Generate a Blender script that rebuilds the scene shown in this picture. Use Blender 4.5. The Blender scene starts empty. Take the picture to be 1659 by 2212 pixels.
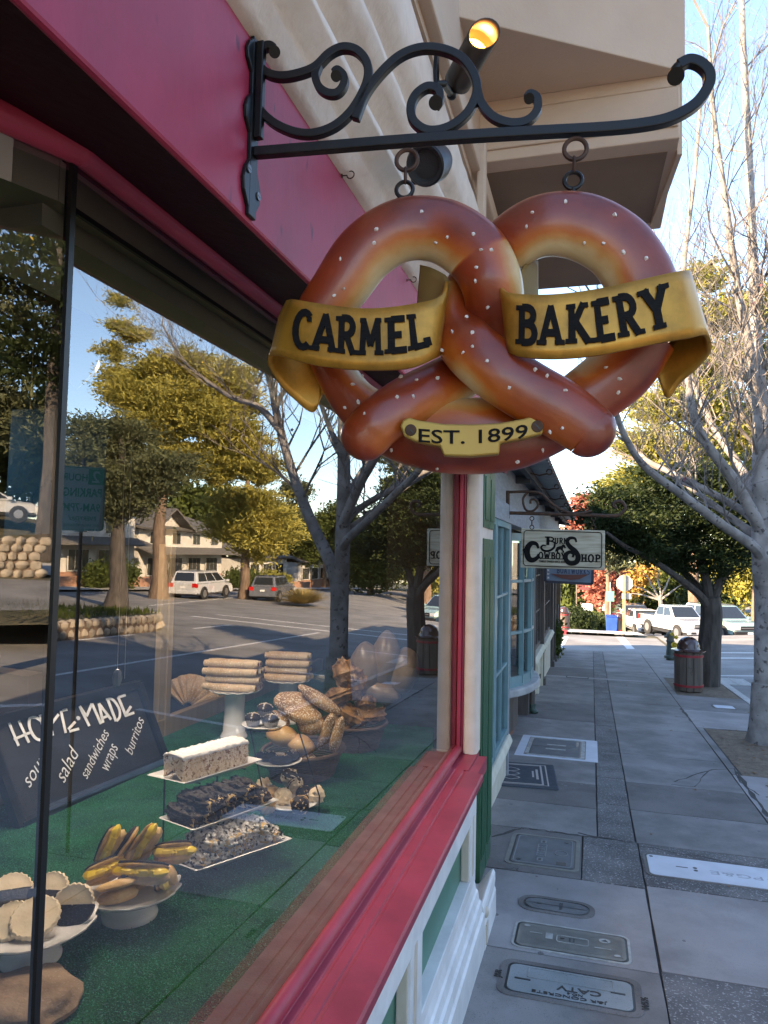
import bpy, bmesh, math, random
import numpy as np
from mathutils import Vector, Matrix
random.seed(7); RNG = np.random.default_rng(7)
S = bpy.context.scene; C = S.collection
R = math.radians

# ---------------- camera, sky, sun, exposure ----------------
F_PX = 1580.; CX, CY = 829.5, 1106.
YA, PT, RO = R(15.9), R(3.13), R(1.17)
_f = Vector((-math.sin(YA)*math.cos(PT), math.cos(YA)*math.cos(PT), math.sin(PT)))
_r = Vector((math.cos(YA), math.sin(YA), 0)); _u = _r.cross(_f)
RR = math.cos(RO)*_r + math.sin(RO)*_u; UU = -math.sin(RO)*_r + math.cos(RO)*_u; FF = _f
cam_d = bpy.data.cameras.new('camera'); cam = bpy.data.objects.new('camera', cam_d); C.objects.link(cam)
cam_d.sensor_fit = 'HORIZONTAL'; cam_d.sensor_width = 36; cam_d.lens = F_PX/1659*36
cam_d.clip_start = .02; cam_d.clip_end = 2000
M = Matrix.Identity(4)
for i in range(3):
    M[i][0] = RR[i]; M[i][1] = UU[i]; M[i][2] = -FF[i]
cam.matrix_world = M
S.camera = cam

SUN_DIR = Vector((-.80, -.62, 0)).normalized()*math.cos(R(24)) + Vector((0, 0, math.sin(R(24))))   # towards the sun
w = bpy.data.worlds.new("World"); S.world = w; w.use_nodes = True
nt = w.node_tree; bg = nt.nodes['Background']; sky = nt.nodes.new('ShaderNodeTexSky')
sky.sky_type = 'NISHITA'; sky.sun_disc = False
sky.sun_elevation = R(24); sky.sun_rotation = math.atan2(SUN_DIR.x, SUN_DIR.y)
sky.air_density = 1.0; sky.dust_density = .3; sky.ozone_density = 4.0
nt.links.new(sky.outputs[0], bg.inputs[0]); bg.inputs[1].default_value = .15
sl = bpy.data.lights.new('sun', 'SUN'); sl.energy = 4.8; sl.angle = R(.5); sl.color = (1, .82, .60)
so = bpy.data.objects.new('sun', sl); C.objects.link(so)
so.rotation_euler = (-SUN_DIR).to_track_quat('-Z', 'Y').to_euler(); so.location = (-20, -20, 30)
S.view_settings.view_transform = 'Standard'; S.view_settings.look = 'None'
S.view_settings.exposure = 2.42; S.view_settings.gamma = 1
try:
    S.view_settings.use_white_balance = True; S.view_settings.white_balance_temperature = 7850; S.view_settings.white_balance_tint = 14
except Exception: pass
S.render.engine = 'CYCLES'
S.cycles.max_bounces = 8; S.cycles.transparent_max_bounces = 24
S.cycles.use_denoising = True

# ---------------- helpers: where things stand ----------------
def gz(x, y):
    z = -2.0 - .0425*y + .045*min(max(x-3, 0), 26)
    z -= .06*max(0, y-37)*max(0., 1-max(0, x-4)/14.)
    if y < 15: z += .2*min(max(0, x-27), 14)*min(1, (15-y)/15.)
    return z
def ray(x, y): return RR*((x-CX)/F_PX) + UU*((CY-y)/F_PX) + FF
def pX(x, y, X): d = ray(x, y); return d*(X/d.x)
def pZ(x, y, Z): d = ray(x, y); return d*(Z/d.z)
def pD(x, y, D): return ray(x, y)*D
def pG(x, y, dz=0):
    d = ray(x, y); t = .5
    while t < 300:
        p = d*t
        if p.z < gz(p.x, p.y)+dz: break
        t += .05
    return d*t
AG = -.79
def mir(p): return Vector((2*AG-p[0], p[1], p[2]))
def pGm(x, y, dz=0):
    d = ray(x, y); t = 2.
    while t < 300:
        p = mir(d*t)
        if p.z < gz(p.x, p.y)+dz: return p
        t += .05
    return p
def pDm(x, y, D): return mir(ray(x, y)*D)

# ---------------- helpers: objects ----------------
def tag(o, label=None, cat=None, group=None, kind=None):
    if label: o['label'] = label
    if cat: o['category'] = cat
    if group: o['group'] = group
    if kind: o['kind'] = kind
    return o
def thing(name, label, cat, loc=(0, 0, 0), rot=(0, 0, 0), group=None):
    o = bpy.data.objects.new(name, None); C.objects.link(o); o.empty_display_size = .1
    o.location = loc; o.rotation_euler = rot if not isinstance(rot, (int, float)) else (0, 0, rot)
    return tag(o, label, cat, group)
def copy_tree(o, parent=None, keep=None):
    c = o.copy(); C.objects.link(c); c.parent = parent
    for ch in [k for k in bpy.data.objects if k.parent == o and k not in (keep or [])]:
        copy_tree(ch, c)
    return c
class MB:
    """collects shapes; build() links them as one mesh object"""
    def __init__(s): s.v = []; s.f = []; s.mi = []
    def add(s, vs, fs, m=0):
        o = len(s.v); s.v += [tuple(v) for v in vs]; s.f += [[i+o for i in f] for f in fs]; s.mi += [m]*len(fs); return s
    def box(s, a, b, m=0, ch=0):
        x0, x1 = sorted((a[0], b[0])); y0, y1 = sorted((a[1], b[1])); z0, z1 = sorted((a[2], b[2]))
        return s.hexa([(x0,y0,z0),(x1,y0,z0),(x1,y1,z0),(x0,y1,z0),(x0,y0,z1),(x1,y0,z1),(x1,y1,z1),(x0,y1,z1)], m)
    def hexa(s, p, m=0):
        return s.add(p, [(0,3,2,1),(4,5,6,7),(0,1,5,4),(1,2,6,5),(2,3,7,6),(3,0,4,7)], m)
    def tube(s, pts, rad, n=8, m=0, flat=1., cap=True, square=False, up=None):
        pts = [Vector(p) for p in pts]; k = len(pts)
        if isinstance(rad, (int, float)): rad = [rad]*k
        rings = []; prev = None
        for i, p in enumerate(pts):
            t = (pts[min(i+1, k-1)]-pts[max(i-1, 0)]); t = t.normalized() if t.length > 1e-9 else Vector((0, 0, 1))
            if up is not None: a = Vector(up).cross(t).normalized()
            else:
                ref = prev if prev is not None else (Vector((0, 0, 1)) if abs(t.z) < .9 else Vector((1, 0, 0)))
                a = (ref - t*ref.dot(t)).normalized(); prev = a
            b = t.cross(a)
            ring = []
            for j in range(n):
                an = 2*math.pi*(j+(.5 if square else 0))/n
                q = rad[i]*(1.414 if square else 1)
                ring.append(p + a*(q*math.cos(an)) + b*(q*flat*math.sin(an)))
            rings.append(ring)
        o = len(s.v); s.v += [tuple(v) for r_ in rings for v in r_]
        for i in range(k-1):
            for j in range(n):
                s.f.append([o+i*n+j, o+i*n+(j+1) % n, o+(i+1)*n+(j+1) % n, o+(i+1)*n+j]); s.mi.append(m)
        if cap:
            s.f.append([o+j for j in reversed(range(n))]); s.mi.append(m)
            s.f.append([o+(k-1)*n+j for j in range(n)]); s.mi.append(m)
        return s
    def cyl(s, a, b, r, n=16, m=0, r2=None): return s.tube([a, b], [r, r if r2 is None else r2], n, m)
    def lathe(s, prof, c=(0, 0, 0), n=24, m=0, wav=None, sx=1., sy=1.):
        o = len(s.v); k = len(prof)
        for i, (r, z) in enumerate(prof):
            for j in range(n):
                an = 2*math.pi*j/n; rr = r; zz = z
                if wav and i in wav[0]: rr += wav[1]*math.cos(wav[2]*an); zz += wav[3]*math.cos(wav[2]*an)
                s.v.append((c[0]+rr*math.cos(an)*sx, c[1]+rr*math.sin(an)*sy, c[2]+zz))
        for i in range(k-1):
            for j in range(n):
                s.f.append([o+i*n+j, o+i*n+(j+1) % n, o+(i+1)*n+(j+1) % n, o+(i+1)*n+j]); s.mi.append(m)
        return s
    def prism(s, poly, ext, m=0):
        """poly: list of 3D points (planar), ext: extrusion vector"""
        n = len(poly); ext = Vector(ext); a = [Vector(p) for p in poly]
        vs = a+[p+ext for p in a]
        fs = [list(reversed(range(n))), [n+i for i in range(n)]]+[[i, (i+1) % n, n+(i+1) % n, n+i] for i in range(n)]
        return s.add(vs, fs, m)
    def grid(s, rows, m=0, closed=False):
        o = len(s.v); k = len(rows); n = len(rows[0])
        s.v += [tuple(p) for r_ in rows for p in r_]
        for i in range(k-1):
            for j in range(n if closed else n-1):
                s.f.append([o+i*n+j, o+i*n+(j+1) % n, o+(i+1)*n+(j+1) % n, o+(i+1)*n+j]); s.mi.append(m)
        return s
    def ball(s, c, r, n=12, k=8, m=0, sc=(1, 1, 1), amp=0, seed=0, freq=3, rot=None):
        rr = random.Random(seed); ph = [rr.uniform(0, 6.28) for _ in range(6)]
        rows = []
        for i in range(k+1):
            th = math.pi*i/k; row = []
            for j in range(n):
                an = 2*math.pi*j/n
                d = Vector((math.sin(th)*math.cos(an), math.sin(th)*math.sin(an), math.cos(th)))
                q = 1+amp*(math.sin(freq*d.x*2+ph[0])+math.sin(freq*d.y*2.3+ph[1])+math.sin(freq*d.z*1.9+ph[2])+.6*math.sin(freq*4*d.x+ph[3])*math.sin(freq*4*d.y+ph[4]))/2.
                p = Vector((d.x*sc[0], d.y*sc[1], d.z*sc[2]))*(r*q)
                if rot is not None: p = rot @ p
                row.append(Vector(c)+p)
            rows.append(row)
        return s.grid(rows, m, True)
    def mesh(s, me, fn, m=0):
        return s.add([fn(v.co) for v in me.vertices], [list(p.vertices) for p in me.polygons], m)
    def build(s, name, mat, parent=None, world=False, smooth=False, bevel=0, subsurf=0, angle=40, solid=0, fix=True):
        vs = s.v
        if world and parent is not None:
            q = parent; mw = Matrix.Identity(4)
            chain = []
            while q is not None: chain.append(q); q = q.parent
            for q in reversed(chain): mw = mw @ Matrix.LocRotScale(q.location, q.rotation_euler, q.scale)
            inv = mw.inverted(); vs = [tuple(inv @ Vector(v)) for v in vs]
        me = bpy.data.meshes.new(name); me.from_pydata(vs, [], s.f)
        mats = mat if isinstance(mat, (list, tuple)) else [mat]
        for q in mats: me.materials.append(q)
        me.polygons.foreach_set('material_index', s.mi)
        if fix:
            bm = bmesh.new(); bm.from_mesh(me)
            bmesh.ops.recalc_face_normals(bm, faces=bm.faces); bm.to_mesh(me); bm.free()
        if smooth:
            me.polygons.foreach_set('use_smooth', [True]*len(me.polygons))
            if angle < 180:
                try: me.set_sharp_from_angle(angle=R(angle))
                except Exception: pass
        me.update()
        o = bpy.data.objects.new(name, me); C.objects.link(o); o.parent = parent
        if solid:
            q = o.modifiers.new('solid', 'SOLIDIFY'); q.thickness = solid; q.offset = 0
        if bevel:
            q = o.modifiers.new('bevel', 'BEVEL'); q.width = bevel; q.segments = 2; q.limit_method = 'ANGLE'; q.angle_limit = R(40)
        if subsurf:
            q = o.modifiers.new('sub', 'SUBSURF'); q.levels = subsurf; q.render_levels = subsurf
        return o
def text_mesh(body, size=1., ext=.01, shear=0, offset=0, sx=1.):
    cu = bpy.data.curves.new('txt', 'FONT'); cu.body = body; cu.size = size; cu.extrude = ext; cu.shear = shear; cu.offset = offset
    cu.align_x = 'CENTER'; cu.align_y = 'CENTER'; cu.resolution_u = 3
    o = bpy.data.objects.new('txt', cu); C.objects.link(o)
    dg = bpy.context.evaluated_depsgraph_get(); me = bpy.data.meshes.new_from_object(o.evaluated_get(dg))
    bpy.data.objects.remove(o)
    for v in me.vertices: v.co.x *= sx
    return me
def ribbon2d(pts, wd, taper=None):
    """2D polyline -> list of (left, right) pairs"""
    out = []; k = len(pts)
    for i, p in enumerate(pts):
        a = pts[max(i-1, 0)]; b = pts[min(i+1, k-1)]
        dx, dy = b[0]-a[0], b[1]-a[1]; L = math.hypot(dx, dy) or 1
        q = (wd if taper is None else wd*taper[i])/2
        out.append(((p[0]-dy/L*q, p[1]+dx/L*q), (p[0]+dy/L*q, p[1]-dx/L*q)))
    return out
def stroke(mb, pts, wd, fn, h, m=0, taper=None):
    """fn(x, y, h)->3D; a raised stroke of height h"""
    rb = ribbon2d(pts, wd, taper)
    for (a, b), (c, d) in zip(rb[:-1], rb[1:]):
        mb.hexa([fn(*a, 0), fn(*b, 0), fn(*d, 0), fn(*c, 0), fn(*a, h), fn(*b, h), fn(*d, h), fn(*c, h)], m)
def arc(cx, cy, rx, ry, a0, a1, n=8):
    return [(cx+rx*math.cos(R(a0+(a1-a0)*i/n)), cy+ry*math.sin(R(a0+(a1-a0)*i/n))) for i in range(n+1)]
# slab-serif capitals: width, strokes (polylines; * after = serif boxes x, y, half width)
def _L():
    D = {}
    D['A'] = (.74, [[(.1, 0), (.37, 1)], [(.64, 0), (.37, 1)], [(.2, .3), (.55, .3)]], [(.1, 0, .15), (.64, 0, .15)])
    D['B'] = (.68, [[(.2, 0), (.2, 1)], [(.2, .96)]+arc(.36, .755, .2, .205, 90, -90)+[(.2, .55)], [(.2, .53)]+arc(.38, .285, .22, .245, 90, -90)+[(.2, .04)]], [(.14, 0, .13), (.14, 1, .13)])
    D['C'] = (.66, [arc(.38, .5, .26, .47, 50, 310, 14)], [(.53, .84, .07)])
    D['D'] = (.7, [[(.2, 0), (.2, 1)], [(.2, .95)]+arc(.32, .5, .27, .45, 90, -90)+[(.2, .05)]], [(.14, 0, .13), (.14, 1, .13)])
    D['E'] = (.62, [[(.2, 0), (.2, 1)], [(.2, .95), (.58, .95)], [(.2, .5), (.48, .5)], [(.2, .05), (.6, .05)]], [(.15, 0, .13), (.15, 1, .13)])
    D['F'] = (.6, [[(.2, 0), (.2, 1)], [(.2, .95), (.58, .95)], [(.2, .5), (.48, .5)]], [(.2, 0, .16), (.15, 1, .13)])
    D['H'] = (.76, [[(.2, 0), (.2, 1)], [(.6, 0), (.6, 1)], [(.2, .5), (.6, .5)]], [(.2, 0, .16), (.6, 0, .16), (.2, 1, .16), (.6, 1, .16)])
    D['I'] = (.36, [[(.18, 0), (.18, 1)]], [(.18, 0, .16), (.18, 1, .16)])
    D['K'] = (.72, [[(.2, 0), (.2, 1)], [(.22, .4), (.58, 1)], [(.32, .52), (.62, 0)]], [(.18, 0, .15), (.18, 1, .15), (.6, 1, .13), (.64, 0, .13)])
    D['L'] = (.6, [[(.2, 0), (.2, 1)], [(.2, .05), (.58, .05)], [(.56, 0), (.56, .26)]], [(.18, 0, .15), (.2, 1, .16)])
    D['M'] = (.92, [[(.18, 0), (.2, 1)], [(.2, .95), (.46, .25)], [(.46, .25), (.72, .95)], [(.72, 1), (.74, 0)]], [(.16, 0, .15), (.76, 0, .15), (.16, 1, .1), (.76, 1, .1)])
    D['N'] = (.78, [[(.18, 0), (.18, 1)], [(.18, .98), (.6, .02)], [(.6, 0), (.6, 1)]], [(.18, 0, .15), (.16, 1, .12), (.6, 1, .15)])
    D['O'] = (.72, [arc(.36, .5, .27, .47, 0, 360, 18)], [])
    D['P'] = (.64, [[(.2, 0), (.2, 1)], [(.2, .96)]+arc(.36, .72, .22, .24, 90, -90)+[(.2, .48)]], [(.2, 0, .16), (.14, 1, .13)])
    D['R'] = (.7, [[(.2, 0), (.2, 1)], [(.2, .96)]+arc(.36, .73, .21, .23, 90, -90)+[(.2, .5)], [(.36, .5), (.58, 0)]], [(.18, 0, .15), (.14, 1, .13), (.61, 0, .13)])
    D['S'] = (.6, [arc(.32, .74, .2, .22, 30, 270, 9)+arc(.32, .27, .21, .24, 90, -150, 9)], [])
    D['T'] = (.64, [[(.32, 0), (.32, 1)], [(.04, .95), (.6, .95)]], [(.32, 0, .16)])
    D['U'] = (.74, [[(.18, 1)]+arc(.37, .27, .19, .23, 180, 360)+[(.56, 1)]], [(.18, 1, .15), (.56, 1, .13)])
    D['W'] = (1.0, [[(.14, 1), (.32, 0)], [(.32, 0), (.5, .8)], [(.5, .8), (.68, 0)], [(.68, 0), (.86, 1)]], [(.14, 1, .15), (.86, 1, .15)])
    D['Y'] = (.72, [[(.12, 1), (.36, .45)], [(.6, 1), (.36, .45)], [(.36, .5), (.36, 0)]], [(.12, 1, .14), (.6, 1, .14), (.36, 0, .16)])
    D['1'] = (.4, [[(.08, .8), (.2, .95), (.2, 0)]], [(.2, 0, .14)])
    D['9'] = (.6, [arc(.3, .68, .2, .28, 0, 360, 12), [(.5, .68), (.46, .3), (.2, .02)]], [])
    D['7'] = (.6, [[(.06, .95), (.54, .95), (.22, 0)]], [])
    D['8'] = (.6, [arc(.3, .74, .17, .22, 0, 360, 10), arc(.3, .27, .2, .25, 0, 360, 10)], [])
    D['6'] = (.6, [arc(.3, .3, .2, .28, 0, 360, 12), [(.1, .3), (.18, .7), (.46, .98)]], [])
    D[' '] = (.35, [], [])
    return D
LET = _L()
def letter(mb, ch, fn, h, t=.17, serif=True, m=0):
    wd, st, se = LET[ch]
    for i, s_ in enumerate(st): stroke(mb, s_, t, fn, h+.00012*i*(1 if h > 0 else -1), m)
    if serif:
        for i, (x, y, q) in enumerate(se):
            y = y+(t*.28 if y < .5 else -t*.28)
            stroke(mb, [(x-q, y), (x+q, y)], t*.62, fn, h+.00005*(i+1)*(1 if h > 0 else -1)+.0003, m)
def word(mb, s, fn, h, t=.17, gap=.1, m=0, serif=True):
    """word centred at 0, letter height 1; fn(x,y,h)"""
    W = sum(LET[c][0]+gap for c in s)-gap; x = -W/2
    for c in s:
        letter(mb, c, (lambda X: (lambda a, b, q: fn(X+a, b-.5, q)))(x), h, t, serif, m); x += LET[c][0]+gap
    return W

# ---------------- materials ----------------
MC = {}
def mat(name, col, rough=.6, metal=0, col2=None, scale=8., detail=6., contrast=(.35, .65), bump=0, bscale=None, emit=0, speck=None, coat=0, stretch=None, bdist=.01, spec=None, trans=0, stain=None):
    if name in MC: return MC[name]
    m = bpy.data.materials.new(name); m.use_nodes = True; MC[name] = m
    n = m.node_tree.nodes; L = m.node_tree.links; b = n['Principled BSDF']
    b.inputs['Base Color'].default_value = (*col, 1); b.inputs['Roughness'].default_value = rough; b.inputs['Metallic'].default_value = metal
    if coat: b.inputs['Coat Weight'].default_value = coat
    if spec is not None: b.inputs['Specular IOR Level'].default_value = spec
    if emit: b.inputs['Emission Color'].default_value = (*col, 1); b.inputs['Emission Strength'].default_value = emit
    tc = n.new('ShaderNodeTexCoord'); src = tc.outputs['Object']
    if stretch:
        mp = n.new('ShaderNodeMapping'); mp.inputs['Scale'].default_value = stretch; L.new(src, mp.inputs[0]); src = mp.outputs[0]
    last = None
    if col2 is not None:
        nz = n.new('ShaderNodeTexNoise'); nz.inputs['Scale'].default_value = scale; nz.inputs['Detail'].default_value = detail; L.new(src, nz.inputs['Vector'])
        rp = n.new('ShaderNodeValToRGB'); rp.color_ramp.elements[0].position = contrast[0]; rp.color_ramp.elements[1].position = contrast[1]
        rp.color_ramp.elements[0].color = (*col, 1); rp.color_ramp.elements[1].color = (*col2, 1)
        L.new(nz.outputs[0], rp.inputs[0]); last = rp.outputs[0]
        mr = n.new('ShaderNodeMapRange'); mr.inputs['To Min'].default_value = max(0, rough-.08); mr.inputs['To Max'].default_value = min(1, rough+.1)
        L.new(nz.outputs[0], mr.inputs[0]); L.new(mr.outputs[0], b.inputs['Roughness'])
    if speck:
        sc, amount, c3 = speck
        vz = n.new('ShaderNodeTexNoise'); vz.inputs['Scale'].default_value = sc; vz.inputs['Detail'].default_value = 2; L.new(src, vz.inputs['Vector'])
        r2 = n.new('ShaderNodeValToRGB'); r2.color_ramp.elements[0].position = 1-amount-.03; r2.color_ramp.elements[1].position = 1-amount+.03
        L.new(vz.outputs[0], r2.inputs[0])
        mx = n.new('ShaderNodeMix'); mx.data_type = 'RGBA'; L.new(r2.outputs[0], mx.inputs[0])
        if last is not None: L.new(last, mx.inputs[6])
        else: mx.inputs[6].default_value = (*col, 1)
        mx.inputs[7].default_value = (*c3, 1); last = mx.outputs[2]
    if stain:
        sn = n.new('ShaderNodeTexNoise'); sn.inputs['Scale'].default_value = stain[0]; sn.inputs['Detail'].default_value = 9; sn.inputs['Roughness'].default_value = .68; L.new(tc.outputs['Object'], sn.inputs['Vector'])
        sr = n.new('ShaderNodeMapRange'); sr.inputs['From Min'].default_value = .36; sr.inputs['From Max'].default_value = .58; sr.inputs['To Min'].default_value = 1-stain[1]; sr.inputs['To Max'].default_value = 1.0; L.new(sn.outputs[0], sr.inputs[0])
        sm = n.new('ShaderNodeMix'); sm.data_type = 'RGBA'; sm.blend_type = 'MULTIPLY'; sm.inputs[0].default_value = 1
        if last is not None: L.new(last, sm.inputs[6])
        else: sm.inputs[6].default_value = (*col, 1)
        L.new(sr.outputs[0], sm.inputs[7]); last = sm.outputs[2]
    if last is not None: L.new(last, b.inputs['Base Color'])
    if bump:
        bn = n.new('ShaderNodeTexNoise'); bn.inputs['Scale'].default_value = bscale or scale*3; bn.inputs['Detail'].default_value = 8; L.new(src, bn.inputs['Vector'])
        bp_ = n.new('ShaderNodeBump'); bp_.inputs['Strength'].default_value = bump; bp_.inputs['Distance'].default_value = bdist
        L.new(bn.outputs[0], bp_.inputs['Height']); L.new(bp_.outputs[0], b.inputs['Normal'])
    return m
def glass_mat(name, k=1.7, tint=(1, 1, 1), rough=0.0):
    m = bpy.data.materials.new(name); m.use_nodes = True; n = m.node_tree.nodes; L = m.node_tree.links
    n.remove(n['Principled BSDF']); out = n['Material Output']
    fr = n.new('ShaderNodeFresnel'); fr.inputs['IOR'].default_value = k
    tr = n.new('ShaderNodeBsdfTransparent'); tr.inputs[0].default_value = (*tint, 1)
    gl = n.new('ShaderNodeBsdfGlossy'); gl.inputs['Roughness'].default_value = rough; gl.inputs[0].default_value = (1, 1, 1, 1)
    mx = n.new('ShaderNodeMixShader'); L.new(fr.outputs[0], mx.inputs[0]); L.new(tr.outputs[0], mx.inputs[1]); L.new(gl.outputs[0], mx.inputs[2])
    L.new(mx.outputs[0], out.inputs[0]); return m
def leaf_mat(name, c1, c2, scale=1.2, rough=.6):
    m = bpy.data.materials.new(name); m.use_nodes = True; n = m.node_tree.nodes; L = m.node_tree.links; b = n['Principled BSDF']
    tc = n.new('ShaderNodeTexCoord'); a = n.new('ShaderNodeTexNoise'); a.inputs['Scale'].default_value = scale; a.inputs['Detail'].default_value = 8
    a.inputs['Roughness'].default_value = .75
    L.new(tc.outputs['Object'], a.inputs[0]); rp = n.new('ShaderNodeValToRGB')
    rp.color_ramp.elements[0].position = .33; rp.color_ramp.elements[1].position = .67
    rp.color_ramp.elements[0].color = (*c1, 1); rp.color_ramp.elements[1].color = (*c2, 1)
    L.new(a.outputs[0], rp.inputs[0]); L.new(rp.outputs[0], b.inputs['Base Color']); b.inputs['Roughness'].default_value = rough
    b.inputs['Specular IOR Level'].default_value = .2
    tl = n.new('ShaderNodeBsdfTranslucent'); L.new(rp.outputs[0], tl.inputs[0]); mx = n.new('ShaderNodeMixShader'); mx.inputs[0].default_value = .3
    L.new(b.outputs[0], mx.inputs[1]); L.new(tl.outputs[0], mx.inputs[2]); L.new(mx.outputs[0], n['Material Output'].inputs[0])
    return m
m_magenta = mat('magenta_paint', (.34, .022, .050), .42, spec=.25, stain=(1.3, .28), col2=(.40, .032, .070), scale=5, contrast=(.3, .7), bump=.4, bscale=14, speck=(26, .30, (.13, .015, .04)), stretch=(1, 1, .35), bdist=.006)
m_red = mat('crimson_paint', (.36, .032, .056), .40, spec=.35, stain=(4, .22), col2=(.40, .040, .068), scale=5, bump=.05, bscale=40, bdist=.001)
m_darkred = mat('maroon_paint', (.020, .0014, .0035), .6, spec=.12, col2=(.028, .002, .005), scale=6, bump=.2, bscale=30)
m_cream = mat('cream_stucco', (.62, .49, .39), .8, col2=(.68, .55, .45), scale=12, bump=.5, bscale=34, bdist=.008, stain=(2.2, .10))
m_creamsoft = mat('beige_plaster', (.52, .37, .265), .8, col2=(.56, .41, .30), scale=2.5, bump=.3, bscale=90, bdist=.004, stain=(1.1, .10))
m_white = mat('white_woodwork', (.70, .67, .64), .5, col2=(.78, .75, .72), scale=7, stain=(3, .2), bump=.2, bscale=22, bdist=.004)
m_tan = mat('tan_filler', (.52, .42, .32), .6, col2=(.58, .48, .38), scale=10)
m_green = mat('green_paint', (.045, .17, .11), .35, col2=(.055, .20, .13), scale=4, bump=.08, bscale=40, bdist=.002)
m_dkgreen = mat('dark_green_paint', (.015, .085, .04), .35, col2=(.02, .10, .05), scale=5, bump=.1, bscale=40, bdist=.002)
m_iron = mat('black_iron', (.004, .004, .0045), .36, 0.0, spec=.3, col2=(.010, .009, .008), scale=22, bump=.2, bscale=90, bdist=.001)
m_rust = mat('rusty_iron', (.05, .028, .02), .6, .5, col2=(.10, .05, .03), scale=30, bump=.3, bscale=90, bdist=.001)
m_seal = mat('dark_seal', (.006, .006, .006), .4)
m_glass = glass_mat('window_glass', 2.5)
# ================= THE GROUND =================
m_conc = mat('pavement_concrete', stain=(1.4, .38), col=(.195, .178, .168), rough=.85, col2=(.285, .262, .248), scale=1.3, detail=10, bump=.25, bscale=60, bdist=.004, speck=(190, .36, (.15, .15, .15)))
m_conc2 = mat('pavement_concrete_dark', stain=(1.7, .35), col=(.135, .12, .112), rough=.85, col2=(.19, .17, .16), scale=2.0, detail=10, bump=.3, bscale=60, bdist=.004, speck=(160, .38, (.09, .09, .09)))
m_conc3 = mat('pavement_concrete_light', stain=(1.2, .30), col=(.265, .243, .235), rough=.85, col2=(.345, .318, .308), scale=1.1, detail=10, bump=.2, bscale=60, bdist=.004, speck=(170, .35, (.22, .22, .23)))
m_aggr = mat('exposed_aggregate', stain=(1.5, .35), col=(.10, .095, .095), rough=.8, col2=(.16, .15, .145), scale=3, detail=8, bump=.7, bscale=120, bdist=.006, speck=(75, .38, (.38, .36, .35)))
m_joint = mat('joint_dirt', (.035, .032, .03), .95, col2=(.06, .055, .05), scale=20)
m_asph = mat('road_asphalt', stain=(.5, .3), col=(.19, .187, .184), rough=.9, col2=(.27, .265, .26), scale=.7, detail=12, bump=.4, bscale=70, bdist=.006, speck=(120, .36, (.08, .08, .08)))
m_line = mat('road_paint', (.62, .62, .62), .7, col2=(.48, .48, .48), scale=18, contrast=(.4, .7))
m_kerb = mat('kerb_concrete', (.36, .35, .34), .85, col2=(.46, .45, .43), scale=4, bump=.3)
m_earth = mat('bare_earth', (.13, .09, .06), .95, col2=(.20, .145, .10), scale=9, detail=10, bump=.8, bscale=25, bdist=.02, speck=(50, .36, (.08, .06, .045)))
m_soil = mat('verge_soil', (.06, .055, .03), .95, col2=(.13, .11, .06), scale=2, detail=10, bump=.5, bscale=12, bdist=.03)

def sheet(name, xs, ys, dz, m, skip=None):
    vs = []; fs = []
    for y in ys:
        for x in xs: vs.append((x, y, gz(x, y)+dz))
    n = len(xs)
    for j in range(len(ys)-1):
        for i in range(n-1): fs.append([j*n+i, j*n+i+1, (j+1)*n+i+1, (j+1)*n+i])
    b = MB(); b.add(vs, fs); o = b.build(name, m); tag(o, kind='structure'); return o
rng = lambda a, b, s: [a+(b-a)*i/max(1, round((b-a)/s)) for i in range(round((b-a)/s)+1)]
sheet('ground', [-500, -100]+rng(-40, 60, 4)+[120, 600], [-300, -60]+rng(-30, 110, 4)+[200, 900], -.17, m_soil)
RX0, RX1 = 2.92, 26.
sheet('road', rng(RX0, RX1, 2), rng(-40, 120, 2), -.12, m_asph)
sheet('side_street', rng(-40, RX0-.15, 2), rng(24.9, 34.6, 1), -.10, m_asph)
sheet('sidewalk_bed', rng(-1.6, 2.76, .5), rng(-4, 24.9, 1), -.014, m_joint)
# slabs of the sidewalk
slab = {0: MB(), 1: MB(), 2: MB(), 3: MB()}
def slabq(x0, x1, y0, y1, t=0, g=.006, skew=.028):
    q = []
    cs_ = ((x0+g, y0+g), (x1-g, y0+g), (x1-g, y1-g), (x0+g, y1-g)); per = []
    for (a_, c_) in zip(cs_, cs_[1:]+cs_[:1]):
        for k in range(5): per.append((a_[0]+(c_[0]-a_[0])*k/5+random.uniform(-.003, .003), a_[1]+(c_[1]-a_[1])*k/5+random.uniform(-.004, .004)))
    for (x, y) in per:
        yy = y - skew*(x-.3)*0; q.append((x, yy, gz(x, yy)))
    slab[t].prism(q, (0, 0, -.012))
for a, b_, t in ((-4, 1.2, 0), (1.2, 2.6, 0), (2.6, 4.22, 0), (4.22, 5.36, 2)): slabq(-1.5, .36, a, b_, t)
slabq(-1.5, -.06, 5.36, 6.3, 1); slabq(-.06, .36, 5.36, 6.3, 3)
for a, b_, t in ((6.3, 7.1, 0), (7.1, 7.95, 1), (7.95, 10.3, 0), (10.3, 11.6, 0), (11.6, 13.3, 1), (13.3, 15.2, 0), (15.2, 17.1, 0)): slabq(-1.5, .055, a, b_, t)
for a, b_, t in ((17.4, 19.2, 1), (19.2, 21.3, 0), (21.3, 24.85, 0)): slabq(-1.5, .055, a, b_, t)
slabq(-1.5, 1.5, 17.1, 17.4, 2)
for k, (a, b_) in enumerate(((6.3, 7.3), (7.3, 8.3), (8.3, 9.6), (9.6, 11.4), (11.4, 13.9), (13.9, 17.1), (17.4, 21.2), (21.2, 24.85))): slabq(.055, .345, a, b_, 3)
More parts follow.
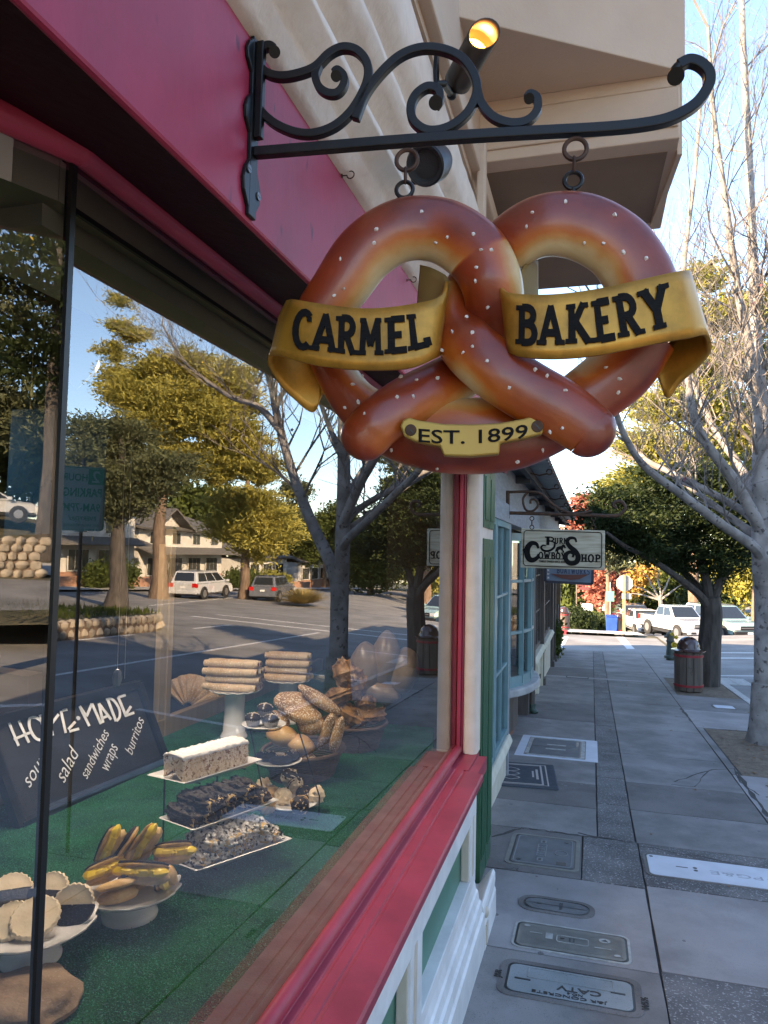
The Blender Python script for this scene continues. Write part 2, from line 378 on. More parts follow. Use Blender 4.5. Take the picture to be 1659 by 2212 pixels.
for a, b_, t in ((-4, -1, 3), (-1, 1.5, 2), (1.5, 4.25, 3), (4.25, 5.42, 2), (5.42, 6.28, 3), (6.28, 7.2, 0), (7.2, 8.2, 1), (8.2, 9.6, 0), (9.6, 11.4, 0), (11.4, 13.9, 0), (13.9, 17.1, 0), (17.4, 21, 0), (21, 24.85, 0)):
    slabq(.36 if b_ < 6.3 else .345, 1.5, a, b_, t)
for a, b_, t in ((-4, 2, 0), (2, 4.5, 0), (4.5, 6.6, 0), (6.6, 7.4, 0), (7.4, 9.0, 2), (11.9, 13.6, 2), (13.6, 15.4, 0), (18.3, 19.4, 0), (19.4, 21.5, 0), (21.5, 24.85, 0)): slabq(1.5, 2.76, a, b_, t)
slabq(1.5, 1.62, 15.4, 18.3, 0); slabq(1.5, 1.6, 9.0, 11.9, 0)
for t, nm, mm in ((0, 'sidewalk', m_conc), (1, 'sidewalk_patch', m_conc2), (2, 'sidewalk_pale', m_conc3), (3, 'sidewalk_aggregate', m_aggr)):
    tag(slab[t].build(nm, mm, bevel=.003), kind='structure')
for nm, y0, y1 in (('tree_pit', 9.0, 11.9), ('tree_pit', 15.4, 18.3)):
    b = MB(); rows = []
    for j in range(13):
        y = y0+(y1-y0)*j/12; rows.append([(1.62+(2.76-1.62)*i/8, y, gz(1.7, y)-.006+(.02*random.random() if 0 < i < 8 and 0 < j < 12 else -.004)) for i in range(9)])
    b.grid(rows); tag(b.build(nm, m_earth, smooth=True), kind='structure')
b = MB()
for j in range(29):
    y0 = -3.5+j; b.hexa([(2.77, y0+.006, gz(2.77, y0)-.2), (2.93, y0+.006, gz(2.9, y0)-.2), (2.93, y0+.994, gz(2.9, y0+1)-.2), (2.77, y0+.994, gz(2.77, y0+1)-.2), (2.77, y0+.006, gz(2.77, y0)+.004), (2.93, y0+.006, gz(2.9, y0)-.002), (2.93, y0+.994, gz(2.9, y0+1)-.002), (2.77, y0+.994, gz(2.77, y0+1)+.004)])
tag(b.build('kerb', m_kerb, bevel=.01), kind='structure')
# far pavement beyond the side street
b = MB()
def gq(pts, dz, th, mb): mb.prism([(x, y, gz(x, y)+dz) for x, y in pts], (0, 0, -th))
ys = rng(34.6, 60, 1.5)
rows = [[(x, y, gz(x, y)+.02) for x in rng(-6, 2.4+.9*math.sin(min(1, (y-34.6)/3)*math.pi/2), 1)][:9] for y in ys]
b.grid(rows); tag(b.build('far_sidewalk', m_kerb), kind='structure')
b = MB(); b.prism([(-3, 34.45, gz(0, 34.4)-.12), (-1.1, 34.45, gz(0, 34.4)-.12), (-1.1, 34.45, gz(0, 34.4)+.03), (-3, 34.45, gz(0, 34.4)+.03)], (0, .16, 0)); b.box((-1.7, 34.7, gz(0, 34.6)+.01), (-1.05, 35.3, gz(0, 35)+.035))
tag(b.build('red_kerb', mat('kerb_red', (.42, .03, .05), .6, col2=(.30, .03, .04), scale=14)), kind='structure')
# road paint
b = MB()
for px in (((1215, 1376), (1228, 1376), (1216, 1400), (1203, 1400)), ((1331, 1376), (1347, 1376), (1371, 1402), (1354, 1402))):
    gq([(pG(*q, -.1).x, pG(*q, -.1).y) for q in px], -.095, .002, b)
tag(b.build('crosswalk_marking', m_line), kind='structure')
b = MB()
def rl(x0, y0, x1, y1, wd=.12, n=None):
    L = math.hypot(x1-x0, y1-y0); n = n or max(1, int(L/2)); nx, ny = -(y1-y0)/L*wd/2, (x1-x0)/L*wd/2
    for i in range(n):
        a = (x0+(x1-x0)*i/n, y0+(y1-y0)*i/n); c = (x0+(x1-x0)*(i+1)/n, y0+(y1-y0)*(i+1)/n)
        b.prism([(x, y, gz(x, y)-.114) for x, y in ((a[0]+nx, a[1]+ny), (a[0]-nx, a[1]-ny), (c[0]-nx, c[1]-ny), (c[0]+nx, c[1]+ny))], (0, 0, -.004))
rl(1.4, 25.4, 14, 26.6, .25); rl(2.95, 27.6, 14, 28.6, .2)
for y in (4, 9.5, 15, 20.5): rl(2.95, y, 5.0, y+.25)
rl(7.9, -20, 7.9, 25); 
for y in range(-20, 24, 6): rl(11.2, y, 11.2, y+2.6)
rl(18.2, 30, 24, 60, .15)
for y in (34, 40, 46, 52): rl(22.5, y, 25.2, y+.3)
tag(b.build('lane_marking', m_line), kind='structure')
# drain grate in the gutter
t = thing('drain_grate', 'white painted steel grate in the gutter beside the kerb', 'drain grate', (3.25, 19.2, gz(3.25, 19.2)-.125), (-.0425, 0, 0))
b = MB()
for i in range(11): b.box((-.3, -.62+i*.118, 0), (.3, -.62+i*.118+.06, .03))
b.build('slat', mat('grate_paint', (.5, .5, .5), .6, col2=(.4, .4, .4), scale=20), t)
b = MB(); b.box((-.33, -.66, -.01), (-.3, .69, .031)); b.box((.3, -.66, -.01), (.33, .69, .031)); b.box((-.015, -.65, .031), (.015, .68, .036)); b.build('frame', m_kerb, t)
b = MB(); b.box((-.29, -.65, -.006), (.29, .68, .004)); b.build('pit', m_seal, t)

# ---------------- utility covers ----------------
def rrect(x0, x1, y0, y1, r, n=5):
    out = []
    for cx, cy, a in ((x1-r, y1-r, 0), (x0+r, y1-r, 90), (x0+r, y0+r, 180), (x1-r, y0+r, 270)):
        for i in range(n+1): out.append((cx+r*math.cos(R(a+90*i/n)), cy+r*math.sin(R(a+90*i/n))))
    return out
def ring(mb, o, i, z0, z1, m=0):
    n = len(o); vs = [(x, y, z1) for x, y in o]+[(x, y, z1) for x, y in i]+[(x, y, z0) for x, y in o]+[(x, y, z0) for x, y in i]
    fs = []
    for k in range(n):
        j = (k+1) % n; fs += [[k, j, n+j, n+k], [2*n+k, 2*n+j, j, k], [n+k, n+j, 3*n+j, 3*n+k]]
    mb.add(vs, fs, m)
def flat(mb, poly, z0, z1, m=0): mb.prism([(x, y, z0) for x, y in poly], (0, 0, z1-z0), m)
def ltext(mb, s, x, y, size, z, th=.002, rot=0, sx=1, bold=0):
    me = text_mesh(s, size, th, offset=bold, sx=sx); c, s_ = math.cos(rot), math.sin(rot)
    mb.mesh(me, lambda v: Vector((x+c*v.x-s_*v.y, y+s_*v.x+c*v.y, z+v.z)))
def cover(label, cx, cy, W, H, rot, r, mlid, mfr, frame=.035, rim=None):
    t = thing('utility_cover', label, 'utility cover', (cx, cy, gz(cx, cy)), (-.0425, 0, rot))
    b = MB(); ring(b, rrect(-W/2-frame, W/2+frame, -H/2-frame, H/2+frame, r+frame*.7), rrect(-W/2-.004, W/2+.004, -H/2-.004, H/2+.004, r), -.008, .005); b.build('frame', mfr, t)
    b = MB(); flat(b, rrect(-W/2-.006, W/2+.006, -H/2-.006, H/2+.006, r), -.008, .002); b.build('gap', m_seal, t)
    b = MB(); flat(b, rrect(-W/2+.008, W/2-.008, -H/2+.008, H/2-.008, r), 0, .006); b.build('lid', mlid, t, bevel=.002)
    return t
m_lidg = mat('lid_concrete', (.20, .22, .22), .8, col2=(.27, .29, .29), scale=4, bump=.3, bscale=60, bdist=.003, speck=(150, .35, (.14, .15, .15)))
m_lidd = mat('lid_dark', (.10, .10, .105), .75, col2=(.15, .15, .15), scale=6, bump=.3, bscale=80, bdist=.003)
m_lidb = mat('lid_taupe', (.15, .14, .12), .7, col2=(.21, .20, .17), scale=8, bump=.2)
m_lidw = mat('lid_white', (.50, .52, .56), .7, col2=(.58, .60, .64), scale=5, bump=.15)
m_edge = mat('worn_bright_rim', (.42, .41, .38), .7, col2=(.26, .25, .23), scale=14)
m_slot = m_seal
PI = math.pi
t = cover('long grey-green concrete utility lid with raised panel and CATV lettering nearest the bakery base', -.10, 3.93, .62, .28, 0, .04, m_lidg, m_conc2, .04)
b = MB(); ltext(b, 'CATV', 0.05, -.035, .062, .007, rot=PI, sx=1.35, bold=.0006); ltext(b, 'NO.6', .03, -.078, .026, .007, rot=PI, sx=1.3); ltext(b, 'J&R CONCRETE', -.0, -.108, .032, .007, rot=PI, sx=1.6); ltext(b, 'J&R', -.355, .0, .05, .007, rot=PI/2); ltext(b, 'W5½', .36, -.04, .05, .007, rot=PI/2)
b.build('lettering', m_joint, t)
b = MB(); b.box((-.27, -.02, .0062), (-.19, -.007, .008)); b.box((.2, .0, .0062), (.27, .013, .008)); b.build('lifting_slot', m_slot, t)
b = MB(); ring(b, rrect(-.21, .22, .01, .12, .012), rrect(-.2, .21, .02, .11, .01), .005, .010); flat(b, rrect(-.2, .21, .02, .065, .01), .006, .0085); b.build('raised_panel', m_lidg, t, bevel=.001)
t = cover('ribbed taupe utility lid with small inner hatch, round emblem and worn bright rim', -.105, 4.42, .61, .30, 0, .04, m_lidb, m_edge, .018)
b = MB()
for i in range(56):
    x = -.275+i*.01; b.box((x, -.115, .006), (x+.004, .115, .0085))
b.build('rib', m_lidb, t)
b = MB(); ring(b, rrect(-.08, .1, -.045, .04, .02), rrect(-.074, .094, -.039, .034, .016), .006, .0105); b.box((-.14, -.025, .0086), (-.10, .045, .0096)); b.box((-.23, .02, .0086), (-.16, .028, .0102)); b.box((.13, -.045, .0086), (.22, -.037, .0102))
for x, y in ((-.25, .1), (.25, -.1)): flat(b, [(x+.018*math.cos(k), y+.012*math.sin(k)) for k in np.linspace(0, 6.28, 13)[:-1]], .0086, .0100)
b.build('bright_worn_mark', m_edge, t)
b = MB(); flat(b, [(.185+.032*math.cos(k), .055+.026*math.sin(k)) for k in np.linspace(0, 6.28, 19)[:-1]], .0086, .0100); b.build('emblem', m_edge, t)
b = MB(); flat(b, [(.165, .045), (.19, .07), (.205, .04)], .0101, .0108); b.box((-.06, .0, .0091), (-.035, .01, .0107)); b.box((-.01,-.02,.0091),(.0,.02,.0105)); b.box((.012,-.02,.0091),(.022,.02,.0105)); b.build('dark_mark', m_slot, t)
t = cover('dark oval water meter lid in a worn concrete collar', -.205, 4.86, .40, .17, -.02, .08, m_lidd, m_conc2, .035)
b = MB(); b.box((-.12, -.01, .0062), (-.09, .01, .0075)); ltext(b, 'WATER', .03, 0, .03, .0065, th=.0008, rot=PI/2); b.build('lettering', m_slot, t)
t = cover('square dark cast utility lid with two bright keyhole plates and raised letters', -.34, 5.82, .46, .62, 0, .035, m_lidd, m_lidb, .035)
b = MB(); ring(b, rrect(-.05, .02, -.13, .13, .004), rrect(-.043, .013, -.123, .123, .004), .006, .0095); ltext(b, 'PG&E', -.015, 0, .075, .007, rot=PI/2, sx=1.0); ring(b, [(.13+.05*math.cos(k), -.02+.06*math.sin(k)) for k in np.linspace(0, 6.28, 19)[:-1]], [(.13+.044*math.cos(k), -.02+.053*math.sin(k)) for k in np.linspace(0, 6.28, 19)[:-1]], .006, .0095)
ring(b, rrect(-.21, .21, -.29, .29, .03), rrect(-.203, .203, -.283, .283, .028), .006, .0085); b.box((-.035, .16, .006), (.01, .23, .0085)); b.box((-.04, -.23, .006), (.005, -.16, .0085)); b.build('raised_mark', m_edge if 0 else mat('lid_raise', (.20, .20, .20), .7), t)
b = MB(); b.box((-.022, .175, .0086), (-.002, .215, .0095)); b.box((-.028, -.215, .0086), (-.008, -.175, .0095)); b.box((.1, -.26, .0062), (.17, -.2, .0075)); b.cyl((.16, .24, .006), (.16, .24, .008), .018, 12); b.cyl((-.17, -.24, .006), (-.17, -.24, .008), .018, 12); b.build('keyhole', m_slot, t)
t = cover('long bright white utility lid with faint scratched letters in the dark aggregate band', .90, 5.84, 1.0, .42, 0, .04, m_lidw, m_conc2, .02)
b = MB(); ltext(b, 'PG&E', .10, -.02, .10, .0062, th=.0006, rot=PI, sx=1.5); b.build('lettering', mat('lid_grey_letter', (.33, .34, .36), .8), t)
b = MB(); b.box((-.30, .0, .0062), (-.22, .012, .0075)); b.box((.30, -.03, .0062), (.38, -.018, .0075)); b.cyl((-.17, .02, .006), (-.17, .02, .0075), .015, 10); b.cyl((-.17, -.03, .006), (-.17, -.03, .0075), .015, 10); b.cyl((-.46, .16, .006), (-.46, .16, .0075), .014, 10); b.cyl((.46, -.16, .006), (.46, -.16, .0075), .014, 10); b.build('lifting_slot', m_slot, t)
t = cover('twin-leaf dark vault hatch in a white painted surround beyond the doormat', -.42, 9.58, .60, .95, 0, .03, m_lidd, m_edge, .05)
b = MB(); b.box((-.29, -.012, .0062), (.29, .012, .0075)); b.box((-.012, .2, .0062), (.012, .24, .0075)); b.box((-.02, -.28, .0062), (.02, -.24, .0075)); b.box((.24, .1, .0062), (.27, .4, .0075)); b.build('seam', m_slot, t)
b = MB(); b.box((-.12, .09, .006), (.12, .14, .008)); b.box((-.12, -.16, .006), (.12, -.11, .008)); b.build('label_plate', m_edge, t)
b = MB(); ring(b, rrect(-.46, .50, -.62, .62, .01), rrect(-.36, .36, -.54, .54, .02), -.005, .003); b.build('painted_surround', m_lidw, t)
t = cover('small pale utility lid set in the light cross strip of pavement', -.30, 17.25, .45, .26, 0, .02, m_conc3, m_joint, .02)
t = cover('small white lid beside the near slatted litter bin', 2.25, 14.2, .34, .35, 0, .04, m_lidw, m_conc2, .02)
# doormat
t = thing('doormat', 'ribbed dark doormat with a pale printed rectangle outside the teal shop door', 'doormat', (-.62, 8.05, gz(-.6, 8.05)+.001), (-.0425, 0, .1))
b = MB(); flat(b, rrect(-.40, .27, -.5, .5, .02), 0, .012)
for i in range(60): b.box((-.39, -.485+i*.0165, .012), (.26, -.485+i*.0165+.007, .015))
b.build('mat', mat('mat_rubber', (.055, .065, .08), .8, col2=(.08, .09, .11), scale=20), t)
b = MB(); ring(b, rrect(-.32, .13, -.4, .4, .01), rrect(-.30, .11, -.38, .38, .01), .012, .017); ring(b, rrect(-.34, .18, -.43, .43, .01), rrect(-.33, .165, -.42, .42, .01), .012, .0168); b.box((.06,-.2,.0165),(.085,.22,.0173)); b.box((.02,-.12,.0165),(.04,.14,.0173));
for yy in (-.17, .0, .17): stroke(b, [(-.2+.07*math.cos(k)+.02*math.cos(3*k), yy+.085*math.sin(k)) for k in np.linspace(0, 6.28, 16)], .014, lambda x, y, h: (x, y, .0162+h), .001)
b.build('printed_pattern', mat('mat_print', (.38, .33, .30), .8), t)
# cracks in the pavement
t = MB()
def crack(pts, wd=.012):
    P = []
    for (a, c) in zip(pts[:-1], pts[1:]):
        for i in range(6):
            f = i/6; P.append((a[0]+(c[0]-a[0])*f+random.uniform(-.012, .012), a[1]+(c[1]-a[1])*f+random.uniform(-.02, .02)))
    P.append(pts[-1]); ta = [random.uniform(.3, 1.3) for _ in P]; stroke(t, P, wd, lambda x, y, h: (x, y, gz(x, y)+.0008+h), .0006, taper=ta)
G = lambda x, y: (pG(x, y).x, pG(x, y).y)
crack([G(1065, 1812), G(1130, 1790), G(1200, 1800), G(1290, 1812)], .03); crack([G(1250, 1800), G(1375, 1826)], .02)
crack([G(1455, 1690), G(1530, 1665), G(1585, 1660), G(1600, 1690), G(1640, 1720)], .02); crack([G(1530, 1665), G(1500, 1700), G(1450, 1695)], .012); crack([G(1590, 1668), G(1625, 1715), G(1659, 1765)], .05)
crack([G(1471, 1530), G(1480, 1542), G(1495, 1560)], .05); crack([G(1062, 1880), G(1120, 1878), G(1115, 1888)], .01); crack([G(1375, 1830), G(1659, 1880)], .012)
tag(t.build('sidewalk_crack', m_joint), kind='structure')

# gum, grit and fallen leaves on the pavement
b = MB(); rq = random.Random(12)
for i in range(170):
    x, y = rq.uniform(-.8, 2.6), rq.uniform(2.5, 22); r_ = rq.uniform(.006, .018)
    if 9 < y < 18.3 and x > 1.5: continue
    b.prism([(x+r_*math.cos(k)*rq.uniform(.7, 1.2), y+r_*math.sin(k)*rq.uniform(.7, 1.2), gz(x, y)+.0004) for k in np.linspace(0, 6.28, 8)[:-1]], (0, 0, .0012))
o = b.build('gum_spots', mat('old_gum', (.10, .095, .095), .8, col2=(.2, .19, .19), scale=3)); tag(o, 'dark old gum spots trodden into the pavement', 'gum', kind='stuff')
b = MB()
for i in range(90):
    x, y = rq.uniform(.2, 2.75), rq.uniform(5, 20); s_ = rq.uniform(.012, .035); a = rq.uniform(0, 6.28)
    if rq.random() < .5: x = rq.uniform(1.6, 2.8); y = rq.uniform(8.5, 12)
    b.add([(x+s_*(1 if k % 2 == 0 else .45)*math.cos(a+k*PI/5), y+s_*(1 if k % 2 == 0 else .45)*math.sin(a+k*PI/5), gz(x, y)+.006+rq.uniform(0, .008)) for k in range(10)], [list(range(10))])
o = b.build('fallen_leaves', mat('dry_leaf', (.12, .05, .03), .8, col2=(.22, .12, .05), scale=6)); tag(o, 'dry fallen leaves scattered near the tree pits', 'leaves', kind='stuff')
# ================= BAKERY BUILDING =================
FX = -.57            # fascia plane
SEAM = (-.79, .946)  # corner where the splayed pane meets the long one
bk = thing('bakery_building', 'cream stucco bakery with magenta fascia, crimson window frame and big display window', 'building', (-.8, 2.5, gz(-.6, 2.5)))
def bb(name, m, mb, **k): return mb.build(name, m, bk, world=True, **k)
YE = 4.14            # end of the sill and kick wall
YG = 4.50            # end of the glass
# fascia and soffit
b = MB(); b.box((FX-.014, -4, .56), (FX, 5.1, .885)); b.box((FX-.10, -4, .72), (FX-.01, 5.1, .884)); bb('fascia', m_magenta, b, bevel=.006)
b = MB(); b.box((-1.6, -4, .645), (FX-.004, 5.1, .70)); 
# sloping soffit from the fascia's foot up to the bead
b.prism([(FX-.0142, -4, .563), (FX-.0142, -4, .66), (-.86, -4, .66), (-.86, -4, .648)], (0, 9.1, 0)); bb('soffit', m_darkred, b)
# bead round the glass head, bent at the splay
sd = Vector((-.4083, -.9129, 0))
sp0 = Vector((SEAM[0], SEAM[1], 0)); spE = sp0+sd*1.2
def bead(z, r, off, nm, m):
    b = MB(); o1 = Vector((off, 0, 0)); o2 = Vector((off*.913, -off*.408, 0))
    b.tube([Vector((SEAM[0]+off, YG, z)), Vector((SEAM[0]+off, SEAM[1], z))], r, 10)
    b.tube([Vector((SEAM[0]+off, SEAM[1], z)), spE+o2+Vector((0, 0, z))], r, 10); b.ball((SEAM[0]+off, SEAM[1], z), r, 10, 8)
    return bb(nm, m, b, smooth=True)
bead(.622, .024, .012, 'head_bead', m_red)
bead(-1.19, .026, .012, 'sill_bead', m_red)
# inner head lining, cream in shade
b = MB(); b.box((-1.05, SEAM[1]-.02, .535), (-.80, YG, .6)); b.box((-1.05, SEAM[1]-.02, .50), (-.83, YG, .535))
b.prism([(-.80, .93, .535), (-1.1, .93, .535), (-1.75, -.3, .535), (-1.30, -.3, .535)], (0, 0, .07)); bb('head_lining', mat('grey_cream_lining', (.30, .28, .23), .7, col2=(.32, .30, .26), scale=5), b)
# sill: sloping, with two grooves, front lip
prof = [(-.795, -1.24), (-.795, -1.196), (-.765, -1.196), (-.755, -1.206), (-.735, -1.209), (-.733, -1.2135), (-.722, -1.2135), (-.720, -1.211), (-.688, -1.214), (-.686, -1.219), (-.674, -1.219), (-.672, -1.216), (-.583, -1.224), (-.575, -1.232), (-.575, -1.262), (-.60, -1.275), (-.60, -1.30), (-.795, -1.30)]
b = MB(); b.prism([(x, SEAM[1]-.25, z) for x, z in prof], (0, YE+.012-SEAM[1]+.25, 0)); bb('sill', m_red, b, bevel=.002)
# sill under the splayed pane
b = MB(); b.box((-.795, YE+.012, -1.30), (-.66, YG+.05, -1.214)); b.box((-.66, YE+.012, -1.30), (-.605, YG, -1.222)); bb('sill_return', m_red, b)
b = MB(); n2 = Vector((.9129, -.4083, 0))
b.prism([sp0+n2*(x+.79)+sd*(-.02)+Vector((0, 0, z-.001)) for x, z in prof], sd*1.2); bb('splay_sill', m_red, b)
# kick wall below: white frame, green recessed panels, tan bead, stepped base
b = MB(); b.box((-.80, -1, -1.44), (-.61, YE, -1.29)); b.box((-.80, -1, -1.80), (-.611, YE, -1.74))
ys_p = [-1, .9, 1.06, 2.62, 2.78, 3.92, 4.14]
st = [(-.2, .0), (1.13, 1.31), (2.62, 2.80), (3.97, 4.14)]
for a, c in st: b.box((-.80, a, -1.745), (-.6105, c, -1.435))
bb('kick_frame', m_white, b, bevel=.004)
b = MB(); b.box((-.79, -1, -1.78), (-.665, YE-.02, -1.40)); bb('kick_panel', m_green, b)
b = MB()
for a, c in st[1:]:
    b = MB(); b.box((-.66, a-.014, -1.738), (-.622, a-.0005, -1.445)); bb('tan_bead', m_tan, b, bevel=.002); b = MB(); b.box((-.618, a+.045, -1.73), (-.6075, a+.085, -1.42)); bb('tan_strip', m_tan, b, bevel=.002)
bp = [(-.80, -1.74), (-.664, -1.742), (-.640, -1.775), (-.622, -1.785), (-.614, -1.80), (-.606, -1.845), (-.596, -1.853), (-.588, -1.90), (-.575, -1.907), (-.572, -1.965), (-.560, -1.975), (-.556, -2.32), (-.80, -2.32)]
b = MB()
for j in range(12):
    y0 = -1+j*(YE+1)/12; y1 = y0+(YE+1)/12
    rows = [[(x+random.uniform(-.0015, .0015), y, z) for x, z in bp] for y in (y0, y1)]
    b.grid(rows)
bb('base_moulding', m_white, b, bevel=0)
# plinth beyond the window
b = MB(); pl = [(-.80, -2.03), (-.66, -2.03), (-.60, -1.95), (-.575, -1.925), (-.562, -1.95), (-.560, -1.99), (-.564, -2.03), (-.556, -2.05), (-.552, -2.36), (-.80, -2.36)]
b.prism([(x, YE+.004, z) for x, z in pl], (0, .50, 0)); bb('plinth', m_white, b, bevel=.012)
b = MB(); b.ball((-.560, 4.22, -2.0), .026, 10, 8, sc=(.6, 1, 1.2)); b.box((-.5585, 4.18, -2.16), (-.549, 4.24, -2.05)); bb('tan_patch', m_tan, b, smooth=True)
# jamb: red frame strip, cream stucco round column
b = MB(); b.box((-.788, YG-.03, -1.22), (-.765, YG+.06, .64)); b.box((-.765, YG-.01, -1.22), (-.752, YG+.06, .64)); bb('jamb_frame', m_red, b, bevel=.006)

b = MB(); b.prism([(-.752+.088*(.5-.5*math.cos(k)), YG+.01-.035*math.sin(k), -1.212) for k in np.linspace(0, math.pi, 12)]+[(-.664, YG+.3, -1.212), (-.752, YG+.3, -1.212)], (0, 0, 1.80)); bb('stucco_column', m_cream, b, smooth=True, angle=60)
# green shutters beyond
b = MB()
for y0, y1 in ((4.62, 4.86), (4.88, 5.12)):
    b.box((-.69, y0, -2.04), (-.655, y1, .10))
    for k in range(5): b.box((-.655, y0+.035+k*.04, -1.9), (-.648, y0+.052+k*.04, -.02))
    b.box((-.69, y0, .17), (-.655, y1, .62)); b.box((-.655, y0+.03, .22), (-.648, y1-.03, .5))
bb('shutter', m_dkgreen, b, bevel=.003)
b = MB(); b.box((-.80, YG+.06, -2.06), (-.695, 5.2, .62)); b.box((-.80, YE+.02, -2.06), (-.695, YG+.06, -1.31)); b.box((-.695, 4.60, .1), (-.668, 5.14, .17)); bb('pier', m_cream, b)
# cornice swept along the front
cp = [(FX-.1, .87), (FX+.012, .886), (-.548, .90), (-.530, .93), (-.562, .958), (-.545, .985), (-.50, 1.005), (-.502, 1.03), (-.558, 1.052), (-.540, 1.09), (-.492, 1.12), (-.470, 1.145), (-.474, 1.175), (-.525, 1.195), (-.51, 1.235), (-.462, 1.28), (-.452, 1.34), (-.456, 1.42), (-.512, 1.425), (-.512, 1.585), (-.9, 1.585), (-.9, .87)]
cp2 = []
for a, c in zip(cp[:-1], cp[1:]):
    n_ = max(1, int(math.hypot(c[0]-a[0], c[1]-a[1])/.03)) if a[0] > -.6 and c[0] > -.6 else 1
    cp2 += [(a[0]+(c[0]-a[0])*i/n_, a[1]+(c[1]-a[1])*i/n_) for i in range(n_)]
cp2.append(cp[-1])
b = MB(); yy = rng(-2, 5.15, .06); b.grid([[(x+(random.uniform(-.0015, .0015)), y, z+random.uniform(-.0015, .0015)) for x, z in cp2] for y in yy])
bb('cornice', m_cream, b, smooth=True, angle=75)
# upper wall and projecting bay
b = MB(); b.box((-.90, -6, 1.59), (-.50, 5.15, 5.6)); b.box((-8.2, -6, 2.3), (-.90, 5.15, 5.6)); bb('upper_wall', m_creamsoft, b)
zA, zC = 2.06, 1.78
A0 = pZ(945, 25, zA); A1 = pZ(1480, 155, zA); B0 = pZ(985, 190, zA); B1 = pZ(1470, 158, zA)
D0 = pZ(985, 355, zC); D1 = pZ(1463, 302, zC); E1 = pZ(1405, 480, zC); E0 = pZ(1075, 452, zC); H1 = pZ(1290, 588, zC); H0 = pZ(1140, 588, zC)
yb_ = (D0.y+D1.y)/2
b = MB()
b.prism([(A0.x-.3, A0.y-.12, zA), A0, A1, (A1.x, yb_-.002, zA), (-.6, yb_-.002, zA)], (0, 0, 3.6)); bb('bay_window', m_creamsoft, b, bevel=.01)
b = MB()
yb = (D0.y+D1.y)/2
b.box((-.62, yb, zC), (A1.x-.02, yb+.9, zA-.05)); b.box((-.62, yb, zA-.05), (A1.x-.03, yb+.9, 3.3)); b.box((-.62, yb-.012, zC+.05), (A1.x-.025, yb, zC+.07)); bb('bay_beam', m_creamsoft, b, bevel=.008)
b = MB(); b.prism([(-.62, yb+.1, zC-.003), (A1.x-.06, yb+.1, zC-.003), (E1.x, E1.y, zC-.003), (E1.x-.09, E1.y+.02, zC-.003), (E1.x-.12, 4.9, zC-.003), (-.62, 4.9, zC-.003)], (0, 0, .25))
bb('bay_soffit', mat('taupe_soffit', (.20, .13, .085), .85, col2=(.24, .16, .105), scale=3), b)
b = MB(); x_ = A1.x-.02; b.prism([(x_, yb+.1, zC-.02), (x_+.02, yb+.1, zC-.02), (E1.x+.03, E1.y, zC-.02), (E1.x+.0, E1.y, zC-.02)], (0, 0, 3.8)); bb('bay_outer_board', m_creamsoft, b)
b = MB(); b.box((-.56, -1, 1.62), (-.46, 5.1, 1.70)); b.box((-.478, 3.0, 1.0), (-.44, 3.05, 1.75)); bb('wall_moulding', m_creamsoft, b, bevel=.008)
# window panes
def pane(pts, nm='window_pane'):
    b = MB(); b.add(pts, [[0, 1, 2, 3]]); return bb(nm, m_glass, b, fix=False)
pane([(-.79, SEAM[1], -1.2), (-.79, YG-.03, -1.2), (-.79, YG-.03, .62), (-.79, SEAM[1], .62)])
pane([sp0+Vector((0, 0, -1.2)), sp0+Vector((0, 0, .62)), spE+Vector((0, 0, .62)), spE+Vector((0, 0, -1.2))])
b = MB(); b.box((-.799, SEAM[1]-.008, -1.2), (-.787, SEAM[1]+.004, .61)); bb('glass_joint', m_seal, b)
b = MB(); b.box((-.797, SEAM[1], .527), (-.7905, YG, .536)); b.box((-.797, SEAM[1], -1.197), (-.7915, YG, -1.188)); bb('glass_seal', m_seal, b)
# interior: ledge, turf deck, back posts, room
m_ledge = mat('brown_carpet_ledge', (.062, .068, .060), .9, spec=.05, col2=(.095, .10, .092), scale=14, bump=.5, bscale=140, bdist=.004)
b = MB(); b.box((-.945, .2, -1.26), (-.80, YG, -1.203)); b.box((-.83, .2, -1.203), (-.80, YG, -1.195)); bb('window_ledge', m_ledge, b, bevel=.003)
m_turf = mat('green_turf', (.003, .058, .024), .9, spec=.1, col2=(.008, .115, .046), scale=6, detail=10, bump=1.0, bscale=170, bdist=.02, speck=(260, .38, (.05, .30, .17)))
b = MB(); b.box((-2.75, .1, -1.30), (-.945, 5.06, -1.212)); b.box((-2.75, 5.06, -1.30), (-1.43, 7.1, -1.212)); dk = bb('turf_deck', m_turf, b)
b = MB(); L0 = RNG.uniform([-2.6, .75], [-.95, 5.2], (26000, 2))
for x, y in L0:
    if y > 3.3 and random.random() < .6: continue
    a = random.uniform(0, 3.14); q = .0022; h = random.uniform(.004, .011); c_, s_ = math.cos(a)*q, math.sin(a)*q; lx, ly = random.uniform(-.005, .005), random.uniform(-.005, .005)
    b.add([(x-c_, y-s_, -1.213), (x+c_, y+s_, -1.213), (x+lx, y+ly, -1.213+h)], [[0, 1, 2]])
tf = b.build('turf_pile', mat('turf_blade', (.008, .10, .045), .7, col2=(.03, .20, .10), scale=60), bk, world=True, fix=False); tag(tf, kind='stuff')
m_wood = mat('oak_post', (.17, .13, .07), .6, col2=(.22, .17, .10), scale=3, stretch=(6, 6, .7))
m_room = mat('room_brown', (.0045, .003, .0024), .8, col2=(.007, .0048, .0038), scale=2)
b = MB(); q = pZ(372, 1580, -1.2)
for (px, w_) in ((375, .034), (322, .05)):
    p = pZ(px, 1585, -1.2); b.box((q.x-.05, p.y-w_, -1.3), (q.x+.0, p.y+w_*.6, .12) if px == 375 else (q.x-.01, p.y+w_*.6, .02))
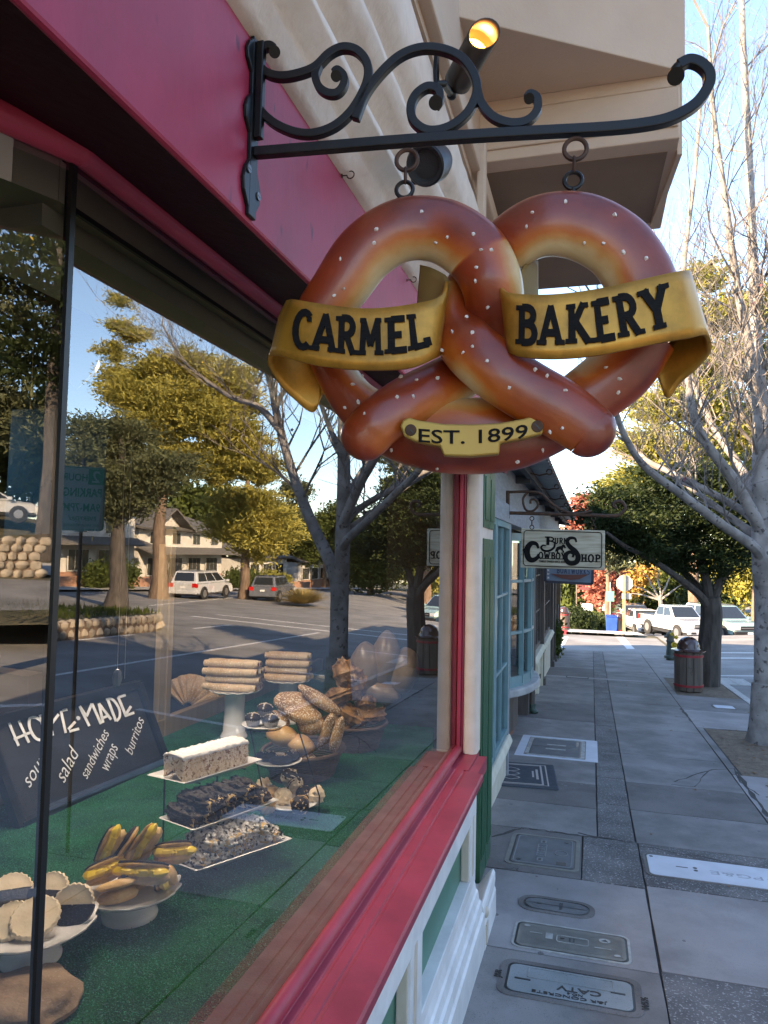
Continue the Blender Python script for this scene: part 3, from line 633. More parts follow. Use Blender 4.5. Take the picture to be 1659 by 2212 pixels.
b.box((q.x-.06, .3, -1.30), (q.x-.005, 7.1, -1.10)); bb('back_post', m_wood, b, bevel=.004)
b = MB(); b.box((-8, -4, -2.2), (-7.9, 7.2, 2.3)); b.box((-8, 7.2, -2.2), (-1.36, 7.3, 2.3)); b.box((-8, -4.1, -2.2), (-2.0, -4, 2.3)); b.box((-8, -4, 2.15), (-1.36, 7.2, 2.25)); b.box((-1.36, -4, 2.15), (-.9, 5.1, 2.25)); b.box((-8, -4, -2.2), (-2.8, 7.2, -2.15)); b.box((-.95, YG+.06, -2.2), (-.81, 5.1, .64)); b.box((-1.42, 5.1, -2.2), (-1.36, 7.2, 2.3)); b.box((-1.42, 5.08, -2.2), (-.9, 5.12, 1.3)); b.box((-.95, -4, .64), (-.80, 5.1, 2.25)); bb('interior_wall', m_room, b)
b = MB(); p = pD(70, 1010, 4.0); b.hexa([pD(8, 1158, 3.6), pD(212, 1148, 4.6), pD(212, 1148, 4.7), pD(8, 1158, 3.7), pD(25, 885, 3.6), pD(240, 878, 4.6), pD(240, 878, 4.7), pD(25, 885, 3.7)]); bb('menu_screen', mat('blue_screen', (.003, .014, .032), .25, col2=(.004, .02, .045), scale=1.5), b)
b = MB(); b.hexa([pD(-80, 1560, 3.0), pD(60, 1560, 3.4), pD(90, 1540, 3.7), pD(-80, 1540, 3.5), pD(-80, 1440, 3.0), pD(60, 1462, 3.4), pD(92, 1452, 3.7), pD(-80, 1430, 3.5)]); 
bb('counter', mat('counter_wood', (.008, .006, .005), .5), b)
# a tall dark lamp shade inside, top left
b = MB(); p = pD(168, 780, 2.5); b.lathe([(.05, .24), (.085, .0), (.07, -.03), (.0, -.10)], p, 5); o = b.build('shade', mat('shade_brown', (.05, .035, .02), .5), None)
t = thing('pendant_lantern', 'faceted dark brown lantern hanging just behind the window joint', 'lantern', p); o.parent = t
for v in o.data.vertices: v.co -= Vector(p)
b = MB(); b.cyl((0, 0, .24), (0, 0, 2.14-p.z), .008, 6); b.build('rod', m_seal, t)
# lit pendant lamps
def lamp(px, py, D, r, label, e=9):
    p = pD(px, py, D); t = thing('pendant_lamp', label, 'lamp', p, group='lit pendant lamps inside the bakery')
    b = MB(); b.lathe([(r*1.25, -.006), (r*1.2, .0), (r*.7, r*.45), (r*.25, r*.7), (r*.1, r*.75)], n=24); b.build('shade', m_seal, t, smooth=True)
    b = MB(); b.lathe([(0, -.008), (r*.7, -.007), (r*1.12, .002)], n=24); b.build('glowing_disc', mat('warm_glow', (1, .48, .14), .5, emit=e), t, smooth=True)
    b = MB(); b.cyl((0, 0, r*.7), (0, 0, 2.14-p.z), .005, 6); b.build('cord', m_seal, t)
    ld = bpy.data.lights.new('pendant_lamp_light', 'POINT'); ld.energy = 5; ld.color = (1, .62, .3); ld.shadow_soft_size = .06
    lo = bpy.data.objects.new('bulb', ld); C.objects.link(lo); lo.location = (0, 0, -.05); lo.parent = t
lamp(395, 722, 4.2, .055, 'glowing warm pendant lamp seen large in the middle of the display window')
lamp(728, 889, 7.2, .05, 'small glowing warm pendant lamp beside the left end of the gold banner')
lamp(64, 905, 5.2, .02, 'tiny warm pendant lamp in front of the dark blue screen')
ld = bpy.data.lights.new('display_fill_light', 'AREA'); ld.energy = 22; ld.size = 1.3; ld.color = (1, .93, .82)  # added fill light that brightens the window display, no fitting belongs to it
lo = bpy.data.objects.new('display_fill', ld); C.objects.link(lo); lo.location = (-1.6, 2.9, .75)

# hooks, speaker, spotlight
for (px, py, lab) in ((752, 383, 'small rusty cup hook screwed into the magenta fascia left of the chain'), (893, 608, 'small rusty cup hook seen through the left hole of the pretzel')):
    p = pX(px-14, py-3, FX); t = thing('cup_hook', lab, 'hook', p)
    b = MB(); b.tube([(0, 0, 0), (.012, 0, 0)]+[(.022+.009*math.cos(k), 0, .0+.009*math.sin(k)) for k in np.linspace(math.pi, 2.6*math.pi, 10)], .0016, 6); b.build('hook', m_rust, t, smooth=True)
    b = MB(); b.cyl((0, 0, 0), (.002, 0, 0), .005, 10); b.build('screw_plate', m_rust, t)
p = pX(900, 352, -.455); t = thing('round_speaker', 'round black speaker under the cornice behind the left chain', 'speaker', p)
b = MB(); b.lathe([(.0, .09), (.04, .09), (.048, .06), (.05, 0), (.046, -.005)], n=28); o = b.build('housing', m_iron, t, smooth=True); 
b = MB(); b.lathe([(.0, .012), (.034, .01), (.038, .0), (.046, -.004)], n=28); o2 = b.build('grille', mat('grille_black', (.02, .02, .02), .7, bump=.4, bscale=400), t, smooth=True); b = MB(); b.cyl((0, 0, .06), (-.06, .06, .1), .012, 8); b.build('bracket', m_iron, t)
t.rotation_euler = (R(-55), R(18), 0); t.location = pX(918, 357, -.40)
# spotlight on the cornice
p = pX(938, 170, -.455); t = thing('wall_spotlight', 'black cylinder spotlight glowing warm, clamped above the scroll bracket', 'spotlight', p)
b = MB(); b.prism([(0, -.03*math.sin(k)*.6, .085*math.cos(k)) for k in np.linspace(0, 2*math.pi, 20)[:-1]], (.012, 0, 0)); b.build('wall_plate', m_iron, t, bevel=.002)
Q0 = pD(990, 145, p.length*.90)-p; Q1 = pD(1045, 38, p.length*.83)-p; Qb = pD(955, 208, p.length*.93)-p; Q0 = pD(985, 150, p.length*.9)-p
ax = (Q1-Q0).normalized(); A = pD(976, 205, p.length*.9)-p
b = MB(); b.tube([(.012, 0, -.02), (.03, 0, -.02), Vector(A)*.9, Vector(A)], .010, 10); b.ball(A, .016, 10, 8); b.build('arm', m_iron, t, smooth=True)
def frame(ax):
    a = ax.cross(Vector((0, 0, 1))).normalized(); return a, ax.cross(a)
a_, b_ = frame(ax); base = A+ax*.0+ax*.0; base = pD(988, 178, p.length*.9)-p; L_ = (Q1-base).length*1.02; rr = .041
b = MB()
rows = []
for i in range(9):
    f = i/8; row = []
    for j in range(24):
        an = 2*math.pi*j/24; cut = .035*(1+math.cos(an-.6)) if i > 5 else 0
        row.append(base+ax*(L_*f - cut*(i-5)/3*.6)+(a_*math.cos(an)+b_*math.sin(an))*rr)
    rows.append(row)
b.grid(rows, closed=True); b.build('barrel', mat('bronze_barrel', (.045, .028, .016), .45, col2=(.03, .02, .012), scale=9), t, smooth=True, solid=.003)
b = MB(); b.cyl(base+ax*.002, base+ax*.01, rr, 20); b.build('back_cap', m_iron, t)
b = MB(); b.cyl(base+ax*(L_*.60), base+ax*(L_*.62), rr*.9, 24); b.build('lens', mat('spot_glow', (1, .42, .07), .4, emit=5), t)
ld = bpy.data.lights.new('spot_bulb', 'SPOT'); ld.energy = 3.0; ld.color = (1, .5, .16); ld.spot_size = R(110); ld.shadow_soft_size = .02
lo = bpy.data.objects.new('bulb', ld); C.objects.link(lo); lo.parent = t; lo.location = base+ax*(L_*.66)+Vector((0, 0, 0)); lo.rotation_euler = (ax).to_track_quat('-Z', 'Y').to_euler()
# ================= SCROLL BRACKET AND PRETZEL SIGN =================
TH = R(7); UX = Vector((math.cos(TH), math.sin(TH), 0)); UN = Vector((-math.sin(TH), math.cos(TH), 0)); P0 = Vector((FX, 1.115, 0))
def SP(px, py, fwd=0.):
    d = ray(px, py); t = (P0.dot(UN)-fwd)/d.dot(UN); return d*t
def smooth_path(pts, n=6):
    """Catmull-Rom through pts"""
    P = [Vector(p) for p in pts]; P = [P[0]*2-P[1]]+P+[P[-1]*2-P[-2]]; out = []
    for i in range(1, len(P)-2):
        for k in range(n):
            t = k/n; a, b_, c, d = P[i-1], P[i], P[i+1], P[i+2]
            out.append(.5*((2*b_)+(c-a)*t+(2*a-5*b_+4*c-d)*t*t+(3*b_-a-3*c+d)*t**3))
    out.append(P[-2]); return out
def scale_px(v): return v/F_PX*1.21     # d-pixels -> metres at the sign
br = thing('scroll_bracket', 'black wrought iron scroll bracket screwed to the magenta fascia carrying the pretzel', 'sign bracket', SP(548, 290))
def iron(pts, nm, r=9.5, fw=0, ball=None, n=6, sq=True, tap=None):
    P = smooth_path([(x, y, 0) for x, y in pts], n); W = [SP(p.x, p.y, fw) for p in P]
    rad = [scale_px(r)*(1 if tap is None else 1-(1-tap)*i/len(P)) for i in range(len(P))]
    b = MB(); b.tube(W, rad, 4 if sq else 10, square=sq, up=UN)
    if ball: b.cyl(SP(*ball[0], -.012), SP(*ball[0], .012), scale_px(ball[1]), 16)
    return b.build(nm, m_iron, br, world=True, smooth=not sq, bevel=.0018)
# upright plate on the fascia
b = MB()
def FP(px, py, o=0): return pX(px, py, FX)+Vector((o, 0, 0))
zt, zb = FP(550, 92).z, FP(536, 470).z; yc = 1.113
b.box((FX, yc-.014, zb), (FX+.008, yc+.014, zt)); 
for zc, hh in ((zt-.035, .030), ((zt+zb)/2+.02, .035), (zb+.055, .042)):
    b.prism([(FX, yc-.014, zc-hh), (FX, yc-.030, zc-hh*.45), (FX, yc-.034, zc+.002), (FX, yc-.026, zc+hh*.6), (FX, yc-.014, zc+hh), (FX, yc+.014, zc+hh*.8), (FX, yc+.030, zc+hh*.1), (FX, yc+.028, zc-hh*.5), (FX, yc+.014, zc-hh)], (.0075, 0, 0))
b.build('wall_plate', m_iron, br, world=True, bevel=.0015)
b = MB(); b.box((FX+.008, yc-.007, (zt+zb)/2-.02), (FX+.022, yc+.007, zt-.005)); b.build('upright', m_iron, br, world=True, bevel=.002)
for dz, dy in (((zt+zb)/2+.02, .02), (zb+.075, -.02), (zb+.045, .018)):
    b = MB(); b.cyl((FX+.008, yc+dy, dz), (FX+.0105, yc+dy, dz), .007, 14); b.box((FX+.0105, yc+dy-.005, dz-.0008), (FX+.0112, yc+dy+.005, dz+.0008)); b.build('screw', mat('screw_steel', (.14, .14, .14), .4, .9), br, world=True)
iron([(550, 331), (700, 319), (850, 307), (1000, 296), (1150, 287), (1300, 279), (1390, 270), (1450, 256), (1500, 228), (1528, 190), (1530, 160), (1512, 140), (1488, 133), (1464, 144)], 'bar', 11)
b = MB(); b.cyl(SP(1460, 165, -.014), SP(1460, 165, .014), scale_px(17), 18); b.tube([SP(1466, 144), SP(1459, 152), SP(1458, 168)], scale_px(12), 8); b.build('end_knob', m_iron, br, world=True, smooth=True, angle=50)
iron([(594, 108), (583, 101), (568, 106), (560, 122), (561, 140), (575, 158), (603, 167), (640, 163), (680, 148), (712, 118), (742, 105), (772, 112), (793, 138), (795, 172), (780, 210), (756, 246), (722, 275), (680, 290), (640, 288), (600, 272), (572, 250), (556, 228)], 'left_scroll')
iron([(690, 140), (682, 165), (690, 190), (708, 203), (728, 203), (742, 188), (744, 168), (730, 154), (722, 160)], 'left_curl', 8.5, ball=((726, 164), 12))
iron([(768, 260), (790, 205), (825, 158), (866, 122), (912, 106), (960, 110), (1000, 130), (1024, 165), (1030, 200), (1014, 240), (985, 268), (950, 283), (918, 282), (893, 262), (888, 232), (900, 206), (924, 190), (946, 196), (950, 215), (940, 232)], 'middle_scroll')
iron([(1030, 190), (1040, 225), (1066, 255), (1105, 268), (1140, 262), (1160, 240), (1160, 215), (1146, 206), (1138, 214)], 'right_scroll', 8.5, ball=((1143, 213), 11))
for x, y, q in ((941, 222, 15), (593, 112, 13)): b = MB(); b.cyl(SP(x, y, -.012), SP(x, y, .012), scale_px(q), 18); b.build('scroll_knob', m_iron, br, world=True, smooth=True, angle=50)

# chains
def torus(mb, c, R1, r, ax1, ax2, n=22, gap=0):
    pts = [c+ax1*(R1*math.cos(k))+ax2*(R1*math.sin(k)) for k in np.linspace(0, 2*math.pi*(1-gap), n)]
    mb.tube(pts, r, 8, cap=True)
Z = Vector((0, 0, 1))
for lab, x, ys_ in (('short iron ring chain carrying the left lobe of the pretzel', 876, (346, 378, 412, 440)), ('short iron ring chain carrying the right lobe of the pretzel', 1240, (322, 355, 392, 420))):
    t = thing('hanging_chain', lab, 'chain', SP(x, ys_[0]-28), group='ring chains under the scroll bracket')
    px = [x+3, x, x-2, x-3]
    b = MB(); torus(b, SP(x+3, ys_[0]), scale_px(23), .0038, UX, Z); b.build('top_ring', m_rust, t, world=True, smooth=True)
    b = MB(); c = SP(x, ys_[1]+1)
    b.tube([c+Z*(scale_px(17)*math.cos(k))+UN*(scale_px(6)*math.sin(k)) for k in np.linspace(0, 2*math.pi, 18)], .0026, 6); b.build('link', m_rust, t, world=True, smooth=True)
    b = MB(); torus(b, SP(x-2, ys_[2]-2), scale_px(18), .0036, UX, Z); b.tube([SP(x-2, ys_[2]+14), SP(x-3, ys_[3]+14)], .0042, 8); b.build('eye_bolt', m_iron, t, world=True, smooth=True)

ps = thing('pretzel_sign', 'giant carved brown pretzel sign with two gold banners hanging from iron rings', 'sign', SP(1060, 700))
# painted wood colour: brown crust with cream on the inner sides, driven by a painted attribute
m_pz = bpy.data.materials.new('pretzel_paint'); m_pz.use_nodes = True
n_ = m_pz.node_tree.nodes; L = m_pz.node_tree.links; pb = n_['Principled BSDF']
at = n_.new('ShaderNodeAttribute'); at.attribute_name = 'crust'
tc = n_.new('ShaderNodeTexCoord'); nz = n_.new('ShaderNodeTexNoise'); nz.inputs['Scale'].default_value = 14; nz.inputs['Detail'].default_value = 8; L.new(tc.outputs['Object'], nz.inputs[0])
ad = n_.new('ShaderNodeMath'); ad.operation = 'MULTIPLY_ADD'; ad.inputs[1].default_value = .45; L.new(nz.outputs[0], ad.inputs[0]); L.new(at.outputs['Fac'], ad.inputs[2])
rp = n_.new('ShaderNodeValToRGB'); e = rp.color_ramp.elements
e[0].position = .20; e[0].color = (.62, .47, .25, 1); e[1].position = 1.2 if 0 else 1.0; e[1].color = (.11, .012, .004, 1)
for p_, c_ in ((.36, (.52, .24, .065, 1)), (.5, (.46, .105, .012, 1)), (.75, (.28, .038, .006, 1))):
    q = e.new(p_); q.color = c_
L.new(ad.outputs[0], rp.inputs[0]); L.new(rp.outputs[0], pb.inputs['Base Color']); pb.inputs['Roughness'].default_value = .36
pb.inputs['Coat Weight'].default_value = .35; pb.inputs['Coat Roughness'].default_value = .2
bn = n_.new('ShaderNodeTexNoise'); bn.inputs['Scale'].default_value = 120; L.new(tc.outputs['Object'], bn.inputs[0]); bu = n_.new('ShaderNodeBump'); bu.inputs['Strength'].default_value = .12; bu.inputs['Distance'].default_value = .003
rn2 = n_.new('ShaderNodeTexNoise'); rn2.inputs['Scale'].default_value = 18; rn2.inputs['Detail'].default_value = 10; L.new(tc.outputs['Object'], rn2.inputs[0])
rm = n_.new('ShaderNodeMapRange'); rm.inputs['To Min'].default_value = .22; rm.inputs['To Max'].default_value = .55; L.new(rn2.outputs[0], rm.inputs[0]); L.new(rm.outputs[0], pb.inputs['Roughness'])
L.new(bn.outputs[0], bu.inputs['Height']); L.new(bu.outputs[0], pb.inputs['Normal'])
HOLES = [(870, 615), (1205, 600), (1010, 850)]
strands = [
 # (px, py, radius px, forward m)
 [(690, 730, 38, 0), (683, 690, 48, 0), (735, 620, 58, 0), (790, 545, 62, .0), (865, 498, 63, .0), (950, 498, 63, .0), (1020, 540, 62, .015), (1058, 600, 58, .03), (1068, 660, 55, .02), (1060, 720, 52, -.005), (1020, 790, 50, -.02), (955, 830, 50, .0), (880, 868, 50, .03), (820, 910, 49, .045), (795, 936, 48, .045), (786, 945, 47, .045)],
 [(1395, 720, 60, 0), (1398, 660, 64, 0), (1375, 590, 64, 0), (1330, 530, 64, 0), (1255, 490, 64, 0), (1175, 487, 60, 0), (1110, 518, 56, -.01), (1055, 570, 52, -.03), (1005, 640, 50, -.02), (985, 695, 50, .01), (1010, 745, 53, .045), (1070, 800, 55, .055), (1140, 845, 55, .055), (1210, 885, 54, .055), (1262, 922, 50, .055), (1274, 932, 49, .055)],
 [(690, 730, 38, -.012), (722, 800, 40, -.012), (770, 870, 46, -.012), (840, 918, 60, -.012), (930, 938, 71, -.008), (1020, 942, 74, -.006), (1110, 934, 71, -.008), (1200, 905, 60, -.015), (1280, 850, 60, -.015), (1345, 795, 62, -.012), (1390, 725, 62, -.005)]]
b = MB(); crust = []; tips = []
def pretzel_tube(pts):
    P = smooth_path([(x, y, 0) for x, y, r_, f_ in pts], 8); 
    Rr = smooth_path([(r_, f_*1000, 0) for x, y, r_, f_ in pts], 8); NN = 28; rings = []
    W = [SP(p.x, p.y, q.y/1000) for p, q in zip(P, Rr)]
    k = len(W)
    for i in range(k):
        t = (W[min(i+1, k-1)]-W[max(i-1, 0)]).normalized(); lat = t.cross(UN).normalized()
        tp = (P[min(i+1, k-1)]-P[max(i-1, 0)]); rad = scale_px(Rr[i].x)*1.10
        ring = []
        for j in range(NN):
            an = 2*math.pi*j/NN; q = W[i]+lat*(rad*math.cos(an))-UN*(rad*.66*math.sin(an)); ring.append(q)
        rings.append(ring)
    o = len(b.v); 
    for i, ring in enumerate(rings):
        hx = P[i].x; hy = P[i].y
        for j, q in enumerate(ring):
            # painted shade by position across the strand: inner side (towards nearest hole) is cream
            dvec = None; best = 1e9
            for (a, c) in HOLES:
                d = math.hypot(hx-a, hy-c)
                if d < best: best = d; hole = SP(a, c)
            ti = (hole-W[i]); ti -= UN*ti.dot(UN); ti.normalize()
            rad = scale_px(Rr[i].x)
            x_ = (q-W[i]).dot(ti)/rad       # -1 outer .. 1 inner
            cr = .60-.62*max(0, x_-.02)/.98+.08*max(0, -x_)-.22*max(0, -x_-.86)/.14
            cr -= .06*max(0, math.sin(i*.13))
            crust.append(cr)
        b.v += [tuple(q) for q in ring]
    for i in range(k-1):
        for j in range(NN): b.f.append([o+i*NN+j, o+i*NN+(j+1) % NN, o+(i+1)*NN+(j+1) % NN, o+(i+1)*NN+j]); b.mi.append(0)
    return W, rings, o, k, NN
def endcap(pts, at_end=True):
    (x, y, r_, f_) = pts[-1]; (x2, y2, _, _) = pts[-2]; W0 = SP(x, y, f_); d = (W0-SP(x2, y2, f_)).normalized(); lat = d.cross(UN).normalized(); rad = scale_px(r_)*1.10
    rows = []; o = len(b.v)
    for i in range(8):
        a = i/7*math.pi/2; rows.append([W0+d*(rad*.9*math.sin(a))+(lat*math.cos(2*math.pi*j/28)-UN*.66*math.sin(2*math.pi*j/28))*(rad*math.cos(a)+1e-5) for j in range(28)])
    b.grid(rows, closed=True); hole = min((SP(a, c) for a, c in HOLES), key=lambda q: (q-W0).length); ti = hole-W0; ti -= UN*ti.dot(UN); ti.normalize()
    for r_2 in rows:
        for q in r_2:
            x_ = (q-W0).dot(ti)/rad; crust.append(.60-.62*max(0, x_-.02)/.98+.12*max(0, -x_))
for s_ in strands: pretzel_tube(s_)
endcap(strands[0]); endcap(strands[1])
o = b.build('pretzel', m_pz, ps, world=True, smooth=True, angle=180)
att = o.data.attributes.new('crust', 'FLOAT', 'POINT'); att.data.foreach_set('value', crust)
# salt grains
m_salt = mat('salt_white', (.72, .66, .58), .6)
from mathutils.bvhtree import BVHTree
def surf_fn():
    vs = [o.matrix_world @ Vector((0, 0, 0))]
    base = Vector(ps.location); V_ = [v.co+base for v in o.data.vertices]; return BVHTree.FromPolygons([tuple(v) for v in V_], [list(p.vertices) for p in o.data.polygons])
bvh = surf_fn()
salts = [(912, 457), (813, 496), (808, 524), (735, 560), (743, 623), (722, 638), (966, 512), (1023, 505), (942, 525), (1028, 578), (1061, 540), (1039, 540), (1027, 607), (1053, 664), (1008, 685), (1020, 718), (977, 717), (1000, 762), (1020, 748), (1053, 780), (1100, 838), (1156, 798), (1222, 436), (1328, 465), (1150, 458), (1137, 490), (1262, 525), (1303, 526), (1346, 545), (1396, 557), (1308, 794), (1335, 848), (1338, 818), (1222, 843), (1182, 812), (893, 857), (900, 820), (945, 817), (858, 858), (812, 830), (787, 893), (775, 868), (782, 812), (745, 880), (845, 972), (944, 1012), (1118, 997), (1172, 972), (1188, 932), (1215, 925), (867, 815), (762, 830), (955, 757)]
for i, (x, y) in enumerate(salts):
    h = bvh.ray_cast(Vector((0, 0, 0)), ray(x, y).normalized())
    if h[0] is None: continue
    b = MB(); b.ball((0, 0, 0), .0035, 5, 3, sc=(1, .8, 1.1), amp=.3, seed=i); q = b.build('salt_grain', m_salt, ps); q.location = h[0]-ps.location; q.rotation_euler = (i, i*2, i*.7)
# ribbons
m_gold = mat('gold_paint', (.46, .21, .025), .36, .45, stain=(11, .42), col2=(.58, .28, .04), scale=3, stretch=(9, 1, 1), bump=.06, bscale=40, bdist=.002)
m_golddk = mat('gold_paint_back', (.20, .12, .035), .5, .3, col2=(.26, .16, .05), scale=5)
def band(st, n=7):
    T = smooth_path([(a[0], a[1], f_*1000) for a, c, f_ in st], n); B_ = smooth_path([(c[0], c[1], f_*1000) for a, c, f_ in st], n)
    rows = []
    for a, c in zip(T, B_):
        A_ = SP(a.x, a.y, a.z/1000); B2 = SP(c.x, c.y, c.z/1000+.004); rows.append([A_.lerp(B2, k/6) for k in range(7)])
    return rows
def make_ribbon(front, back, tail, lab):
    t = None
    b = MB(); b.grid(band(front)); r_ = b.build('banner', m_gold, ps, world=True, smooth=True, solid=.006, angle=60); tag(r_, lab)
    for nm, st in (('banner_curl', back), ('banner_tail', tail)):
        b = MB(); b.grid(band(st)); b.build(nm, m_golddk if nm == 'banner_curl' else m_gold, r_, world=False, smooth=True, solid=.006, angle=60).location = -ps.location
    return r_
rL = make_ribbon([((966, 606), (948, 765), .040), ((960, 630), (942, 772), .072), ((935, 648), (915, 786), .086), ((890, 658), (875, 797), .09), ((830, 666), (820, 800), .092), ((770, 667), (755, 798), .092), ((710, 660), (690, 790), .09), ((660, 652), (640, 779), .085), ((636, 648), (603, 768), .075), ((622, 650), (584, 768), .055)],
    [((966, 606), (948, 765), .040), ((958, 592), (945, 720), .02), ((935, 580), (915, 700), .0), ((910, 573), (903, 665), -.02)],
    [((622, 650), (584, 768), .055), ((604, 690), (583, 790), .035), ((612, 730), (600, 822), .012), ((645, 760), (632, 858), -.01), ((690, 780), (680, 889), -.025), ((735, 790), (702, 812), -.03)], 'left gold banner reading CARMEL')
rR = make_ribbon([((1080, 612), (1098, 700), .035), ((1086, 625), (1096, 745), .062), ((1105, 634), (1108, 766), .08), ((1150, 638), (1150, 774), .09), ((1210, 636), (1215, 775), .094), ((1280, 627), (1290, 768), .096), ((1350, 613), (1365, 753), .096), ((1420, 597), (1440, 738), .09), ((1462, 588), (1490, 730), .08), ((1482, 586), (1522, 724), .06), ((1490, 592), (1533, 742), .042)],
    [((1080, 612), (1098, 700), .035), ((1092, 600), (1100, 690), .015), ((1122, 588), (1125, 665), .0), ((1145, 552), (1150, 660), -.02), ((1160, 566), (1160, 650), -.03)],
    [((1490, 592), (1533, 742), .042), ((1500, 680), (1530, 765), .022), ((1490, 710), (1505, 795), .002), ((1462, 730), (1470, 826), -.015), ((1440, 745), (1441, 860), -.025), ((1425, 750), (1421, 815), -.03)], 'right gold banner reading BAKERY')
# carved black letters on the banners
m_blk = mat('carved_black', (.003, .0028, .0028), .7, spec=.2, col2=(.008, .007, .006), scale=40, stretch=(1, 1, 12), bump=.5, bscale=90, bdist=.003)
def banner_letters(s, cs, front, par):
    """cs: per letter (bottom-left px, bottom-right px, top-left px, top-right px)"""
    b = MB()
    T = front
    def depth(px):
        # forward offset at a pixel column of the banner
        xs = [((a[0]+c[0])/2, f_) for a, c, f_ in T]; xs.sort()
        for (x0, f0_), (x1, f1_) in zip(xs[:-1], xs[1:]):
            if x0 <= px <= x1: return f0_+(f1_-f0_)*(px-x0)/(x1-x0)
        return xs[0][1] if px < xs[0][0] else xs[-1][1]
    bv = BVHTree.FromPolygons([tuple(v.co+ps.location) for v in par.data.vertices], [list(p.vertices) for p in par.data.polygons])
    for ch, (bl, br_, tl, tr) in zip(s, cs):
        W = LET[ch][0]
        def fn(x, y, h):
            u = x/W; p = (1-u)*(1-y)*Vector(bl)+u*(1-y)*Vector(br_)+(1-u)*y*Vector(tl)+u*y*Vector(tr)
            h_ = bv.ray_cast(Vector((0, 0, 0)), ray(p.x, p.y).normalized())
            q = h_[0] if h_[0] is not None else SP(p.x, p.y, depth(p.x))
            return q-UN*(.0042+h)
        letter(b, ch, fn, .0022, t=.19)
    b.build('lettering', m_blk, par, world=False).location = -ps.location
fL = [((966, 606), (948, 765), .040), ((960, 630), (942, 772), .072), ((935, 648), (915, 786), .086), ((890, 658), (875, 797), .09), ((830, 666), (820, 800), .092), ((770, 667), (755, 798), .092), ((710, 660), (690, 790), .09), ((660, 652), (640, 779), .085), ((636, 648), (603, 768), .075)]
banner_letters('CARMEL', [((628, 750), (675, 757), (636, 672), (680, 676)), ((672, 757), (728, 763), (684, 680), (728, 682)), ((724, 763), (772, 768), (727, 686), (772, 686)), ((772, 768), (830, 768), (776, 690), (828, 690)), ((830, 766), (882, 760), (830, 690), (878, 686)), ((880, 760), (930, 748), (876, 683), (914, 680))], fL, rL)
fR = [((1086, 625), (1096, 745), .062), ((1105, 634), (1108, 766), .08), ((1150, 638), (1150, 774), .09), ((1210, 636), (1215, 775), .094), ((1280, 627), (1290, 768), .096), ((1350, 613), (1365, 753), .096), ((1420, 597), (1440, 738), .09), ((1462, 588), (1490, 730), .08)]
banner_letters('BAKERY', [((1112, 744), (1160, 746), (1114, 663), (1160, 664)), ((1162, 746), (1216, 746), (1166, 664), (1212, 662)), ((1218, 744), (1280, 742), (1220, 662), (1268, 656)), ((1282, 742), (1330, 733), (1274, 655), (1316, 647)), ((1332, 732), (1390, 722), (1320, 645), (1370, 636)), ((1394, 720), (1456, 704), (1376, 634), (1440, 614))], fR, rR)
# brass plaque EST. 1899
m_brass = mat('plaque_gold', (.36, .20, .035), .4, .35, col2=(.46, .31, .07), scale=6)
pq = [(868, 925), (873, 912), (886, 906), (905, 912), (960, 920), (1020, 921), (1080, 918), (1130, 909), (1150, 903), (1165, 902), (1176, 912), (1172, 930), (1170, 942), (1130, 952), (1080, 962), (1078, 985), (1018, 990), (960, 988), (952, 968), (900, 958), (875, 946)]
PF = .068
b = MB(); b.prism([SP(x, y, PF-.014) for x, y in pq], -UN*.02); pqo = b.build('plaque', m_brass, ps, world=True, bevel=.003)
b = MB()
me = text_mesh('EST. 1899', 1, .002, sx=1.55, offset=.012); xs = [v.co.x for v in me.vertices]; wx = max(xs)-min(xs); hx = max(v.co.y for v in me.vertices)-min(v.co.y for v in me.vertices)
def pf(v):
    u = v.x/wx; y = 935-16*((u*2)**2)*.5+6-(v.y/hx)*30+8*u*-1.2
    return SP(1021+u*236, y+4, PF+.0065+v.z*.5)
b.mesh(me, pf); b.build('lettering', m_blk, pqo, world=False).location = -ps.location
for x, y in ((887, 929), (1161, 921)):
    b = MB(); b.cyl(SP(x, y, PF+.005), SP(x, y, PF+.009), .009, 16); b.build('plaque_screw', m_rust, ps, world=True, bevel=.001)
    b = MB(); b.hexa([SP(x-7, y-6, PF+.0091), SP(x-5, y-8, PF+.0091), SP(x+7, y+6, PF+.0091), SP(x+5, y+8, PF+.0091), SP(x-7, y-6, PF+.0096), SP(x-5, y-8, PF+.0096), SP(x+7, y+6, PF+.0096), SP(x+5, y+8, PF+.0096)]); b.build('plaque_screw_slot', m_seal, ps, world=True)
# ================= THE SHOPS BEYOND =================
m_teal = mat('teal_paint', (.12, .24, .26), .4, col2=(.15, .29, .31), scale=5, bump=.12, bscale=30, bdist=.002)
m_grey = mat('grey_boards', (.20, .21, .22), .75, col2=(.27, .28, .29), scale=5, stretch=(1, 1, 6), bump=.35, bscale=24, bdist=.004)
m_brown = mat('brown_post', (.07, .055, .048), .6, col2=(.10, .08, .07), scale=6, stretch=(4, 4, .6), bump=.3, bscale=40, bdist=.003)
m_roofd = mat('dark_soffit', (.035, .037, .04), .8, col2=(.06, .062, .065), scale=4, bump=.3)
m_slate = mat('grey_roof_metal', (.22, .25, .25), .6, col2=(.30, .33, .33), scale=4, bump=.3, bscale=12)
m_ocre = mat('old_cream_plaster', (.52, .47, .36), .8, col2=(.60, .56, .45), scale=5, bump=.4, bscale=20)
m_ledge2 = mat('weathered_stone_ledge', (.30, .30, .30), .75, col2=(.42, .42, .41), scale=5, bump=.3, bscale=30)
m_glass2 = glass_mat('shop_glass', 1.8, (.8, .85, .85))
m_dark = mat('shop_dark', (.02, .018, .016), .8, col2=(.04, .035, .03), scale=2)
m_brick = mat('brick', (.16, .06, .04), .85, col2=(.26, .12, .08), scale=9, bump=.5)
SX = -.85
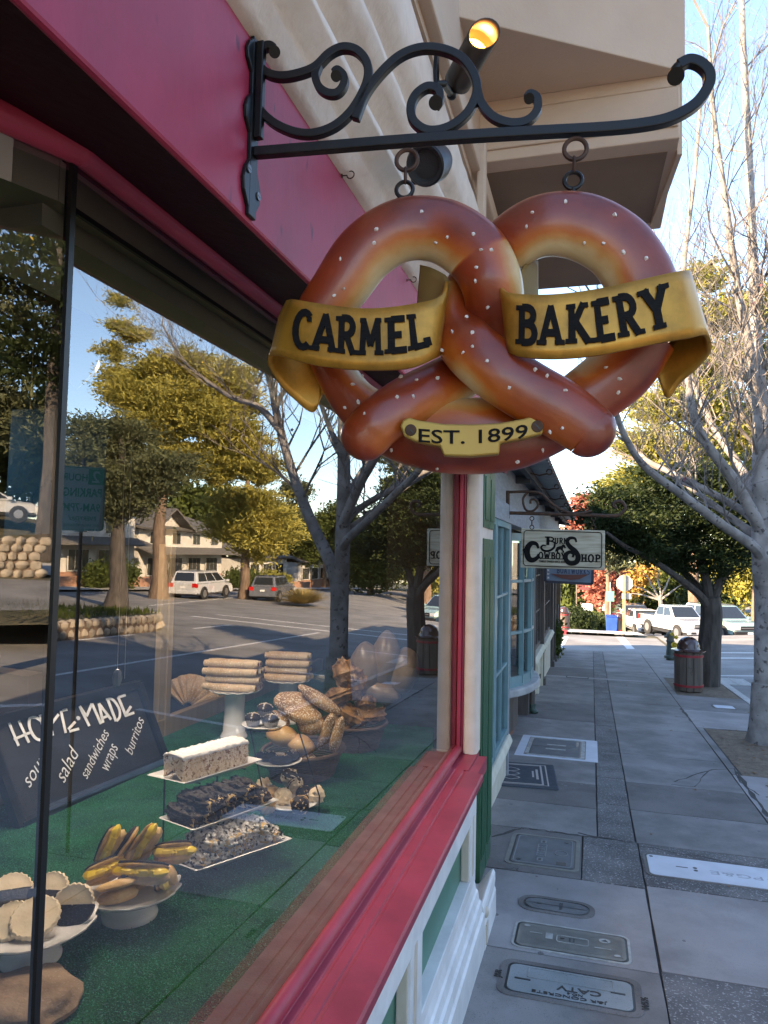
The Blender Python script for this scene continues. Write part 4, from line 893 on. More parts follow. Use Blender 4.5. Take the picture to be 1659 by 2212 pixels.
sh = thing('shop_building', 'grey boarded shop with teal bow window and dark eaves next to the bakery', 'building', (-1.3, 9, gz(-1, 9)))
def sb(name, m, mb, **k): return mb.build(name, m, sh, world=True, **k)
b = MB(); b.box((-6, 7.4, -2.6), (-5.8, 24, 1.2)); b.box((-6, 7.36, -2.6), (-1.45, 7.44, 1.2)); b.box((-1.45, 5.2, .42), (-1.0, 24, 1.3)); b.box((-1.32, 5.16, -2.6), (-.9, 5.25, 1.2)); b.box((-6, 23.9, -3.3), (-1.0, 24, 1.2)); sb('wall', m_grey, b)
b = MB(); b.box((-6, 12.2, -3.2), (-1.06, 24, .42)); sb('rear_wall', m_grey, b)
b = MB(); b.box((-1.34, 5.3, -2.6), (-1.30, 7.9, .4)); b.box((-5.7, 8.1, -2.6), (-2.2, 12, .4)); sb('interior', m_dark, b)
# low plaster base with ledge under the first window
b = MB(); b.box((-1.1, 5.19, -2.6), (-.86, 7.95, -1.97)); b.prism([(-1.1, 5.19, -1.99), (-.80, 5.19, -1.99), (-.80, 5.19, -1.96), (-.83, 5.19, -1.90), (-1.1, 5.19, -1.88)], (0, 2.78, 0)); sb('plaster_base', m_ocre, b, bevel=.01)
# first teal window
def window(x, y0, y1, z0, z1, ny, nz, fr=.06, mul=.025, par=sh, m=None, lab=None, nm='teal_window', inner=None):
    b = MB(); b.box((x-.05, y0, z0), (x+.02, y0+fr, z1)); b.box((x-.05, y1-fr, z0), (x+.02, y1, z1)); b.box((x-.05, y0+fr, z0), (x+.019, y1-fr, z0+fr)); b.box((x-.05, y0+fr, z1-fr), (x+.019, y1-fr, z1))
    for i in range(1, ny): y = y0+(y1-y0)*i/ny; b.box((x-.03, y-mul/2, z0+fr), (x+.01, y+mul/2, z1-fr))
    for i in range(1, nz): z = z0+(z1-z0)*i/nz; b.box((x-.028, y0+fr, z-mul/2), (x+.008, y1-fr, z+mul/2))
    w_ = b.build(nm, m or m_teal, par, world=True, bevel=.003)
    g = MB(); g.add([(x-.015, y0+fr, z0+fr), (x-.015, y1-fr, z0+fr), (x-.015, y1-fr, z1-fr), (x-.015, y0+fr, z1-fr)], [[0, 1, 2, 3]]); p = g.build('pane', m_glass2, w_, fix=False); 
    p.location = -Vector(par.location)
    return w_
window(-.86, 5.6, 6.75, -1.88, .33, 2, 3); window(-.86, 6.78, 7.9, -1.88, .33, 2, 3)
b = MB(); b.box((-1.1, 5.19, -1.88), (-.88, 5.6, .42)); b.box((-1.1, 7.9, -2.6), (-.84, 8.0, .42)); b.box((-1.6, 8.0, -2.6), (-1.5, 9.2, .42)); b.box((-1.0, 5.2, .33), (-.83, 12.2, .52)); sb('frame_board', m_grey, b, bevel=.004)
# bow window: facets on an arc
NB = 7; arcp = []
for i in range(NB+1):
    a = PI*(.08+.84*i/NB); arcp.append((-1.32+.52*math.sin(a), 10.35-1.12*math.cos(a)))
zb0, zb1 = -1.66, .28
bow = MB()
for (x, y) in arcp: bow.box((x-.035, y-.03, zb0), (x+.03, y+.03, zb1))
for (x0, y0), (x1, y1) in zip(arcp[:-1], arcp[1:]):
    for z, h in ((zb0-.03, .13), (-1.02, .035), (-.36, .035), (zb1-.1, .1)):
        d = Vector((y1-y0, -(x1-x0), 0)).normalized()*.028
        bow.hexa([(x0-d.x, y0-d.y, z), (x0+d.x, y0+d.y, z), (x1+d.x, y1+d.y, z), (x1-d.x, y1-d.y, z), (x0-d.x, y0-d.y, z+h), (x0+d.x, y0+d.y, z+h), (x1+d.x, y1+d.y, z+h), (x1-d.x, y1-d.y, z+h)])
bw = sb('bow_window', m_teal, bow)
g = MB()
for (x0, y0), (x1, y1) in zip(arcp[:-1], arcp[1:]): g.add([(x0-.012, y0, zb0), (x1-.012, y1, zb0), (x1-.012, y1, zb1), (x0-.012, y0, zb1)], [[0, 1, 2, 3]])
p = g.build('pane', m_glass2, bw, fix=False); p.location = -sh.location
b = MB(); led = [(-1.34+.66*math.sin(PI*i/16), 10.35-1.28*math.cos(PI*i/16)) for i in range(17)]
b.prism([(x, y, zb0-.13) for x, y in led], (0, 0, .10)); sb('bow_ledge', m_ledge2, b, bevel=.02)
b = MB(); b.prism([(-1.4+.42*math.sin(PI*i/10), 10.35-1.0*math.cos(PI*i/10), -2.34) for i in range(11)], (0, 0, .56))
sb('bow_skirt', m_brown, b); 
b = MB(); b.prism([(-1.4+.38*math.sin(PI*i/10), 10.35-.96*math.cos(PI*i/10), -2.62) for i in range(11)], (0, 0, .28)); sb('brick_foot', m_brick, b)
# display things inside the bow (dim shapes)
b = MB(); b.box((-1.36, 9.6, -1.6), (-1.22, 9.9, -.3)); b.box((-1.5, 9.2, -1.66), (-1.2, 11.3, -1.6)); b.ball((-1.3, 10.6, -.9), .2, 10, 8, sc=(.5, 1, 1.6), amp=.2); sb('window_display', mat('display_leather', (.12, .085, .06), .7, col2=(.05, .035, .03), scale=6), b)
# posts
for y, wx in ((11.75, .10), (12.9, .07)): b = MB(); b.box((-1.2, y, -2.75), (-.94, y+wx*2, .45)); sb('post', m_brown, b, bevel=.005)
b = MB(); b.box((-1.1, 13.1, -2.7), (-1.0, 15.6, -1.95)); b.prism([(-1.1, 13.05, -1.97), (-.93, 13.05, -1.97), (-.90, 13.05, -1.9), (-.95, 13.05, -1.82), (-1.1, 13.05, -1.82)], (0, 2.5, 0)); 
for y in (13.05, 14.2, 15.4): b.box((-1.1, y, -2.72), (-.95, y+.16, -1.97))
b.box((-1.1, 15.6, -2.9), (-1.0, 19.2, -2.0)); b.prism([(-1.1, 15.6, -2.02), (-.93, 15.6, -2.02), (-.90, 15.6, -1.95), (-.95, 15.6, -1.88), (-1.1, 15.6, -1.88)], (0, 3.6, 0)); sb('plaster_stall_riser', m_ocre, b, bevel=.008)
b = MB(); b.box((-1.0, 14.8, -2.45), (-.985, 15.05, -2.38)); b.box((-.985, 14.9, -2.43), (-.96, 14.94, -2.34)); sb('riser_latch', m_seal, b)
window(-1.03, 13.15, 15.5, -1.8, .3, 3, 3, m=m_brown, nm='dark_window'); window(-1.03, 15.7, 19.1, -1.86, .3, 4, 3, m=m_brown, nm='dark_window')
for y in (15.5, 19.2, 20.6, 22.2, 23.6): b = MB(); b.box((-1.15, y, -3.1), (-.94, y+.22, .5)); b.box((-1.15, y-.03, -3.1), (-.90, y+.25, gz(-1, y)+.14)); sb('timber_post', m_brown, b, bevel=.006)
# eaves: dark sloping soffit with rafters, corrugated metal edge with scroll hooks
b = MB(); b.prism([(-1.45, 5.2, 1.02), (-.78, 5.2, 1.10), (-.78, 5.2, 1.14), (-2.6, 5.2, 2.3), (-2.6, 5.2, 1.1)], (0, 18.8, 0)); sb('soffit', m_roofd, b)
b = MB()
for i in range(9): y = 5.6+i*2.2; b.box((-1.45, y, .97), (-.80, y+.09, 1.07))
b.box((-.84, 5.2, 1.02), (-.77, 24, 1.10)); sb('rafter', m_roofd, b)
b = MB(); rows = []
for i in range(150):
    y = 6.2+i*.12; rows.append([(x, y, 1.15+(.012 if i % 2 else -.0)+ (x+.8)*-.12) for x in (-2.4, -1.2, -.80, -.66, -.50)])
rows = [[(x, y, z if x > -1 else 1.5+(-.8-x)*.55) for x, y, z in r_] for r_ in rows]
b.grid(rows); sb('roof_sheet', m_slate, b, solid=.02)
b = MB()
for i in range(60): y = 6.3+i*.3; b.tube([(-.50, y, 1.115), (-.50, y+.15, 1.15), (-.50, y+.3, 1.115)], .018, 6)
sb('tile_edge', mat('tile_red_grey', (.20, .13, .11), .8, col2=(.26, .22, .20), scale=8), b)
for i in range(5):
    y = 9.6+i*2.1; b = MB(); b.tube([(-.78, y, 1.06), (-.66, y, 1.03), (-.56, y, 1.05)]+[(-.53+.035*math.cos(k), y, 1.075+.035*math.sin(k)) for k in np.linspace(-1.8, 3.4, 10)], .010, 6); b.build('eave_scroll', m_rust, sh, world=True, smooth=True)
# downspout
t = thing('downspout', 'dark brown downspout with green foot beside the bow window', 'downspout', (-.90, 12.0, gz(-.9, 12)))
b = MB(); b.tube([(0, 0, .14), (0, 0, 2.9)], .045, 12); b.build('pipe', m_brown, t, smooth=True)
b = MB(); b.tube([(0, 0, .15), (0, 0, .06), (.05, -.03, .0)], .055, 12); b.box((-.06, -.06, .40), (.05, .06, .43)); b.build('foot', mat('foot_green', (.03, .06, .045), .5), t, smooth=True)

# far building piece: brown lodge corner with planters
t = thing('corner_shop', 'dark timber shopfront at the corner before the side street', 'building', (-2, 24.5, gz(-1, 24.5)))
b = MB(); b.box((-4, 24.02, -3.4), (-1.15, 24.75, 1.0)); b.build('wall', m_brown, t, world=True)
b = MB(); b.prism([(-4, 23.9, 1.5), (-.7, 23.9, .98), (-.7, 23.9, 1.05), (-4, 23.9, 1.7)], (0, 1.2, 0)); b.build('roof', m_roofd, t, world=True)
b = MB(); b.box((-1.15, 24.3, -3.2), (-.98, 24.5, .9)); b.build('post', m_brown, t, world=True)
t = thing('wall_lantern_box', 'brown wooden box mounted on the last dark post above the hanging plant', 'wall box', (-.95, 22.0, -.9))
b = MB(); b.box((-.05, -.15, -.5), (.08, .15, .35)); b.prism([(-.07, -.18, .35), (.11, -.18, .35), (.02, -.18, .45)], (0, .36, 0)); b.build('box', mat('box_brown', (.12, .07, .035), .6, col2=(.17, .10, .05), scale=5), t, bevel=.01)
b = MB(); b.box((.08, -.1, -.4), (.085, .1, .25)); b.build('panel', m_brown, t)

# ---------------- hanging shop signs ----------------
YB = 7.7
def BP(px, py, o=0, Y=YB): d = ray(px, py); return d*((Y-o)/d.y)
t = thing('scroll_bracket', 'rusty brown scroll bracket on the grey shop holding the cowboy sign', 'sign bracket', BP(1098, 1108))
def rs(pts, r, nm, n=6, Y=YB, tt=None):
    b = MB(); P = smooth_path([(x, y, 0) for x, y in pts], n); b.tube([BP(p.x, p.y, 0, Y) for p in P], r, 6); b.build(nm, m_rust, tt or t, world=True, smooth=True)
rs([(1097, 1108), (1180, 1110), (1280, 1113), (1330, 1114), (1345, 1106), (1350, 1095), (1343, 1084), (1330, 1084), (1325, 1092), (1332, 1098)], .018, 'bar')
rs([(1097, 1060), (1097, 1120)], .02, 'upright', 2); rs([(1098, 1063), (1140, 1062), (1168, 1066), (1190, 1086), (1215, 1102), (1245, 1110), (1278, 1104)], .014, 'brace')
rs([(1140, 1063), (1130, 1078), (1135, 1100), (1150, 1104), (1162, 1092), (1158, 1080), (1147, 1080), (1146, 1088)], .012, 'curl')
for lab, x in (('thin rusty chain at the left end of the cowboy sign', 1149), ('thin rusty chain at the right end of the cowboy sign', 1282)):
    q = thing('hanging_chain', lab, 'chain', BP(x, 1115), group='chains of the cowboy sign')
    for k in range(3):
        b = MB(); c = BP(x, 1120+k*9.5); a1 = Vector((1, 0, 0)) if k % 2 == 0 else Vector((0, 1, 0)); torus(b, c, .021, .005, a1, Z, 12); b.build('link', m_rust, q, world=True, smooth=True)
t = thing('cowboy_shop_sign', 'weathered pale wooden sign with black western lettering and a bucking horse', 'sign', BP(1216, 1186))
m_signw = mat('weathered_sign_wood', (.30, .25, .17), .7, col2=(.52, .47, .36), scale=3.2, contrast=(.3, .6), stretch=(1, 1, 11), bump=.5, bscale=9, bdist=.006)
TL, TR, BR_, BL = (BP(1126, 1141), BP(1307, 1146), BP(1306, 1232), BP(1124, 1226))
b = MB(); b.prism([TL, TR, BR_, BL], (0, .045, 0)); b.build('board', m_signw, t, world=True, bevel=.006)
def SG(u, v, h=0):   # u 0..1, v 0..1 from the bottom
    return (TL*(1-u)+TR*u)*v+(BL*(1-u)+BR_*u)*(1-v)+Vector((0, -.003-h, 0))
WS, HS = (TR-TL).length, (TL-BL).length
def SQ(x, y, h=0): return SG(x/WS, y/HS, h)
b = MB(); rr_ = rrect(.03, WS-.03, .022, HS-.022, .03, 4); rr_.append(rr_[0]); stroke(b, rr_, .008, SQ, .004); b.build('border_line', m_blk, t, world=True)
b = MB()
def bt(s, cx, cy, h, sx=1., arc_=0, t_=.2): word(b, s, lambda x, y, q: SQ(cx+x*h*sx, cy+y*h+arc_*(x*h*sx)**2, q), .004, t=t_, gap=.06)
px2 = lambda x, y: (((x-1125)/181)*WS, (1-(y-1141)/86)*HS)
# big initials as swash strokes
def sw(pts, wd, taper=None):
    P = smooth_path([(*px2(x, y), 0) for x, y in pts], 5); q = None if taper is None else [taper[0]+(taper[1]-taper[0])*math.sin(math.pi*i/len(P)) for i in range(len(P))]
    stroke(b, [(p.x, p.y) for p in P], wd, SQ, .0042, taper=q)
sw([(1164, 1184), (1160, 1175), (1150, 1173), (1142, 1180), (1139, 1192), (1143, 1206), (1152, 1210), (1162, 1204), (1165, 1196)], .055, (.35, 1.1))
sw([(1142, 1190), (1134, 1187), (1130, 1190)], .02)
stroke(b, [px2(1184.5, 1158.5), px2(1184.5, 1176)], .030, SQ, .004); sw([(1178, 1159), (1191, 1159), (1197, 1163), (1192, 1167), (1187, 1167)], .014); sw([(1187, 1167), (1198, 1170), (1199, 1178), (1194, 1185), (1185, 1189), (1175, 1188), (1170, 1182), (1174, 1177), (1181, 1178)], .018, (.6, 1.3))
sw([(1246, 1168), (1242, 1160), (1231, 1160), (1226, 1168), (1232, 1178), (1244, 1188), (1250, 1200), (1246, 1211), (1234, 1214), (1225, 1208), (1224, 1196), (1232, 1190), (1240, 1194), (1238, 1201)], .045, (.4, 1.15))
x_, y_ = px2(1214, 1169); bt('URN', px2(1213, 1166)[0], px2(1213, 1166)[1], .060, .95, -.6)
x_, y_ = px2(1193, 1199); bt('OWBOY', px2(1194, 1199)[0], y_, .068, .98)
x_, y_ = px2(1276, 1202); bt('HOP', x_, y_, .078, 1.1)
x_, y_ = px2(1194, 1211.5); bt('FAMILY OWNED SINCE 1876', x_-.0, y_, .020, .82)
sw([(1165, 1205.5), (1192, 1205.5), (1222, 1205.5)], .008); sw([(1254, 1209), (1275, 1209), (1297, 1209)], .008)
b.build('lettering', m_blk, t, world=True)
b = MB(); hs = [(1199, 1195), (1201, 1186), (1204, 1180), (1209, 1178), (1214, 1177), (1217, 1173), (1221, 1175), (1224, 1181), (1221, 1182), (1218, 1180), (1217, 1184), (1220, 1189), (1218, 1194), (1216, 1188), (1212, 1185), (1208, 1186), (1207, 1192), (1210, 1196), (1206, 1195), (1203, 1189), (1201, 1190)]
b.prism([SQ(*px2(x, y), 0) for x, y in hs], (0, -.004, 0)); b.build('horse_emblem', m_blk, t, world=True)
# second sign further on
YB2 = 13.6
t = thing('boat_sign', 'blue grey framed sign with a dark red boat hull hanging behind the cowboy sign', 'sign', BP(1230, 1240, 0, YB2))
q = [BP(1179, 1205, 0, YB2), BP(1281, 1210, 0, YB2), BP(1280, 1262, 0, YB2), BP(1178, 1256, 0, YB2)]
b = MB(); b.prism(q, (0, .05, 0)); b.build('board', mat('sign_blue', (.13, .18, .25), .6, col2=(.18, .23, .30), scale=3), t, world=True)
b = MB()
for a, c in zip(q, q[1:]+q[:1]): b.tube([a, c], .022, 4, square=True)
b.build('frame', mat('frame_navy', (.02, .022, .04), .5), t, world=True)
b = MB(); hull = [(1190, 1239), (1212, 1241), (1240, 1241.5), (1272, 1241), (1262, 1246), (1252, 1251), (1232, 1252.5), (1212, 1249)]
b.prism([BP(x, y, .01, YB2) for x, y in hull], (0, -.03, 0)); b.build('boat_hull', mat('hull_red', (.13, .03, .02), .45), t, world=True)
b = MB(); c0 = BP(1238, 1233.5, .003, YB2); dx = (BP(1270, 1235, 0, YB2)-BP(1205, 1232, 0, YB2)); word(b, 'BOATWORKS', lambda x, y, h: c0+dx*(x/6.7)+Z*(y*.10)+Vector((0, -h, 0)), .005, t=.16)
b.build('lettering', mat('letter_navy', (.015, .03, .08), .5), t, world=True)
b = MB()
for y in (1232, 1240, 1248): 
    for dx_ in (-2.2, 2.2): b.tube([BP(1184-dx_, y-2, .006, YB2), BP(1184+dx_, y+2, .006, YB2)], .008, 4)
b.build('corner_mark', mat('letter_white', (.6, .6, .6), .6), t, world=True)
t = thing('sign_arm', 'plain dark arm holding the boat sign over the pavement', 'sign bracket', (-1, YB2, .02))
b = MB(); z_ = BP(1230, 1196, 0, YB2).z; b.tube([(-1.0, YB2+.02, z_), (.05, YB2+.02, z_)], .02, 6); 
for x in (1190, 1272): p = BP(x, 1206, 0, YB2); b.tube([(p.x, YB2+.02, z_), (p.x, YB2+.02, p.z)], .008, 5)
b.build('arm', m_rust, t, world=True)

# ---------------- litter bins, hydrant, posts ----------------
m_slat = mat('bin_slat', (.085, .065, .052), .65, col2=(.13, .10, .08), scale=5, stretch=(5, 5, .5), bump=.35, bscale=40, bdist=.003)
m_dome = mat('bin_dome', (.055, .025, .018), .18, col2=(.08, .04, .03), scale=3, coat=.6)
m_band = mat('bin_red_band', (.34, .02, .03), .5, col2=(.26, .02, .025), scale=20)
def make_bin(label, loc):
    t = thing('litter_bin', label, 'litter bin', loc, group='slatted litter bins with domed lids')
    r_ = .265
    for k in range(12):
        a = 2*PI*k/12; b = MB(); w_ = .062
        c_, s_ = math.cos(a), math.sin(a)
        P = lambda u, v, z: (c_*v-s_*u, s_*v+c_*u, z)
        b.hexa([P(-w_, r_-.025, .03), P(w_, r_-.025, .03), P(w_, r_, .03), P(-w_, r_, .03), P(-w_, r_-.025, .80), P(w_, r_-.025, .80), P(w_, r_, .80), P(-w_, r_, .80)]); b.build('slat', m_slat, t, bevel=.004)
    b = MB(); b.lathe([(0, .02), (.235, .02), (.235, .79)], n=24); b.build('liner', m_seal, t, smooth=True)
    for z in (.13, .72):
        b = MB(); b.lathe([(.268, z-.022), (.283, z-.022), (.283, z+.022), (.268, z+.022)], n=24)
        for k in range(12): a = 2*PI*k/12; b.ball((.284*math.cos(a), .284*math.sin(a), z), .007, 6, 4)
        b.build('band', m_band, t)
    b = MB(); b.lathe([(0, .795), (.31, .795), (.325, .81), (.325, .825), (.23, .845), (.22, .86), (.212, .93), (.185, 1.0), (.14, 1.05), (.08, 1.082), (0, 1.095)], n=32); b.build('domed_lid', m_dome, t, smooth=True, angle=35)
    return t
g = pG(1490, 1497); bn1 = make_bin('near slatted litter bin with glossy brown dome beside the dark tree', (g.x, g.y+.2, gz(g.x, g.y)))
b = MB(); b.tube([(-.03, -.272, .52), (.0, -.274, .48), (.03, -.272, .50), (.05, -.268, .44), (.0, -.274, .40), (.03, -.272, .36)], .004, 4); b.build('scratched_mark', m_seal, bn1)
b = MB(); b.lathe([(.2835, .112), (.285, .112), (.285, .15), (.2835, .15)], n=24); 
for (px, py, lab) in ((1218, 1361, 'far slatted litter bin in sunlight on the red kerb corner at the left'), (1337, 1367, 'far slatted litter bin between the blue bin and the stop sign post')):
    c = copy_tree(bn1); 
    for k in [k for k in bpy.data.objects if k.parent == c and k.name.startswith('scratched')]: bpy.data.objects.remove(k)
    g = pG(px, py) if px < 1300 else pD(px, 1366, 41); c.location = (g.x, g.y, g.z if px > 1300 else gz(g.x, g.y)+.02); c['label'] = lab
p = pD(1321, 1364, 41); t = thing('recycling_bin', 'blue plastic recycling bin beside the far slatted litter bin', 'recycling bin', p)
b = MB(); b.hexa([(-.28, -.28, 0), (.28, -.28, 0), (.28, .28, 0), (-.28, .28, 0), (-.33, -.33, .82), (.33, -.33, .82), (.33, .33, .82), (-.33, .33, .82)]); b.build('bin', mat('bin_blue', (.01, .05, .28), .4, col2=(.015, .07, .34), scale=3), t, bevel=.03)
b = MB(); b.hexa([(-.35, -.36, .82), (.35, -.36, .82), (.35, .36, .82), (-.35, .36, .82), (-.33, -.34, .87), (.33, -.34, .87), (.30, .30, .92), (-.30, .30, .92)]); b.build('lid', mat('bin_blue_lid', (.01, .045, .22), .4), t, bevel=.02)
g = pG(1448, 1426); t = thing('fire_hydrant', 'dark green fire hydrant with yellow caps between the bin and the side street', 'fire hydrant', (g.x, g.y, gz(g.x, g.y)))
m_hy = mat('hydrant_green', (.04, .06, .05), .5, col2=(.07, .09, .075), scale=12, bump=.2); m_hy2 = mat('hydrant_top', (.16, .14, .11), .6, col2=(.11, .10, .08), scale=10); m_yel = mat('hydrant_yellow', (.55, .36, .02), .45)
b = MB(); b.lathe([(0, 0), (.12, 0), (.12, .05), (.17, .06), (.18, .10), (.17, .13), (.125, .15), (.115, .3), (.10, .52), (.12, .54), (.12, .57), (.10, .58)], n=24); b.build('barrel', m_hy, t, smooth=True, angle=40)
b = MB(); b.lathe([(.10, .58), (.095, .72), (.11, .73), (.11, .76), (.08, .80), (.04, .83), (.025, .83), (.025, .87), (0, .87)], n=24); b.cyl((-.17, 0, .68), (.1, 0, .68), .045, 12); b.build('bonnet', m_hy2, t, smooth=True, angle=40)
for p0, p1, r_ in (((.05, -.05, .46), (.10, -.19, .46), .085), ((.08, 0, .67), (.19, -.03, .67), .06), ((.0, -.05, .77), (.04, -.15, .77), .05)):
    b = MB(); b.cyl(p0, p1, r_*.7, 14); b.cyl(Vector(p0).lerp(Vector(p1), .6), Vector(p1), r_, 14); b.cyl(p1, Vector(p1)+(Vector(p1)-Vector(p0))*.25, r_*.3, 8); b.build('outlet_cap', m_yel, t, smooth=True, angle=40)
# stop sign seen from behind
g = pG(1348, 1366); t = thing('stop_sign', 'back of an octagonal stop sign on a sunlit wooden post', 'road sign', (g.x, g.y, gz(g.x, g.y)))
hgt = (1366-1253)/1580*36.5
b = MB(); b.box((-.06, -.06, 0), (.06, .06, hgt+.1)); b.build('post', mat('sign_post_wood', (.42, .27, .12), .6, col2=(.50, .34, .17), scale=5), t, bevel=.01)
b = MB(); b.prism([(.02+.40*math.cos(R(22.5+45*k)), .065, hgt-.30+.40*math.sin(R(22.5+45*k))) for k in range(8)], (0, .006, 0)); b.build('octagon_plate', mat('alu_plate', (.42, .40, .36), .45, .3), t)
b = MB(); b.box((-.10, .075, hgt-1.05), (.32, .08, hgt-.78)); b.build('small_plate', MC['alu_plate'], t)
t = thing('street_name_sign', 'small green road sign on a thin pole near the red maple', 'road sign', pD(1318, 1362, 44))
b = MB(); b.cyl((0, 0, 0), (0, 0, 2.9), .03, 8); b.build('pole', mat('galv_pole', (.35, .35, .35), .5, .5), t)
b = MB(); b.box((-.22, -.04, 1.75), (.22, -.02, 2.35)); b.build('green_plate', mat('plate_green', (.10, .38, .28), .5), t)
for (px, py, D, w_, h_, lab) in ((1268, 1312, 47, .62, .42, 'glowing white box sign on a post by the far hedge'), (1301, 1311, 52, .34, .5, 'narrow glowing white sign beside the far tree trunk')):
    p = pD(px, py, D); t = thing('lit_box_sign', lab, 'sign', (p.x, p.y, gz(p.x, p.y))); z0 = p.z-gz(p.x, p.y)
    b = MB(); b.cyl((-w_*.6, 0, 0), (-w_*.6, 0, z0+.3), .05, 8); b.box((-w_*.6, -.02, z0+.22), (w_*.4, .02, z0+.27)); b.build('post', m_slat, t)
    b = MB(); b.box((-w_/2, -.08, z0-h_/2), (w_/2, .08, z0+h_/2)); b.build('lit_panel', mat('lit_panel', (1, .95, .85), .5, emit=1.4), t, bevel=.02)
t = thing('direction_sign', 'small dark red hanging sign above the glowing white box', 'sign', pD(1262, 1275, 45))
b = MB(); b.box((-.4, 0, .28), (.35, .04, .48)); b.box((-.3, 0, .02), (.3, .04, .2)); b.build('panel', mat('panel_maroon', (.12, .03, .03), .6), t); b = MB(); b.cyl((-.45, .02, -3), (-.45, .02, .55), .045, 8); b.build('post', m_slat, t)
# ================= DISPLAY: CAKES AND BREADS =================
ZT = -1.212
m_china = mat('white_china', (.72, .73, .76), .18, coat=.4)
m_choc = mat('chocolate', (.006, .0028, .0022), .5, spec=.25, col2=(.014, .007, .005), scale=20, bump=.5, bscale=60)
m_pastry = mat('golden_pastry', (.46, .26, .08), .6, col2=(.70, .48, .22), scale=22, bump=.6, bscale=60, bdist=.004)
m_cookie = mat('pale_cookie', (.74, .60, .42), .7, col2=(.80, .69, .52), scale=14, bump=.6, bscale=45, bdist=.004)
m_custard = mat('yellow_custard', (.85, .58, .02), .3, col2=(.90, .66, .06), scale=10, bump=.2)
m_cream2 = mat('whipped_cream', (.68, .62, .55), .5, col2=(.58, .50, .42), scale=30, bump=.4)
m_bread = mat('sugared_bread', (.13, .055, .02), .6, col2=(.46, .28, .12), scale=9, bump=.5, bscale=90, bdist=.003, speck=(120, .44, (.62, .55, .45)))
m_dusted = mat('sugar_dusted_roll', (.48, .34, .20), .8, col2=(.64, .52, .38), scale=12, bump=.5, bscale=70, speck=(120, .38, (.76, .70, .62)))
m_almond = mat('almond_crust', (.66, .50, .33), .75, col2=(.80, .69, .53), scale=30, bump=1, bscale=80, bdist=.008, speck=(60, .40, (.25, .13, .06)))
m_icing = mat('powder_icing', (.80, .80, .82), .9, col2=(.70, .70, .72), scale=20, bump=.8, bscale=60, bdist=.01)
m_nuts = mat('coconut_choc_crumb', (.010, .006, .005), .7, col2=(.80, .78, .78), scale=55, contrast=(.40, .50), bump=1, bscale=80, bdist=.01)
m_nuts2 = mat('dark_choc_crumb', (.007, .0035, .003), .6, col2=(.025, .013, .009), scale=30, bump=1, bscale=80, bdist=.01, speck=(60, .28, (.5, .42, .34)))
m_wick = mat('dark_wicker', (.07, .045, .035), .7, col2=(.13, .085, .06), scale=30, stretch=(1, 1, 5), bump=.8, bscale=60)
def TP(px, py, z=ZT): return pZ(px, py, z)
def cake_stand(label, c, r, h, wav=True, rb=None):
    t = thing('cake_stand', label, 'cake stand', c, group='white cake stands in the window'); rb = rb or r*.56
    b = MB(); b.lathe([(0, h-.008), (r*.6, h-.010), (r*.93, h-.004), (r, h+.004), (r*1.0, h+.010), (r*.94, h+.004), (r*.6, h-.001), (0, h)], n=96, wav=((3, 4), .006, 16, .004) if wav else None); b.build('plate', m_china, t, smooth=True, angle=180)
    b = MB(); b.lathe([(0, 0), (rb, 0), (rb*1.02, .008), (rb*.99, .016), (rb*.93, .02), (rb*.92, .03), (rb*.84, .035), (rb*.76, h*.6), (rb*.78, h-.01)], n=40); b.build('foot', m_china, t, smooth=True, angle=60)
    return t
# éclairs
def eclair(label, p, L, ang, tilt=0, roll=0, open_=True, choc=True, w_=.024):
    t = thing('eclair', label, 'eclair', p, (roll, tilt, ang), group='custard eclairs on the cake stand')
    def loaf(mb, z0, sx=1, hh=1., k=12, am=.03, op=0.):
        rows = []
        for i in range(k+1):
            f = i/k; x = (f-.5)*L; q = (max(0, 1-(2*f-1)**2))**.33*w_*sx*(1+am*math.sin(9*f+L*70)); rows.append([(x, q*math.cos(a), z0+q*.62*hh*math.sin(a)-q*math.cos(a)*op) for a in np.linspace(0, 2*PI, 13)[:-1]])
        mb.grid(rows, closed=True)
    b = MB(); loaf(b, 0); b.build('bottom_shell', m_pastry, t, smooth=True)
    if open_:
        b = MB()
        for i in range(9): f = (i+.5)/9; b.ball(((f-.5)*L*.86, .003*math.sin(i*2.2)-w_*.36, .023), w_*.74, 8, 6, sc=(1.1, 1.05, .62), amp=.1, seed=i)
        b.build('custard', m_custard, t, smooth=True)
    b = MB(); loaf(b, .034, .86, .7, op=.5 if open_ else 0); b.build('top_shell', m_pastry, t, smooth=True)
    if choc:
        b = MB(); loaf(b, .042, .76, .60, am=.08, op=.5 if open_ else 0); b.build('chocolate_icing', m_choc, t, smooth=True)
c = TP(280, 1978); st1 = cake_stand('white scalloped cake stand piled with custard eclairs', c, .158, .085)
zt = ZT+.085
ecs = (
    (255, 1935, .012, .13, (.8, .5, .1), False, False, 'short plain custard eclair at the left front of the stand'),
    (300, 1905, .020, .15, (.2, 1, 0), False, True, 'chocolate topped eclair under the heap in the middle'),
    (230, 1890, .035, .14, (.6, .8, .1), True, True, 'chocolate topped eclair at the back left of the lower layer'),
    (368, 1890, .030, .13, (.25, -.9, .5), True, True, 'chocolate topped eclair hanging over the right rim of the stand'),
    (310, 1896, .050, .20, (1, -.15, .12), True, True, 'long front custard eclair lying across the stand'),
    (250, 1832, .100, .13, (.30, .25, .9), True, True, 'upper left eclair standing on edge showing its custard'),
    (290, 1835, .095, .13, (.35, .6, .7), False, True, 'dark chocolate eclair between the two upright ones'),
    (322, 1828, .105, .15, (.50, .1, .85), True, False, 'upper middle eclair standing on edge with piped custard'),
    (372, 1852, .070, .13, (.75, .6, -.1), True, True, 'upper right chocolate eclair beside the coconut tray'))
